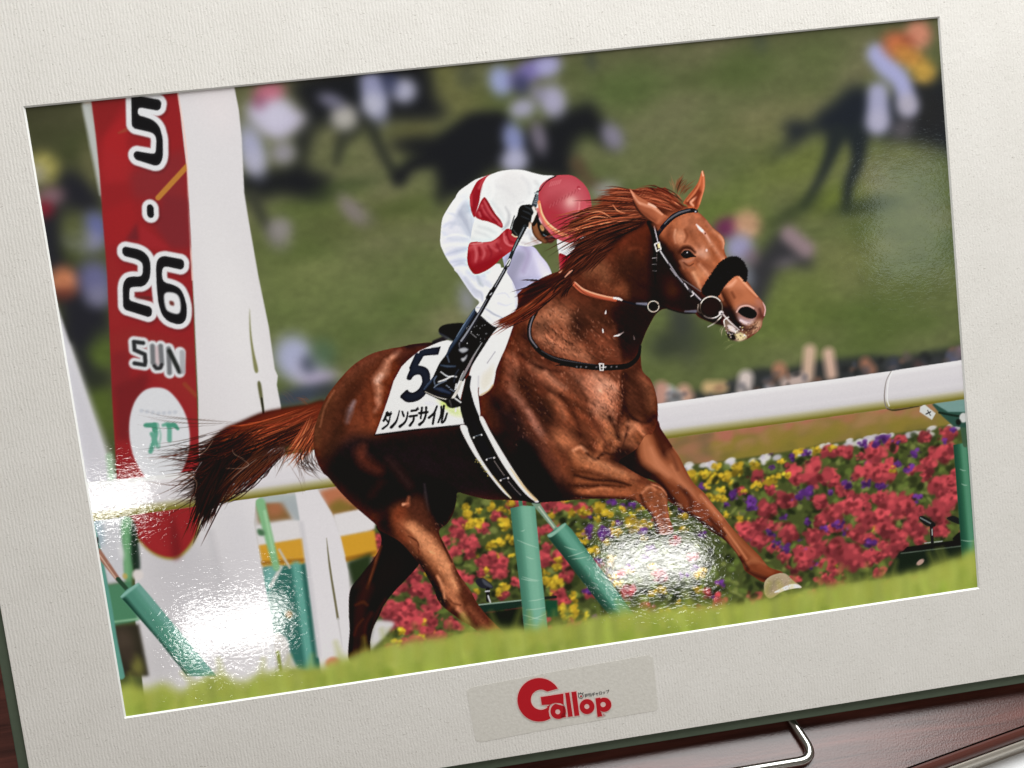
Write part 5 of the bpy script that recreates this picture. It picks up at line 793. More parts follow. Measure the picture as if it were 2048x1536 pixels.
KAT = [([400, 500, 360, 600, 315, 690], [4, 4, 3]), ([385, 585, 465, 570], 4.5), ([462, 570, 445, 680, 400, 790, 290, 880], [4, 4, 5, 6]), ([360, 660, 420, 730], [5, 6]), ([440, 520, 455, 560], 2.6), ([480, 495, 495, 535], 2.6),
       ([672, 470, 640, 600, 590, 730, 485, 850], [3, 4, 6, 8]), ([735, 490, 770, 590], [5, 6]), ([862, 505, 845, 620, 790, 740, 680, 830], [4, 5, 6, 8]),
       ([945, 475, 1050, 462], 6), ([908, 600, 1068, 575], 6.5), ([1000, 600, 985, 700, 910, 805], [6, 6, 7]), ([1060, 420, 1075, 455], 3.5), ([1090, 400, 1102, 440], 3.5),
       ([1125, 525, 1305, 500], 7), ([1185, 400, 1155, 645], [6, 5]), ([1280, 395, 1270, 560, 1220, 700, 1130, 785], [6, 6, 6, 8]),
       ([1525, 370, 1460, 520, 1345, 630], [5, 6, 7]), ([1475, 520, 1430, 770], [6, 6]), ([1625, 375, 1620, 560, 1555, 735], [5, 6, 5]), ([1685, 360, 1660, 560, 1635, 735, 1700, 690, 1755, 530], [6, 6, 6, 6, 5])]
for p, w in KAT: stroke('W', p, np.array(w)*.78, INK, .35)
# white pad in front of the saddle and girth straps
PD = [1290, 480, 1275, 560, 1225, 700, 1180, 800, 1140, 900, 1130, 960, 1110, 1040, 1060, 1100, 990, 1135, 985, 1060, 975, 1100, 995, 1330, 940, 1210, 900, 1040, 895, 960, 930, 840, 990, 700, 1080, 590, 1150, 500, 1200, 460]
fill('S', PD, (228, 226, 230), .6, lab=CLOTH); pm = mask('S', PD)
fill('S', [1000, 960, 1060, 900, 1140, 820, 1130, 960, 1100, 1050, 1000, 1130], (214, 206, 190), 6, .8, clip=pm); stroke('S', [1130, 740, 1060, 840], 2, (160, 156, 160), 1.4, .7, clip=pm); stroke('S', [980, 960, 978, 1120, 992, 1300], [3, 4, 2], (196, 194, 198), 2, .8, clip=pm); stroke('S', [1000, 1130, 1070, 1090, 1110, 1040], 3, (176, 150, 110), 1.5, .8)
fill('S', [870, 980, 915, 960, 905, 1060, 940, 1200, 990, 1330, 1000, 1380, 1070, 1540, 930, 1540, 860, 1400, 815, 1240, 830, 1160], (16, 17, 26), .8, lab=CLOTH)
GD = [1290, 700, 1410, 690, 1480, 830, 1600, 1020, 1740, 1230, 1880, 1345, 1860, 1365, 1740, 1330, 1600, 1210, 1450, 1000, 1350, 850]
fill('Y', GD, (15, 17, 28), .6)
fill('Y', [1262, 768, 1310, 755, 1340, 840, 1420, 1000, 1520, 1150, 1600, 1250, 1665, 1325, 1600, 1275, 1480, 1130, 1360, 960], (220, 216, 210), .6)
fill('Y', [1415, 700, 1442, 688, 1500, 800, 1600, 970, 1720, 1160, 1800, 1270, 1880, 1350, 1830, 1335, 1740, 1250, 1600, 1060, 1480, 840], (222, 218, 212), .6); stroke('Y', [1660, 1090, 1760, 1230, 1860, 1340], [2, 5, 6], (170, 156, 110), 2, .8); stroke('Y', [1520, 1150, 1660, 1325], [2, 3], (180, 170, 120), 1.2, .7)
for p in ([1370, 840, 1430, 820], [1470, 1015, 1530, 1000], [1580, 1178, 1640, 1160]):
    stroke('Y', p, 1.4, (90, 96, 104), .5)
    for k in (0, 2): spot('Y', p[k], p[k+1]+6, 7, 7, (210, 206, 196), .9, soft=.4)
stroke('Y', [1530, 1030, 1570, 1090, 1610, 1145], 1.4, (120, 116, 110), .5, .8); stroke('Y', [1640, 1190, 1700, 1260, 1740, 1300], 1.4, (110, 108, 104), .5, .8)
for i in range(26): spot('Y', 1385+i*4+rng.normal()*8, 1015+i*5+rng.normal()*10, 5, 4, (150, 150, 84), .6, soft=.6)
spot('Y', 1862, 1352, 16, 8, (200, 202, 206), .9, 20, .4)
# breast strap round the shoulder
BS = [395, 360, 350, 440, 335, 520, 350, 600, 420, 690, 520, 750, 640, 785, 760, 810, 900, 830, 1040, 832, 1160, 820, 1230, 780, 1270, 720, 1282, 650]
stroke('C', BS, [7, 9, 9, 9, 10, 11, 13, 13, 12, 12, 11, 9, 7, 5], (16, 14, 16), .6, lab=HORSE); stroke('C', [375, 380, 342, 480, 345, 580, 400, 660], [2, 3, 3, 2], (126, 122, 126), 1.2, .85); stroke('C', [440, 690, 560, 752, 720, 785, 900, 808], [1.5, 2, 2, 1], (92, 84, 84), 1, .7); stroke('C', [560, 815, 640, 810, 760, 830], [1, 5, 6], (18, 15, 16), .6)
for x in (740, 775, 820, 908, 990, 1035, 1080): spot('C', x, 815+abs(x-900)*-.02+14, 8, 8, (96, 92, 92), .8, soft=.5)
stroke('C', [932, 800, 968, 802, 965, 855, 940, 855, 935, 800], 2.6, (214, 206, 196), .5, sm=False); stroke('C', [950, 830, 985, 830], 2, (200, 194, 186), .5)
# reins
stroke('H', [195, 985, 260, 1040, 340, 1075, 440, 1100, 540, 1120], [7, 9, 9, 9, 8], (170, 86, 56), .6); stroke('H', [205, 972, 270, 1028, 350, 1062, 450, 1090, 550, 1108], [2, 3, 3, 3, 3], (222, 158, 122), 1, .85); stroke('H', [210, 1000, 300, 1072, 420, 1112, 540, 1134], 2, (110, 48, 32), 1, .8); stroke('H', [530, 1105, 570, 1112, 610, 1130], [4, 5, 2], (222, 206, 196), .6)
stroke('H', [605, 1130, 700, 1155, 790, 1175, 820, 1178], [4, 4, 5, 4], (24, 22, 26), .6); stroke('H', [720, 1150, 800, 1155], [3, 6], (112, 122, 140), 1.5, .8); stroke('H', [900, 1160, 1000, 1200, 1110, 1228, 1200, 1228], [3, 3, 4, 4], (26, 22, 22), .6); stroke('H', [1120, 1216, 1210, 1215], [3, 6], (96, 104, 120), 1.5, .8)
an = np.linspace(-.9, 5.0, 24); stroke('H', np.c_[858+46*np.cos(an+math.pi*.25), 1175+45*np.sin(an+math.pi*.25)].ravel(), 1.8, (176, 168, 150), .5, sm=False)
# bridle
stroke('H', [870, 620, 905, 560, 960, 490, 1030, 425, 1110, 390, 1180, 378, 1215, 385], [6, 8, 9, 10, 9, 9, 6], (32, 30, 34), .6); stroke('H', [930, 520, 990, 450, 1070, 400, 1160, 374], [2, 3, 4, 3], (104, 102, 104), 1, .8); spot('H', 1208, 388, 9, 8, (206, 204, 206), .9, soft=.4)
stroke('H', [835, 480, 860, 540, 880, 640, 880, 700], [16, 16, 12, 8], (18, 14, 14), 1.5, .95); stroke('H', [865, 510, 878, 570, 895, 640], [2, 2, 2], (176, 176, 182), .5, .9)
fill('H', [866, 655, 905, 640, 922, 700, 885, 718], (36, 30, 24), .5, sm=False); stroke('H', [868, 658, 905, 644, 920, 700, 885, 716, 868, 658], 2.4, (224, 218, 206), .4, sm=False); fill('H', [892, 655, 908, 650, 914, 690, 898, 694], (226, 196, 140), .5, sm=False)
stroke('H', [915, 715, 960, 780, 1000, 840, 1060, 930, 1130, 1010, 1200, 1080, 1250, 1125], [5, 5, 4, 4, 4, 4, 3], (58, 56, 60), .6); stroke('H', [915, 715, 950, 770, 980, 815], [2, 2, 1.6], (200, 200, 204), .5, .9); stroke('H', [990, 820, 1060, 925, 1110, 985], [1.5, 1.5, 1.5], (160, 160, 166), .5, .8); stroke('H', [1000, 860, 1048, 922], 2, (150, 150, 156), .5, .8); stroke('H', [1080, 940, 1160, 990, 1250, 1050], 1.8, (104, 98, 98), .5, .8)
stroke('H', [1110, 985, 1150, 1030, 1180, 1060], [5, 6, 4], (60, 56, 58), .5); stroke('H', [1115, 985, 1145, 1030], 2, (190, 190, 194), .5, .85); stroke('H', [1170, 1090, 1190, 1075, 1180, 1050], 2, (220, 220, 222), .5, .9); stroke('H', [1190, 1060, 1250, 1120], 2, (180, 180, 184), .5, .85)
stroke('H', [868, 740, 868, 830, 870, 900, 876, 980], [6, 8, 5, 3], (14, 12, 12), .6); stroke('H', [850, 775, 885, 772], 1.6, (130, 128, 128), .5, .8); stroke('H', [850, 826, 885, 826], 1.5, (96, 94, 94), .5, .8); stroke('H', [852, 880, 884, 880], 1.4, (86, 84, 84), .5, .8); stroke('H', [886, 740, 884, 800], 1.3, (90, 88, 88), .5, .7)
# sheepskin noseband
NB = [1270, 1030, 1310, 960, 1370, 870, 1420, 810, 1480, 775, 1540, 768, 1590, 795, 1622, 850, 1632, 900, 1620, 965, 1590, 925, 1545, 912, 1490, 950, 1440, 1005, 1390, 1085, 1330, 1095, 1280, 1070]
fill('H', NB, (13, 12, 14), .8, lab=HORSE); nbm = mask('H', NB)
for i in range(220):
    x, y = rng.uniform(1270, 1630), rng.uniform(770, 1090); spot('H', x, y, rng.uniform(4, 9), rng.uniform(4, 8), ((24, 23, 26), (8, 8, 9), (34, 33, 36))[i % 3], .5, soft=.7, clip=nbm)
nbs = smooth(np.array(NB, float).reshape(-1, 2), True, 8)
for q, q2 in zip(nbs, np.roll(nbs, -1, 0)):
    d = q2-q; nv = np.array([d[1], -d[0]])/(np.hypot(*d)+1e-6)
    for k in range(3):
        e = q+d*rng.uniform(0, 1); v = nv*rng.uniform(5, 13)+d*rng.normal()*.4
        stroke('H', [*e, *(e+v)], [2.4, .8], (16, 15, 17), .5, .8)
an = np.linspace(0, 2*math.pi, 40); stroke('H', np.c_[1338+92*np.cos(an), 1183+90*np.sin(an)].ravel(), 2.2, (92, 82, 70), .5, sm=False); stroke('H', np.c_[1338+92*np.cos(an[22:36]), 1183+90*np.sin(an[22:36])].ravel(), 2.2, (186, 180, 166), .5, sm=False); stroke('H', np.c_[1338+92*np.cos(an[4:15]), 1183+90*np.sin(an[4:15])].ravel(), 2.4, (206, 204, 196), .5, sm=False)
stroke('H', [1230, 1160, 1228, 1210, 1250, 1230], 2.6, (120, 112, 100), .5); spot('H', 1420, 1230, 22, 20, (206, 206, 204), .9, soft=.4); spot('H', 1425, 1235, 10, 8, (70, 66, 62), .8, soft=.5); stroke('H', [1310, 1345, 1370, 1310, 1420, 1260], [2, 3, 3], (196, 192, 176), .5, .95); stroke('H', [1440, 1245, 1500, 1310, 1570, 1370], [3, 3, 2], (186, 186, 180), .5, .9); stroke('H', [1450, 1340, 1445, 1290, 1480, 1265], 2.6, (226, 222, 206), .5, .9)
fill('H', [1240, 1180, 1300, 1250, 1420, 1300, 1440, 1340, 1320, 1300, 1230, 1250], (24, 16, 12), 2, .7)
# ---- saddle and boot
fill('S', [620, 540, 660, 500, 730, 485, 840, 480, 870, 520, 860, 600, 760, 640, 700, 610, 640, 590], (14, 15, 20), .7, lab=CLOTH); stroke('S', [625, 570, 700, 615, 740, 640], [2, 5, 4], (84, 88, 92), 2.5, .7)
BT = [945, 350, 970, 365, 1010, 420, 1120, 500, 1125, 520, 1080, 600, 1020, 680, 950, 760, 880, 860, 830, 940, 800, 1010, 780, 1060, 790, 1120, 830, 1200, 800, 1230, 740, 1245, 700, 1215, 660, 1190, 580, 1150, 500, 1110, 478, 1080, 500, 1040, 560, 980, 600, 900, 630, 840, 690, 760, 720, 690, 780, 600, 840, 500, 900, 410]
fill('S', BT, (13, 13, 18), .6, lab=JOCKEY); btm = mask('S', BT)
stroke('S', [945, 365, 870, 480, 800, 590, 740, 680, 690, 770], [10, 11, 10, 8, 6], (58, 72, 92), 3, .85, clip=btm); stroke('S', [940, 360, 850, 490, 780, 600], [2, 3, 2], (120, 138, 160), 1.2, .7, clip=btm); stroke('S', [1000, 430, 1115, 505], 3, (60, 60, 66), 1, .8, clip=btm); stroke('S', [905, 565, 960, 610], 2, (120, 118, 118), .6, .7, clip=btm)
fill('S', [800, 720, 850, 700, 890, 720, 840, 750], (176, 178, 184), 1.5, .85, clip=btm); fill('S', [820, 800, 850, 790, 880, 760, 870, 800, 840, 830], (196, 196, 200), 1.5, .8, clip=btm); stroke('S', [810, 700, 810, 660, 850, 640], [2, 4, 2], (110, 110, 118), 1.5, .7, clip=btm); stroke('S', [640, 860, 700, 870, 770, 870], [3, 5, 3], (70, 84, 104), 2, .8, clip=btm); stroke('S', [700, 780, 715, 830], 3, (96, 106, 124), 1.5, .7, clip=btm)
stroke('S', [640, 920, 700, 960, 750, 960], [2, 3, 2], (190, 194, 200), 1, .9, clip=btm); stroke('S', [620, 1010, 680, 990, 740, 960, 780, 965], [3, 4, 3, 3], (206, 206, 206), 1, .85, clip=btm); stroke('S', [490, 1075, 540, 1010, 580, 970], [5, 7, 3], (66, 80, 104), 2.5, .8, clip=btm); stroke('S', [590, 1070, 640, 1080, 720, 1110], [5, 10, 6], (52, 64, 88), 3, .8, clip=btm); stroke('S', [580, 1060, 620, 1030, 690, 1000], [2, 3, 2], (130, 142, 160), 1.2, .75, clip=btm)
stroke('S', [500, 1100, 600, 1145, 700, 1170, 800, 1180], [1.5, 2, 2, 1.5], (206, 200, 190), .8, .8, clip=btm); stroke('S', [505, 1085, 600, 1125, 720, 1140], [2, 2, 2], (34, 40, 54), 1.5, .8, clip=btm)
for i in range(14): spot('S', 690+i*6, 1040+i*5+rng.normal()*4, 5, 5, (130, 140, 156), .6, soft=.5, clip=btm)
for i in range(26): spot('S', rng.uniform(870, 1060), rng.uniform(490, 680), 3.5, 3.5, (190, 190, 190), .7, soft=.4, clip=btm)
stroke('S', [600, 960, 580, 1000, 590, 1040], 3, (110, 124, 146), 1.5, .7, clip=btm); stroke('S', [760, 1010, 770, 950, 800, 900], 3, (60, 66, 78), 2, .7, clip=btm)
# stirrup leather
stroke('S', [1175, 480, 1100, 560, 1020, 680, 940, 800, 880, 900, 830, 990], [6, 7, 7, 8, 9, 8], (24, 24, 28), .6); stroke('S', [1010, 660, 930, 790, 870, 910, 820, 990], [2, 4, 6, 6], (136, 136, 138), .8, .85); stroke('S', [900, 880, 840, 1000], 2, (40, 40, 44), .6); stroke('S', [825, 1010, 790, 1090, 745, 1165], [5, 6, 6], (190, 186, 180), .8); stroke('S', [780, 1030, 770, 1080], 3, (226, 226, 226), .8, .8)
fill('S', [690, 1170, 760, 1160, 830, 1190, 820, 1230, 730, 1245, 690, 1215], (18, 17, 18), .8); stroke('S', [770, 1160, 820, 1195], 3, (200, 200, 200), .7, .85); stroke('S', [720, 1180, 735, 1230], 4, (70, 68, 66), 1.2, .8)
# ---- breeches (near leg)
BR = [420, 330, 300, 420, 200, 560, 140, 680, 122, 840, 118, 950, 150, 1040, 210, 1150, 300, 1270, 380, 1390, 440, 1480, 500, 1560, 560, 1620, 520, 1700, 640, 1820, 760, 1900, 880, 1800, 960, 1700, 985, 1600, 960, 1500, 900, 1380, 820, 1260, 780, 1180, 560, 1200, 500, 900, 520, 640, 480, 420]
fill('J', BR, (222, 222, 232), .5, lab=JOCKEY)
LEG2 = [780, -20, 830, 60, 880, 140, 940, 200, 990, 260, 1000, 300, 950, 355, 1010, 420, 1120, 500, 1200, 460, 1290, 400, 1330, 330, 1330, 240, 1300, 130, 1240, 30, 1200, -20]
fill('S', LEG2, (228, 227, 236), .5, lab=JOCKEY)
brm = np.maximum(mask('J', BR), mask('S', LEG2))
for z, p, w, c, b, a in (('J', [330, 640, 400, 560, 470, 560], [10, 26, 20], (186, 190, 206), 6, .8), ('J', [340, 600, 400, 700, 460, 840], [10, 16, 8], (176, 180, 198), 5, .8), ('J', [240, 760, 320, 700, 440, 860], [6, 10, 6], (198, 202, 218), 4, .7), ('J', [180, 1080, 300, 1040, 420, 1010], [4, 9, 6], (188, 192, 212), 4, .8), ('J', [220, 1170, 340, 1150, 420, 1140], [5, 8, 5], (190, 194, 214), 4, .8),
                         ('J', [140, 820, 240, 900, 420, 900], [5, 8, 5], (206, 210, 224), 4, .7), ('J', [150, 980, 280, 960, 420, 960], [4, 6, 4], (238, 238, 244), 4, .7), ('J', [180, 660, 260, 560, 340, 460], [12, 18, 10], (238, 238, 242), 6, .7), ('J', [300, 1270, 400, 1380, 520, 1540], [8, 10, 8], (196, 198, 216), 5, .7), ('J', [470, 660, 480, 860], [8, 8], (196, 200, 214), 4, .7),
                         ('J', [440, 1280, 540, 1340, 700, 1260], [10, 14, 8], (206, 206, 222), 5, .8), ('J', [540, 1320, 570, 1400, 600, 1430], [4, 8, 4], (176, 182, 192), 3, .7), ('J', [700, 1240, 760, 1300, 800, 1400], [10, 14, 10], (240, 240, 244), 6, .7), ('J', [700, 1480, 820, 1560, 900, 1660], [20, 26, 20], (238, 237, 242), 8, .7), ('J', [500, 1480, 580, 1520, 600, 1600], [5, 6, 4], (180, 184, 200), 3, .7),
                         ('S', [860, 80, 950, 200, 990, 240], [8, 10, 6], (196, 198, 212), 4, .8), ('S', [960, 340, 1040, 350, 1120, 400, 1190, 430], [3, 4, 4, 3], (176, 178, 190), 1.6, .8), ('S', [1100, 60, 1200, 100, 1280, 200, 1290, 320], [12, 20, 20, 12], (240, 239, 244), 7, .7), ('S', [1300, 120, 1325, 240, 1320, 330], [5, 6, 4], (188, 184, 212), 4, .8), ('S', [1140, 220, 1220, 210, 1260, 250], [2, 3, 2], (206, 206, 220), 2, .7), ('S', [1000, 380, 1080, 440, 1130, 490], [4, 5, 3], (206, 206, 216), 3, .7)):
    stroke(z, p, w, c, b, a, clip=brm)
for z, p, w, c, b, a in (('J', [150, 760, 230, 720, 330, 740], [3, 5, 3], (196, 200, 216), 3, .6), ('J', [200, 600, 300, 640, 360, 720], [3, 5, 4], (200, 204, 218), 3, .6), ('J', [260, 1210, 360, 1180, 440, 1200], [3, 5, 3], (182, 186, 206), 3, .6), ('J', [170, 880, 300, 850, 440, 880], [3, 4, 3], (240, 240, 246), 2.5, .6), ('J', [560, 1360, 660, 1400, 760, 1480], [4, 6, 4], (196, 198, 214), 4, .6), ('J', [640, 1300, 740, 1360, 840, 1480], [3, 5, 4], (242, 242, 246), 3, .6), ('S', [1020, 120, 1090, 160, 1120, 220], [3, 5, 3], (198, 200, 216), 3, .6), ('S', [1160, 300, 1230, 320, 1290, 300], [3, 4, 3], (200, 200, 216), 3, .6)):
    stroke(z, p, w, c, b, a, clip=brm)
# ---- whip (lower shaft)
stroke('J', [890, 1180, 800, 1340, 690, 1520], [6, 6, 7], (30, 30, 34), .5); stroke('J', [884, 1190, 800, 1340, 700, 1500], 2, (196, 196, 202), .4, .9); stroke('S', [1225, -10, 1140, 140, 1080, 240, 1000, 380, 900, 540, 830, 640], [7, 7, 8, 8, 9, 10], (36, 36, 42), .5, lab=JOCKEY); stroke('S', [1215, 0, 1130, 150], 2, (150, 150, 158), .4, .9); stroke('S', [1060, 260, 980, 400, 880, 560, 825, 640], [1.5, 2.5, 3.5, 4], (132, 134, 144), .6, .85); stroke('S', [1095, 190, 1060, 250], 6, (20, 20, 24), .5); stroke('S', [1100, 210, 1085, 225], 2, (170, 170, 176), .4)
# ---- torso
TS = [480, 660, 450, 440, 470, 380, 330, 360, 420, 290, 520, 225, 620, 190, 700, 165, 800, 130, 940, 112, 1060, 118, 1180, 150, 1290, 175, 1420, 190, 1420, 300, 1300, 600, 1270, 800, 1280, 930, 1220, 960, 1120, 985, 1030, 975, 960, 960, 900, 960, 800, 940, 470, 950, 475, 800]
TS = [330, 360, 420, 290, 520, 225, 620, 190, 700, 165, 800, 130, 940, 112, 1060, 118, 1180, 150, 1290, 175, 1420, 190, 1420, 300, 1300, 600, 1270, 800, 1280, 930, 1220, 960, 1120, 985, 1030, 975, 960, 960, 900, 960, 760, 960, 600, 960, 480, 950, 468, 860, 490, 740, 510, 660, 470, 560, 450, 440, 300, 440]
fill('J', TS, (230, 228, 229), .5, lab=JOCKEY); tsm = mask('J', TS)
for p, w, c, b, a in (([500, 300, 640, 210, 800, 150], [12, 16, 10], (240, 239, 240), 5, .7), ([860, 540, 900, 620, 890, 720, 860, 780], [3, 6, 8, 4], (196, 194, 198), 3, .85), ([700, 480, 800, 620, 850, 720], [6, 8, 5], (212, 210, 213), 5, .7), ([900, 700, 880, 740, 830, 790], [3, 7, 6], (186, 184, 190), 2.5, .8), ([1000, 500, 1060, 480], [3, 4], (206, 204, 208), 2, .7), ([480, 900, 620, 930, 800, 900], [6, 8, 6], (212, 211, 216), 4, .7), ([1080, 840, 1130, 820, 1150, 900], [8, 12, 6], (196, 194, 200), 4, .8), ([1040, 940, 1140, 960, 1240, 930], [5, 8, 5], (200, 190, 196), 3.5, .8), ([1180, 900, 1220, 940], [8, 8], (160, 130, 120), 4, .6), ([330, 420, 400, 420, 450, 500], [14, 20, 12], (222, 222, 230), 6, .7), ([900, 250, 1000, 350, 950, 460], 40, (224, 222, 223), 12, .5), ([1200, 250, 1240, 300, 1200, 380], [6, 10, 6], (206, 202, 204), 4, .6)):
    stroke('J', p, w, c, b, a, clip=tsm)
for p, w, c in (([560, 760, 660, 790, 760, 840], [3, 5, 3], (206, 204, 208)), ([520, 820, 620, 850, 700, 900], [3, 5, 3], (208, 206, 211)), ([760, 300, 860, 330, 960, 420], [6, 9, 6], (220, 218, 220)), ([1050, 200, 1120, 280, 1130, 380], [5, 8, 5], (216, 214, 217)), ([700, 250, 720, 360, 690, 440], [5, 7, 4], (240, 239, 240))): stroke('J', p, w, c, 4, .6, clip=tsm)
CR = (168, 48, 58)
fill('J', [690, 165, 640, 205, 590, 300, 570, 400, 560, 480, 530, 580, 505, 655, 470, 580, 452, 440, 470, 370, 520, 270, 570, 220], CR, .5, clip=None); stroke('J', [560, 300, 520, 420, 500, 560], [10, 14, 8], (150, 34, 46), 4, .8); stroke('J', [620, 210, 560, 320], [4, 6], (200, 84, 92), 2.5, .7); stroke('J', [470, 400, 470, 520], 4, (196, 70, 80), 2, .7)
TRI = [620, 425, 660, 470, 700, 540, 750, 620, 800, 680, 828, 740, 815, 775, 740, 735, 650, 700, 580, 685, 515, 640, 550, 540, 580, 470]
fill('J', TRI, CR, .5); tm2 = mask('J', TRI)
for p, w, c in (([620, 470, 680, 580, 760, 680, 810, 740], [4, 6, 7, 5], (206, 92, 100)), ([590, 520, 640, 600, 700, 660], [4, 7, 5], (204, 86, 94)), ([640, 460, 720, 600, 800, 700], [3, 4, 3], (140, 28, 42)), ([570, 580, 600, 640, 660, 680], [5, 6, 4], (146, 30, 44)), ([610, 540, 680, 640, 760, 710], [2, 4, 3], (144, 30, 44)), ([560, 600, 575, 640], 4, (204, 96, 102))): stroke('J', p, w, c, 2, .75, clip=tm2)
# forearm
FA = [445, 960, 500, 932, 600, 938, 700, 925, 770, 880, 830, 820, 890, 780, 960, 830, 1010, 870, 1000, 940, 960, 1010, 880, 1070, 800, 1130, 740, 1190, 640, 1260, 520, 1302, 460, 1250, 425, 1160, 428, 1060]
fill('J', FA, (172, 50, 58), .5, lab=JOCKEY); fam = mask('J', FA)
for p, w, c, b, a in (([450, 1000, 560, 960, 680, 960, 760, 920], [8, 14, 14, 8], (206, 92, 98), 5, .8), ([500, 960, 530, 1060, 520, 1160], [5, 7, 5], (212, 104, 110), 2.5, .7), ([590, 980, 620, 1060, 600, 1130], [4, 6, 4], (208, 96, 102), 2.5, .7), ([700, 990, 760, 1030, 800, 1010], [4, 6, 4], (200, 84, 92), 2.5, .7), ([470, 1250, 560, 1220, 700, 1160, 820, 1080], [14, 20, 18, 10], (148, 26, 38), 6, .8), ([440, 1080, 450, 1180, 500, 1270], [6, 8, 6], (150, 32, 44), 4, .7), ([560, 1000, 570, 1080], 4, (150, 36, 46), 2, .7), ([660, 980, 700, 1060, 690, 1110], [4, 5, 3], (150, 34, 46), 2, .7), ([760, 960, 800, 1040], [4, 5], (150, 36, 48), 2, .7), ([840, 830, 850, 920, 900, 970, 960, 980], [3, 4, 4, 3], (216, 110, 116), 1.6, .8), ([880, 800, 880, 870, 920, 930, 980, 940], [3, 4, 4, 2], (146, 32, 44), 1.6, .8), ([860, 880, 880, 940], 5, (206, 96, 102), 2, .7), ([460, 960, 600, 950], 2, (226, 150, 150), 1, .6)):
    stroke('J', p, w, c, b, a, clip=fam)
# whip handle, glove
stroke('J', [1075, 770, 1020, 880, 960, 1000, 920, 1100, 885, 1200], [9, 8, 7, 7, 7], (54, 56, 60), .5, lab=JOCKEY); stroke('J', [1060, 790, 1005, 900, 945, 1030], [2.5, 2.5, 2], (146, 148, 152), .8, .8); stroke('J', [905, 1140, 880, 1190], 6, (226, 226, 228), .5); stroke('J', [905, 1140, 862, 1215], 2, (40, 40, 44), .5)
stroke('J', [1185, 520, 1230, 380], [11, 10], (74, 76, 82), .6, lab=JOCKEY)
for k in range(6): stroke('J', [1180+k*8, 490-k*20, 1222+k*6, 505-k*22], 1.6, (160, 162, 168), .4, .8)
stroke('J', [1195, 378, 1250, 388], 4, (176, 178, 182), .6, .9)
fill('J', [1150, 540, 1200, 540, 1240, 570, 1220, 640, 1160, 730, 1120, 780, 1130, 700], (206, 184, 172), .8); stroke('J', [1200, 560, 1190, 640, 1150, 720], 3, (120, 96, 86), 1.2, .7)
# face below the helmet
fill('J', [1160, 720, 1220, 680, 1300, 760, 1400, 870, 1420, 900, 1390, 940, 1340, 945, 1310, 950, 1240, 920, 1190, 870, 1160, 800], (64, 40, 30), .6, lab=JOCKEY); fill('J', [1165, 740, 1215, 700, 1240, 780, 1260, 860, 1330, 930, 1300, 945, 1230, 900, 1180, 840], (140, 88, 58), 2, .9); stroke('J', [1230, 690, 1260, 790, 1330, 870, 1420, 890], [6, 8, 10, 6], (20, 18, 20), 1.5); spot('J', 1275, 775, 20, 38, (206, 152, 100), .9, -10, .4); spot('J', 1272, 770, 10, 22, (160, 110, 70), .8, -10, .5); stroke('J', [1290, 850, 1340, 875, 1400, 870], 2, (110, 116, 120), .8, .8); fill('J', [1330, 870, 1400, 880, 1420, 910, 1360, 950], (92, 44, 40), 2, .85); stroke('J', [1240, 610, 1210, 680, 1180, 740], [8, 8, 5], (22, 20, 22), 1)
GL = [1010, 560, 1040, 520, 1100, 508, 1150, 512, 1180, 550, 1200, 600, 1180, 640, 1150, 700, 1120, 760, 1060, 770, 1030, 830, 1000, 870, 960, 860, 930, 830, 935, 760, 955, 690, 990, 640]
fill('J', GL, (17, 17, 20), .6, lab=JOCKEY); glm = mask('J', GL)
for p, w, c in (([1080, 530, 1140, 560, 1170, 600], [3, 5, 3], (66, 66, 70)), ([1060, 580, 1130, 610, 1160, 640], [3, 5, 3], (60, 60, 64)), ([1040, 640, 1110, 670, 1150, 690], [3, 4, 3], (54, 54, 58)), ([1020, 560, 1000, 640, 960, 720], [3, 4, 3], (48, 48, 52)), ([950, 800, 980, 840, 1000, 860], [2, 3, 2], (90, 86, 84))): stroke('J', p, w, c, 1.6, .8, clip=glm)
stroke('J', [1170, 545, 1195, 600, 1175, 645, 1160, 700], [4, 6, 6, 4], (232, 222, 216), 1, .9); stroke('J', [925, 800, 920, 770, 960, 640], [2, 2, 2], (20, 20, 22), .5, .9); stroke('J', [935, 850, 965, 872, 995, 875], 2.4, (206, 190, 160), .7, .9); spot('J', 1135, 745, 14, 40, (222, 190, 170), .8, 15, .5)
stroke('J', [1080, 760, 1020, 880], [9, 8], (46, 48, 52), .5); stroke('J', [1068, 772, 1015, 880], 2.5, (120, 124, 130), .8, .8)
# helmet
HM = [1240, 340, 1270, 280, 1330, 230, 1420, 185, 1520, 172, 1610, 178, 1690, 220, 1770, 300, 1820, 400, 1838, 520, 1835, 640, 1800, 740, 1760, 830, 1700, 900, 1640, 940, 1560, 940, 1470, 910, 1400, 870, 1340, 800, 1290, 700, 1250, 580, 1235, 460]
fill('J', HM, (178, 66, 76), .5, lab=JOCKEY); hmm = mask('J', HM)
for p, c, b, a in (([1300, 300, 1450, 220, 1620, 220, 1750, 320, 1800, 460, 1700, 420, 1500, 380, 1320, 420], (200, 88, 98), 8, .8), ([1500, 460, 1620, 400, 1720, 440, 1720, 560, 1620, 600, 1520, 560], (222, 140, 140), 8, .7), ([1560, 440, 1620, 420, 1660, 470, 1620, 520, 1560, 510], (236, 178, 172), 5, .8), ([1260, 500, 1400, 560, 1560, 660, 1700, 700, 1760, 760, 1640, 820, 1480, 780, 1340, 660], (178, 44, 56), 9, .85), ([1700, 480, 1800, 460, 1830, 600, 1760, 660, 1700, 620], (204, 84, 92), 6, .7), ([1250, 400, 1320, 380, 1300, 520, 1260, 520], (196, 80, 90), 5, .6), ([1300, 760, 1380, 840, 1500, 900, 1640, 930, 1560, 950, 1420, 900, 1300, 800], (206, 96, 106), 5, .8)):
    fill('J', p, c, b, a, clip=hmm)
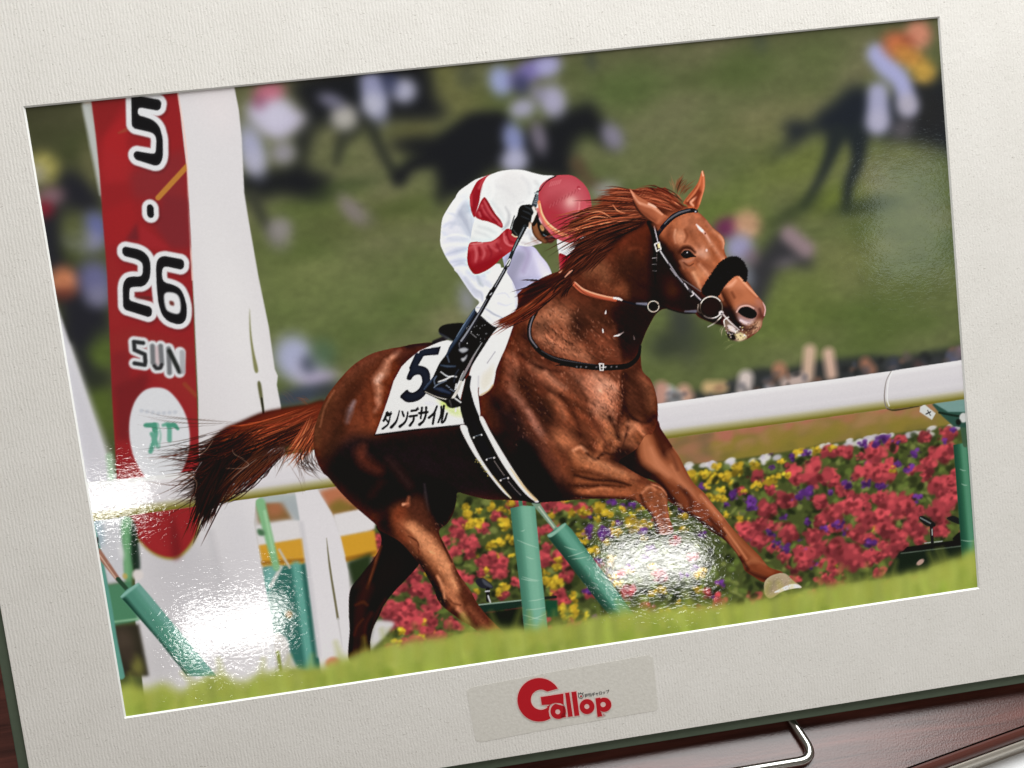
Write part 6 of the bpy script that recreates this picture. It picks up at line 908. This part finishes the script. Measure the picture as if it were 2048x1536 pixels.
stroke('J', [1245, 350, 1300, 270, 1360, 220, 1430, 188], [3, 3, 3, 2], (56, 22, 28), .7, .9); fill('J', [1245, 320, 1280, 270, 1340, 222, 1400, 192, 1360, 215, 1290, 285, 1250, 345], (198, 96, 106), .8, .9)
stroke('J', [1240, 480, 1262, 600, 1310, 700, 1380, 770, 1470, 830, 1560, 862], [6, 7, 8, 8, 8, 7], (226, 128, 92), 1, .95); stroke('J', [1250, 500, 1275, 610, 1330, 705, 1400, 770, 1480, 820], [2, 3, 3, 3, 2], (246, 190, 150), 1, .8); stroke('J', [1225, 560, 1250, 640, 1300, 740, 1380, 820], [5, 6, 6, 5], (210, 104, 108), 1.5, .85)
for k in range(9): stroke('J', [1370+k*38, 540-k*22, 1390+k*38, 500-k*22], [1.5, 3], (150, 44, 54), 1.4, .35); stroke('J', [1362+k*38, 544-k*22, 1380+k*38, 505-k*22], 2, (210, 112, 118), 1.4, .3)
for k in range(6): stroke('J', [1360+k*22, 300-k*6, 1380+k*22, 250-k*4], 2, (216, 120, 126), 1.2, .5)
spot('J', 1690, 318, 20, 22, (176, 56, 68), .9, soft=.4); spot('J', 1698, 330, 16, 8, (222, 130, 136), .8, 30, .5); stroke('J', [1700, 480, 1690, 580, 1640, 680], 3, (226, 140, 140), 1.5, .6)
mane()
# bridle again where the mane crosses it
stroke('H', [930, 520, 960, 490, 1030, 425, 1110, 390, 1180, 378, 1215, 385], [8, 9, 10, 9, 9, 6], (32, 30, 34), .6); stroke('H', [950, 490, 990, 450, 1070, 400, 1160, 374], [2, 3, 4, 3], (104, 102, 104), 1, .8); spot('H', 1208, 388, 7, 6, (190, 188, 190), .9, soft=.4)
grass()
# the tail's end darker, the bed a little deeper
tm_ = mask('T', [560, 740, 320, 880, 240, 1080, 270, 1400, 420, 1400, 560, 1130, 720, 940, 700, 800], True, 12)*(LAB == HORSE)
IMG *= (1-.38*tm_)[..., None]
IMG *= (1-.07*blur2((LAB == BED).astype(np.float32), 1.))[..., None]
# redder, deeper chestnut
hz = blur2((LAB == HORSE).astype(np.float32), 1.)[..., None]
IMG *= 1+hz*(np.array([1.07, .99, 1.0], np.float32)-1)
# print tone: crisp subject, slightly muted dyes
sub = np.isin(LAB, (HORSE, JOCKEY, CLOTH)).astype(np.float32); sub = blur2(sub, 1.2)[..., None]
for rad, amt in ((1.1, .4), (4., .14), (22., .12)):
    sb_ = np.stack([blur2(np.pad(IMG[..., c], 70, mode='edge'), rad)[70:-70, 70:-70] for c in range(3)], -1)
    IMG += (IMG-sb_)*amt*sub
np.clip(IMG, 0, 1, out=IMG)
lum = (IMG @ np.array([.3, .59, .11], np.float32))[..., None]
hs = blur2((LAB == HORSE).astype(np.float32), 1.)[..., None]
IMG[:] = lum+(IMG-lum)*(.93-.01*hs)
IMG *= (1+noise(1.5, 1.5, 91)*.006)[..., None]
np.clip(IMG, .012, .97, out=IMG)
# ---------------------------------------------------------------- materials
def mat_paper():
    m, nt, b = nodes('ribbed_paper'); L = nt.links.new
    tc = nd(nt, 'ShaderNodeTexCoord'); mp = nd(nt, 'ShaderNodeMapping'); L(tc.outputs['Object'], mp.inputs[0])
    # wavering upright ribs of laid card
    wob = nd(nt, 'ShaderNodeTexNoise', i_Scale=420., i_Detail=2.); L(mp.outputs[0], wob.inputs['Vector'])
    wave = nd(nt, 'ShaderNodeTexWave', wave_type='BANDS', bands_direction='X', wave_profile='SIN'); wave.inputs['Scale'].default_value = 235.; wave.inputs['Distortion'].default_value = 3.4; wave.inputs['Detail'].default_value = 2.; wave.inputs['Detail Scale'].default_value = 1.4
    L(mp.outputs[0], wave.inputs['Vector'])
    sx = nd(nt, 'ShaderNodeMapping'); sx.inputs['Scale'].default_value = (1, .35, 1); L(tc.outputs['Object'], sx.inputs[0])
    n1 = nd(nt, 'ShaderNodeTexNoise', i_Scale=1050., i_Detail=3., i_Roughness=.6); L(sx.outputs[0], n1.inputs['Vector'])
    n2 = nd(nt, 'ShaderNodeTexNoise', i_Scale=1500., i_Detail=3., i_Roughness=.7); L(tc.outputs['Object'], n2.inputs['Vector'])
    a1 = nd(nt, 'ShaderNodeMath', operation='MULTIPLY'); L(wave.outputs['Fac'], a1.inputs[0]); L(wob.outputs['Fac'], a1.inputs[1])
    a2 = nd(nt, 'ShaderNodeMath', operation='MULTIPLY_ADD'); L(n1.outputs['Fac'], a2.inputs[0]); a2.inputs[1].default_value = 1.1; L(a1.outputs[0], a2.inputs[2])
    a3 = nd(nt, 'ShaderNodeMath', operation='MULTIPLY_ADD'); L(n2.outputs['Fac'], a3.inputs[0]); a3.inputs[1].default_value = 1.25; L(a2.outputs[0], a3.inputs[2])
    bp = nd(nt, 'ShaderNodeBump'); bp.inputs['Strength'].default_value = .5; bp.inputs['Distance'].default_value = .00018; L(a3.outputs[0], bp.inputs['Height']); L(bp.outputs[0], b.inputs['Normal'])
    # short darker fibres in the pulp
    fm = nd(nt, 'ShaderNodeMapping'); fm.inputs['Rotation'].default_value = (0, 0, .5); fm.inputs['Scale'].default_value = (1, 2.6, 1); L(tc.outputs['Object'], fm.inputs[0])
    fn = nd(nt, 'ShaderNodeTexNoise', i_Scale=900., i_Detail=2.); fn.inputs['Distortion'].default_value = 1.6; L(fm.outputs[0], fn.inputs['Vector'])
    fr = nd(nt, 'ShaderNodeValToRGB'); fr.color_ramp.elements[0].position = .27; fr.color_ramp.elements[0].color = (.46, .44, .40, 1); fr.color_ramp.elements[1].position = .36; fr.color_ramp.elements[1].color = (1, 1, 1, 1); L(fn.outputs['Fac'], fr.inputs[0])
    cn = nd(nt, 'ShaderNodeTexNoise', i_Scale=60., i_Detail=4.); L(tc.outputs['Object'], cn.inputs['Vector'])
    cr = nd(nt, 'ShaderNodeValToRGB'); cr.color_ramp.elements[0].color = (.72, .695, .65, 1); cr.color_ramp.elements[1].color = (.80, .775, .735, 1); L(cn.outputs['Fac'], cr.inputs[0])
    mx = nd(nt, 'ShaderNodeMix', data_type='RGBA', blend_type='MULTIPLY'); mx.inputs[0].default_value = .8; L(cr.outputs[0], mx.inputs[6]); L(fr.outputs[0], mx.inputs[7]); L(mx.outputs[2], b.inputs['Base Color'])
    b.inputs['Roughness'].default_value = .85; b.inputs['Specular IOR Level'].default_value = .25
    return m
def mat_print():
    m, nt, b = nodes('glossy_photographic_print'); L = nt.links.new
    at = nd(nt, 'ShaderNodeVertexColor', layer_name='picture'); L(at.outputs['Color'], b.inputs['Base Color'])
    tc = nd(nt, 'ShaderNodeTexCoord'); mp = nd(nt, 'ShaderNodeMapping'); mp.inputs['Rotation'].default_value = (0, 0, -.12); mp.inputs['Scale'].default_value = (1, 1.7, 1); L(tc.outputs['Object'], mp.inputs[0])
    n1 = nd(nt, 'ShaderNodeTexNoise', i_Scale=400., i_Detail=3., i_Roughness=.55); n1.inputs['Distortion'].default_value = 1.0; L(mp.outputs[0], n1.inputs['Vector'])
    n2 = nd(nt, 'ShaderNodeTexNoise', i_Scale=22., i_Detail=2.); L(tc.outputs['Object'], n2.inputs['Vector'])
    b1 = nd(nt, 'ShaderNodeBump'); b1.inputs['Strength'].default_value = 1.; b1.inputs['Distance'].default_value = .000023; L(n1.outputs['Fac'], b1.inputs['Height'])
    b2 = nd(nt, 'ShaderNodeBump'); b2.inputs['Strength'].default_value = 1.; b2.inputs['Distance'].default_value = .00012; L(n2.outputs['Fac'], b2.inputs['Height']); L(b1.outputs[0], b2.inputs['Normal']); L(b2.outputs[0], b.inputs['Normal'])
    b.inputs['Roughness'].default_value = .03; b.inputs['IOR'].default_value = 1.5
    return m
def mat_wood():
    m, nt, b = nodes('dark_wood_laminate'); L = nt.links.new
    tc = nd(nt, 'ShaderNodeTexCoord'); mp = nd(nt, 'ShaderNodeMapping'); mp.inputs['Scale'].default_value = (4, 60, 1); L(tc.outputs['Object'], mp.inputs[0])
    n = nd(nt, 'ShaderNodeTexNoise', i_Scale=3., i_Detail=6., i_Roughness=.65); n.inputs['Distortion'].default_value = .6; L(mp.outputs[0], n.inputs['Vector'])
    cr = nd(nt, 'ShaderNodeValToRGB'); cr.color_ramp.elements[0].position = .3; cr.color_ramp.elements[0].color = (.030, .0075, .005, 1); cr.color_ramp.elements[1].position = .72; cr.color_ramp.elements[1].color = (.125, .034, .024, 1); L(n.outputs['Fac'], cr.inputs[0]); L(cr.outputs[0], b.inputs['Base Color'])
    n2 = nd(nt, 'ShaderNodeTexNoise', i_Scale=1300., i_Detail=2., i_Roughness=.5); L(tc.outputs['Object'], n2.inputs['Vector'])
    bp = nd(nt, 'ShaderNodeBump'); bp.inputs['Strength'].default_value = .6; bp.inputs['Distance'].default_value = .00009; L(n2.outputs['Fac'], bp.inputs['Height']); L(bp.outputs[0], b.inputs['Normal'])
    b.inputs['Roughness'].default_value = .27; b.inputs['Specular IOR Level'].default_value = .5
    return m
def mat_film():
    m, nt, b = nodes('clear_film_label'); L = nt.links.new
    tc = nd(nt, 'ShaderNodeTexCoord'); n = nd(nt, 'ShaderNodeTexNoise', i_Scale=850., i_Detail=3., i_Roughness=.6); L(tc.outputs['Object'], n.inputs['Vector'])
    bp = nd(nt, 'ShaderNodeBump'); bp.inputs['Strength'].default_value = .35; bp.inputs['Distance'].default_value = .0002; L(n.outputs['Fac'], bp.inputs['Height']); L(bp.outputs[0], b.inputs['Normal'])
    n3 = nd(nt, 'ShaderNodeTexNoise', i_Scale=700., i_Detail=4., i_Roughness=.7); L(tc.outputs['Object'], n3.inputs['Vector'])
    cr = nd(nt, 'ShaderNodeValToRGB'); cr.color_ramp.elements[0].position = .3; cr.color_ramp.elements[0].color = (.61, .585, .53, 1); cr.color_ramp.elements[1].position = .7; cr.color_ramp.elements[1].color = (.72, .695, .64, 1); L(n3.outputs['Fac'], cr.inputs[0]); L(cr.outputs[0], b.inputs['Base Color'])
    b.inputs['Roughness'].default_value = .5
    return m
def mat_board():
    m, nt, b = nodes('green_cloth_board'); L = nt.links.new
    tc = nd(nt, 'ShaderNodeTexCoord'); n = nd(nt, 'ShaderNodeTexNoise', i_Scale=300., i_Detail=4.); L(tc.outputs['Object'], n.inputs['Vector'])
    cr = nd(nt, 'ShaderNodeValToRGB'); cr.color_ramp.elements[0].color = (.060, .082, .052, 1); cr.color_ramp.elements[1].color = (.082, .108, .070, 1); L(n.outputs['Fac'], cr.inputs[0]); L(cr.outputs[0], b.inputs['Base Color'])
    bp = nd(nt, 'ShaderNodeBump'); bp.inputs['Strength'].default_value = .4; bp.inputs['Distance'].default_value = .0001; L(n.outputs['Fac'], bp.inputs['Height']); L(bp.outputs[0], b.inputs['Normal'])
    b.inputs['Roughness'].default_value = .75
    return m
def mat_white():
    m, nt, b = nodes('white_laminate'); L = nt.links.new
    tc = nd(nt, 'ShaderNodeTexCoord'); n = nd(nt, 'ShaderNodeTexNoise', i_Scale=14., i_Detail=4.); L(tc.outputs['Object'], n.inputs['Vector'])
    cr = nd(nt, 'ShaderNodeValToRGB'); cr.color_ramp.elements[0].color = (.70, .71, .72, 1); cr.color_ramp.elements[1].color = (.78, .79, .80, 1); L(n.outputs['Fac'], cr.inputs[0]); L(cr.outputs[0], b.inputs['Base Color']); b.inputs['Roughness'].default_value = .45
    return m
PAPER, PRINT, WOOD, FILM, BOARD, WHITE = mat_paper(), mat_print(), mat_wood(), mat_film(), mat_board(), mat_white()
CORE = plain('white_bevel_core', (.80, .80, .77), .8, 0, .2)
BACKP = plain('photo_paper_back', (.8, .8, .78), .6)
CHROME = plain('chromed_wire', (.46, .45, .42), .2, 1.)
RED = plain('red_print_ink', (.47, .006, .014), .6, 0, .2); PINK = plain('pale_pink_ink_edge', (.74, .50, .47), .5); BLACK = plain('black_print_ink', (.012, .012, .013), .5)
BROWN = plain('brown_edge_band', (.085, .024, .017), .30); STEEL = plain('beige_metal_edge', (.50, .46, .40), .38, .7)

# ---------------------------------------------------------------- setting: table and the white surface past its edge
ed = np.array([57.5, 9.2]); ed /= np.hypot(*ed); en = np.array([-ed[1], ed[0]]); e0 = np.array([.1362, -.0284])
def strip(o0, o1, z0, z1, x0=-.9, x1=.7):
    a, b_ = e0+ed*x0+en*o0, e0+ed*x1+en*o0; c, d = e0+ed*x1+en*o1, e0+ed*x0+en*o1
    return [(*a, z0), (*b_, z0), (*c, z1), (*d, z1)]
v = strip(0, .75, 0, 0)+strip(0, .75, -.028, -.028)
tb = link('table_top', mesh('table_top', v, [(0, 1, 2, 3), (7, 6, 5, 4), (0, 4, 5, 1), (1, 5, 6, 2), (2, 6, 7, 3), (3, 7, 4, 0)]), WOOD)
tb['kind'] = 'structure'; tb['label'] = 'dark red brown wood laminate table under the mounted photograph'; tb['category'] = 'table'
def profile(name, pts, mat_, parent):
    """a strip along the table's edge with the given cross-section (offset from the edge, height)"""
    vv, ff = [], []
    for x in (-.9, .7):
        for o, z in pts: p = e0+ed*x+en*o; vv.append((*p, z))
    n = len(pts)
    for i in range(n): ff.append((i, (i+1) % n, n+(i+1) % n, n+i))
    ff += [tuple(range(n))[::-1], tuple(range(n, 2*n))]
    return link(name, mesh(name, vv, ff), mat_, parent)
arc = [(-.0006-.0038*math.sin(t), -.0005-.0038*(1-math.cos(t))) for t in np.linspace(0, math.pi/2, 9)]
profile('edge_band', arc+[(-.0044, -.020), (-.0006, -.020)], BROWN, tb)
arc2 = [(-.0047-.0022*math.sin(t), -.0045-.0022*(1-math.cos(t))) for t in np.linspace(0, math.pi/2, 7)]
profile('metal_edge', arc2+[(-.0069, -.026), (-.0047, -.026)], STEEL, tb)
ws = link('white_surface', mesh('white_surface', strip(-.6, -.0075, -.014, -.014), [(0, 1, 2, 3)]), WHITE); ws['kind'] = 'structure'; ws['label'] = 'white surface below the table edge'

# ---------------------------------------------------------------- the mounted photograph
root = bpy.data.objects.new('mounted_photograph', None); scn.collection.objects.link(root); root.empty_display_size = .05
root['label'] = 'glossy racehorse photograph in a cream ribbed mat on a green backing board'; root['category'] = 'photograph'
mw = Matrix.Identity(4); o_ = loc2world(BASE)
for i in range(3):
    for j in range(3): mw[i][j] = A3[i, j]
    mw[i][3] = o_[i]
root.matrix_world = mw
OFF = Vector(-BASE)
def part(name, me, m_, parent=None):
    o = link(name, me, m_, parent or root)
    if parent is None: o.location = OFF
    return o
def boxm(name, x0, x1, y0, y1, z0, z1, bev=.0004):
    bm = bmesh.new(); vs_ = [bm.verts.new((x, y, z)) for x in (x0, x1) for y in (y0, y1) for z in (z0, z1)]
    for f in ((0, 1, 3, 2), (4, 6, 7, 5), (0, 4, 5, 1), (2, 3, 7, 6), (0, 2, 6, 4), (1, 5, 7, 3)): bm.faces.new([vs_[i] for i in f])
    bmesh.ops.recalc_face_normals(bm, faces=bm.faces); bmesh.ops.bevel(bm, geom=bm.edges[:], offset=bev, segments=2, affect='EDGES')
    me = bpy.data.meshes.new(name); bm.to_mesh(me); bm.free(); return me
part('backing_board', boxm('backing_board', -.2240, .2240, -.1660, .1660, -.0075, -.0014), BOARD)
# mat with a window; its outer edge and the cut bevel
MX, MY, WX, WY, BV = .2192, .1612, .1800, .1200, .0005
v = [(-MX, -MY, 0), (MX, -MY, 0), (MX, MY, 0), (-MX, MY, 0), (-WX, -WY, 0), (WX, -WY, 0), (WX, WY, 0), (-WX, WY, 0)]
v += [(x, y, PZ-.00015) for x, y, _ in v[:4]]
matb = part('mat_board', mesh('mat_board', v, [(0, 1, 5, 4), (1, 2, 6, 5), (2, 3, 7, 6), (3, 0, 4, 7), (0, 8, 9, 1), (1, 9, 10, 2), (2, 10, 11, 3), (3, 11, 8, 0)]), PAPER)
oc = [(-WX, -WY), (WX, -WY), (WX, WY), (-WX, WY)]; ic = [(-WX+BV, -WY+BV), (WX-BV, -WY+BV), (WX-BV, WY-BV), (-WX+BV, WY-BV)]
for k in range(4):
    a, b_ = k, (k+1) % 4
    part('bevel_edge', mesh('bevel_edge', [(*oc[a], 0), (*oc[b_], 0), (*ic[b_], PZ+.00002), (*ic[a], PZ+.00002)], [(0, 1, 2, 3)]), CORE, matb)

# the print: one sheet, its picture carried as colours of a fine grid, cut along what it shows
sheet = part('photo_print', boxm('photo_print', -PW/2, PW/2, -PH/2, PH/2, PZ-.00018, PZ-.00002, .00002), BACKP)
lin = np.where(IMG <= .04045, IMG/12.92, ((IMG+.055)/1.055)**2.4)
kx, ky = xx[..., None], yy[..., None]   # how strongly the lamp falls on each part of the sheet
kl = (KL[0]*(1-kx)+KL[1]*kx)*(1-ky)+(KL[2]*(1-kx)+KL[3]*kx)*ky
lin = np.clip((lin-KLIFT)/kl, .0012, .93)
names = {TURF: 'printed_turf', TOWER: 'printed_winning_post', RAIL: 'printed_rail', BED: 'printed_flower_bed', GRASS: 'printed_foreground_grass', HORSE: 'printed_racehorse', JOCKEY: 'printed_jockey', POST: 'printed_padded_post', CLOTH: 'printed_saddle_cloth', RIDERS: 'printed_distant_rider', CROWD: 'printed_spectators'}
gx = (np.arange(CW)/(CW-1)-.5)*PW; gy = (.5-np.arange(CH)/(CH-1))*PH
VX, VY = np.meshgrid(gx, gy); fl_ = LAB[:-1, :-1]
idx = np.arange(CH*CW).reshape(CH, CW)
Q = np.stack([idx[1:, :-1], idx[1:, 1:], idx[:-1, 1:], idx[:-1, :-1]], -1)
P3 = np.stack([VX.ravel(), VY.ravel(), np.full(VX.size, PZ)], 1).astype(np.float32)
C4 = np.concatenate([lin.reshape(-1, 3), np.ones((CH*CW, 1))], 1).astype(np.float32)
PLAB = {'printed_racehorse': 'printed chestnut racehorse at full gallop with black sheepskin noseband', 'printed_jockey': 'printed jockey in white and red silks and red helmet crouched over the neck', 'printed_winning_post': 'printed white winning post with red 5.26 SUN banner', 'printed_saddle_cloth': 'printed white saddle cloth, girth and saddle with black number 5',
        'printed_flower_bed': 'printed bed of red, yellow and purple flowers behind the rail', 'printed_turf': 'printed out of focus green turf', 'printed_foreground_grass': 'printed blurred bright grass along the bottom', 'printed_rail': 'printed white running rail', 'printed_padded_post': 'printed green padded rail post', 'printed_distant_rider': 'printed blurred dark horse with rider in the distance', 'printed_spectators': 'printed blurred row of spectators above the white rail'}
def pieces(m):
    """connected pieces of a mask: list of (size, boolean mask)"""
    par, runs, prev = [], [], []
    def find(i):
        while par[i] != i: par[i] = par[par[i]]; i = par[i]
        return i
    for r in range(m.shape[0]):
        d = np.flatnonzero(np.diff(np.r_[0, m[r].astype(np.int8), 0])); cur = []
        for s, e in zip(d[0::2], d[1::2]):
            k = len(par); par.append(k); runs.append((r, s, e)); cur.append(k)
            for p in prev:
                if runs[p][1] < e and runs[p][2] > s: par[find(p)] = find(k)
        prev = cur
    out = {}
    for k, (r, s, e) in enumerate(runs): out.setdefault(find(k), []).append((r, s, e))
    res = []
    for rr in out.values():
        z = np.zeros_like(m)
        for r, s, e in rr: z[r, s:e] = True
        res.append((sum(e-s for _, s, e in rr), z))
    return sorted(res, key=lambda t: -t[0])
fl_ = fl_.copy(); todo = []
for lab, nm in names.items():                       # crumbs go to the sheet's turf or bed around them
    for n, z in pieces(fl_ == lab):
        if n < 420 and lab != TURF: fl_[z] = 255
for it in range(60):
    bad = fl_ == 255
    if not bad.any(): break
    for sh, ax in ((1, 1), (-1, 1), (1, 0), (-1, 0)):
        nb = np.roll(fl_, sh, ax); t = bad & (nb != 255); fl_[t] = nb[t]; bad = fl_ == 255
for lab, nm in names.items():
    ps = pieces(fl_ == lab)
    if lab in (TURF, BED, GRASS):
        ps = ps and [(1, fl_ == lab)]
    todo += [(nm, z) for n, z in ps]
for nm, z in todo:
    q = Q[z].reshape(-1, 4)
    used, inv = np.unique(q, return_inverse=True); n = len(q)
    me = bpy.data.meshes.new(nm); me.vertices.add(len(used)); me.vertices.foreach_set('co', P3[used].ravel())
    me.loops.add(4*n); me.loops.foreach_set('vertex_index', inv.ravel().astype(np.int32))
    me.polygons.add(n); me.polygons.foreach_set('loop_start', np.arange(0, 4*n, 4, dtype=np.int32))
    ca = me.color_attributes.new('picture', 'FLOAT_COLOR', 'POINT'); ca.data.foreach_set('color', C4[used].ravel())
    me.update(calc_edges=True)
    o = part(nm, me, PRINT, sheet)
    if PLAB.get(nm): o['label'] = PLAB[nm]

# clear film label with the magazine's logo
def g2l(x, y, z): return px2loc(900+x/4.551, 1280+y/4.551, z)
tp = [px2loc(*p) for p in ((933, 1381), (945, 1374), (1120, 1341), (1296, 1310), (1306, 1316), (1316, 1416), (1312, 1421), (1130, 1452), (962, 1484), (951, 1480), (942, 1430))]
v = [(*p, .00007) for p in tp]+[(*p, .00002) for p in tp]; n = len(tp)
film = part('logo_label', mesh('logo_label', v, [tuple(range(n))[::-1]]+[(i, n+i, n+(i+1) % n, (i+1) % n)[::-1] for i in range(n)]), FILM)
bm = bmesh.new(); bm.from_mesh(film.data); bmesh.ops.recalc_face_normals(bm, faces=bm.faces); bm.to_mesh(film.data); bm.free()
def curve_mesh(name, loops, z, extrude, offset=0.):
    cu = bpy.data.curves.new(name, 'CURVE'); cu.dimensions = '2D'; cu.fill_mode = 'BOTH'; cu.extrude = extrude; cu.offset = offset
    for lp in loops:
        s = cu.splines.new('POLY'); s.points.add(len(lp)-1); s.use_cyclic_u = True
        for k, p in enumerate(lp): s.points[k].co = (p[0], p[1], 0, 1)
    o = bpy.data.objects.new(name, cu); scn.collection.objects.link(o)
    dg = bpy.context.evaluated_depsgraph_get(); me = bpy.data.meshes.new_from_object(o.evaluated_get(dg)); me.name = name
    bpy.data.objects.remove(o); bpy.data.curves.remove(cu); me.materials.clear()
    me.transform(Matrix.Translation((0, 0, z))); return me
def circ(cx, cy, r, a0=0, a1=360, n=36):
    t = np.radians(np.linspace(a0, a1, n, endpoint=(abs(a1-a0) < 360))); return [(cx+r*math.cos(k), cy+r*math.sin(k)) for k in t]
def pairs(f): return [(f[i], f[i+1]) for i in range(0, len(f), 2)]
GL_ = [
    ('letter_g', [circ(812, 545, 198, -31, -302, 60)+pairs([905, 690, 898, 650, 905, 612, 915, 590, 880, 607])+circ(828, 544, 92, 50, 300, 40)+pairs([886, 470])]),
    ('letter_g_bar', [pairs([825, 520, 1032, 488, 1036, 592, 1005, 577, 960, 572, 912, 588, 835, 592])]),
    ('letter_a', [circ(985, 648, 71, 25, 335, 40)[::-1][:0]+circ(985, 648, 71, -40, 250, 40)+pairs([1000, 690, 1003, 716])[:0]+[(1001, 712), (1055, 702), (1043, 612)][:0], circ(981, 654, 23, 0, 360, 20)]),
    ('letter_a_stem', [pairs([1034, 600, 1043, 612, 1056, 702, 1014, 708, 1008, 690, 1030, 660])]),
    ('letter_l', [pairs([1048, 483, 1086, 478, 1118, 695, 1076, 701])]),
    ('letter_l', [pairs([1105, 475, 1150, 468, 1178, 688, 1133, 693])]),
    ('letter_o', [circ(1248, 607, 68), circ(1246, 606, 23, 0, 360, 20)]),
    ('letter_p', [pairs([1324, 532, 1366, 524, 1372, 536])+circ(1404, 590, 65, -110, 130, 34)+pairs([1376, 655, 1388, 694, 1343, 701]), circ(1394, 588, 24, 0, 360, 20)])]
for nm, loops in GL_:
    ll = [[g2l(x, y, .0003) for x, y in lp] for lp in loops if len(lp) > 2]
    part('pink_outline', curve_mesh('pink_outline', ll[:1], .00019, .00001, .00034), PINK, film)
    part(nm, curve_mesh(nm, ll, .00023, .00002), RED, film)
# small mark and line of type
def ring(cx, cy, r, w_): return [circ(cx, cy, r, 0, 360, 24), circ(cx, cy, r-w_, 0, 360, 24)]
part('eye_ring', curve_mesh('eye_ring', [[g2l(x, y, 0) for x, y in lp] for lp in ring(1190, 507, 25, 5)], .0002, .00001), BLACK, film)
part('eye_dot', curve_mesh('eye_dot', [[g2l(x, y, 0) for x, y in circ(1192, 510, 9, 0, 360, 16)]], .0002, .00001), RED, film)
for q in ([1172, 492, 1162, 478, 1168, 476, 1178, 490], [1186, 486, 1184, 474, 1190, 474, 1192, 486], [1200, 490, 1210, 474, 1216, 478, 1206, 494]):
    part('eye_lash', curve_mesh('eye_lash', [[g2l(x, y, 0) for x, y in pairs(q)]], .0002, .00001), BLACK, film)
tcu = bpy.data.curves.new('small_type', 'FONT'); tcu.body = '\u9031\u520a\u30ae\u30e3\u30ed\u30c3\u30d7'; tcu.size = 1; tcu.offset = .018
to = bpy.data.objects.new('small_type', tcu); scn.collection.objects.link(to)
dg = bpy.context.evaluated_depsgraph_get(); tme = bpy.data.meshes.new_from_object(to.evaluated_get(dg)); bpy.data.objects.remove(to)
tme.materials.clear(); tme.name = 'small_type'
if len(tme.vertices):
    cv = np.array([vv.co[:] for vv in tme.vertices]); lo, hi = cv.min(0), cv.max(0)
    p0, p1 = g2l(1226, 524, 0), g2l(1452, 482, 0); ex = p1-p0; W_ = np.hypot(*ex); ex /= W_; ey = np.array([-ex[1], ex[0]]); hgt = .0088*.92*.2
    hgt = np.hypot(*(g2l(1228, 520, 0)-g2l(1224, 486, 0)))
    for vv, c in zip(tme.vertices, cv):
        u, t_ = (c[0]-lo[0])/(hi[0]-lo[0]), (c[1]-lo[1])/(hi[1]-lo[1]); q = p0+ex*W_*u+ey*hgt*t_; vv.co = (q[0], q[1], .00021)
    part('small_type', tme, BLACK, film)

# ---------------------------------------------------------------- wire easel
es = bpy.data.objects.new('wire_easel', None); scn.collection.objects.link(es); es.empty_display_size = .03
es['label'] = 'bent chrome wire easel whose front lip sticks out below the green board'; es['category'] = 'easel'
def rod(name, pts, r=.002, seg=16, rnd_=.008):
    P = [Vector(p) for p in pts]; path = [P[0]]
    for i in range(1, len(P)-1):
        a, b_ = (P[i-1]-P[i]), (P[i+1]-P[i]); k = min(rnd_, a.length*.45, b_.length*.45); s, e = P[i]+a.normalized()*k, P[i]+b_.normalized()*k
        for t in np.linspace(0, 1, 9): path.append(s*(1-t)**2+P[i]*2*t*(1-t)+e*t*t)
    path.append(P[-1]); vv, ff = [], []; nrm = None
    for i, p in enumerate(path):
        tg = (path[min(i+1, len(path)-1)]-path[max(i-1, 0)]).normalized()
        if nrm is None: nrm = tg.orthogonal().normalized()
        nrm = (nrm-tg*nrm.dot(tg)).normalized(); bn = tg.cross(nrm)
        for k in range(seg): t = 2*math.pi*k/seg; vv.append(p+nrm*r*math.cos(t)+bn*r*math.sin(t))
    m_ = len(path)
    for i in range(m_-1):
        for k in range(seg): ff.append((i*seg+k, i*seg+(k+1) % seg, (i+1)*seg+(k+1) % seg, (i+1)*seg+k))
    ff += [tuple(range(seg))[::-1], tuple(range((m_-1)*seg, m_*seg))]
    return link(name, mesh(name, vv, ff, True), CHROME, es)
rod('front_lip', [(-.090, .190, .002), (-.0925, .004, .002), (-.1000, -.0195, .002), (.0995, -.0195, .002), (.0925, .004, .002), (.090, .190, .002)])
s45, c45 = math.sin(PHI), math.cos(PHI)
up = lambda x, t: (x, .0105+t*c45, .0025+t*s45)
rod('back_frame', [up(-.070, 0), up(-.070, .22), up(.070, .22), up(.070, 0)])
rod('rear_prop', [(-.0845, .189, .0065), (-.070, .178, .150), (.070, .178, .150), (.0845, .189, .0065)])
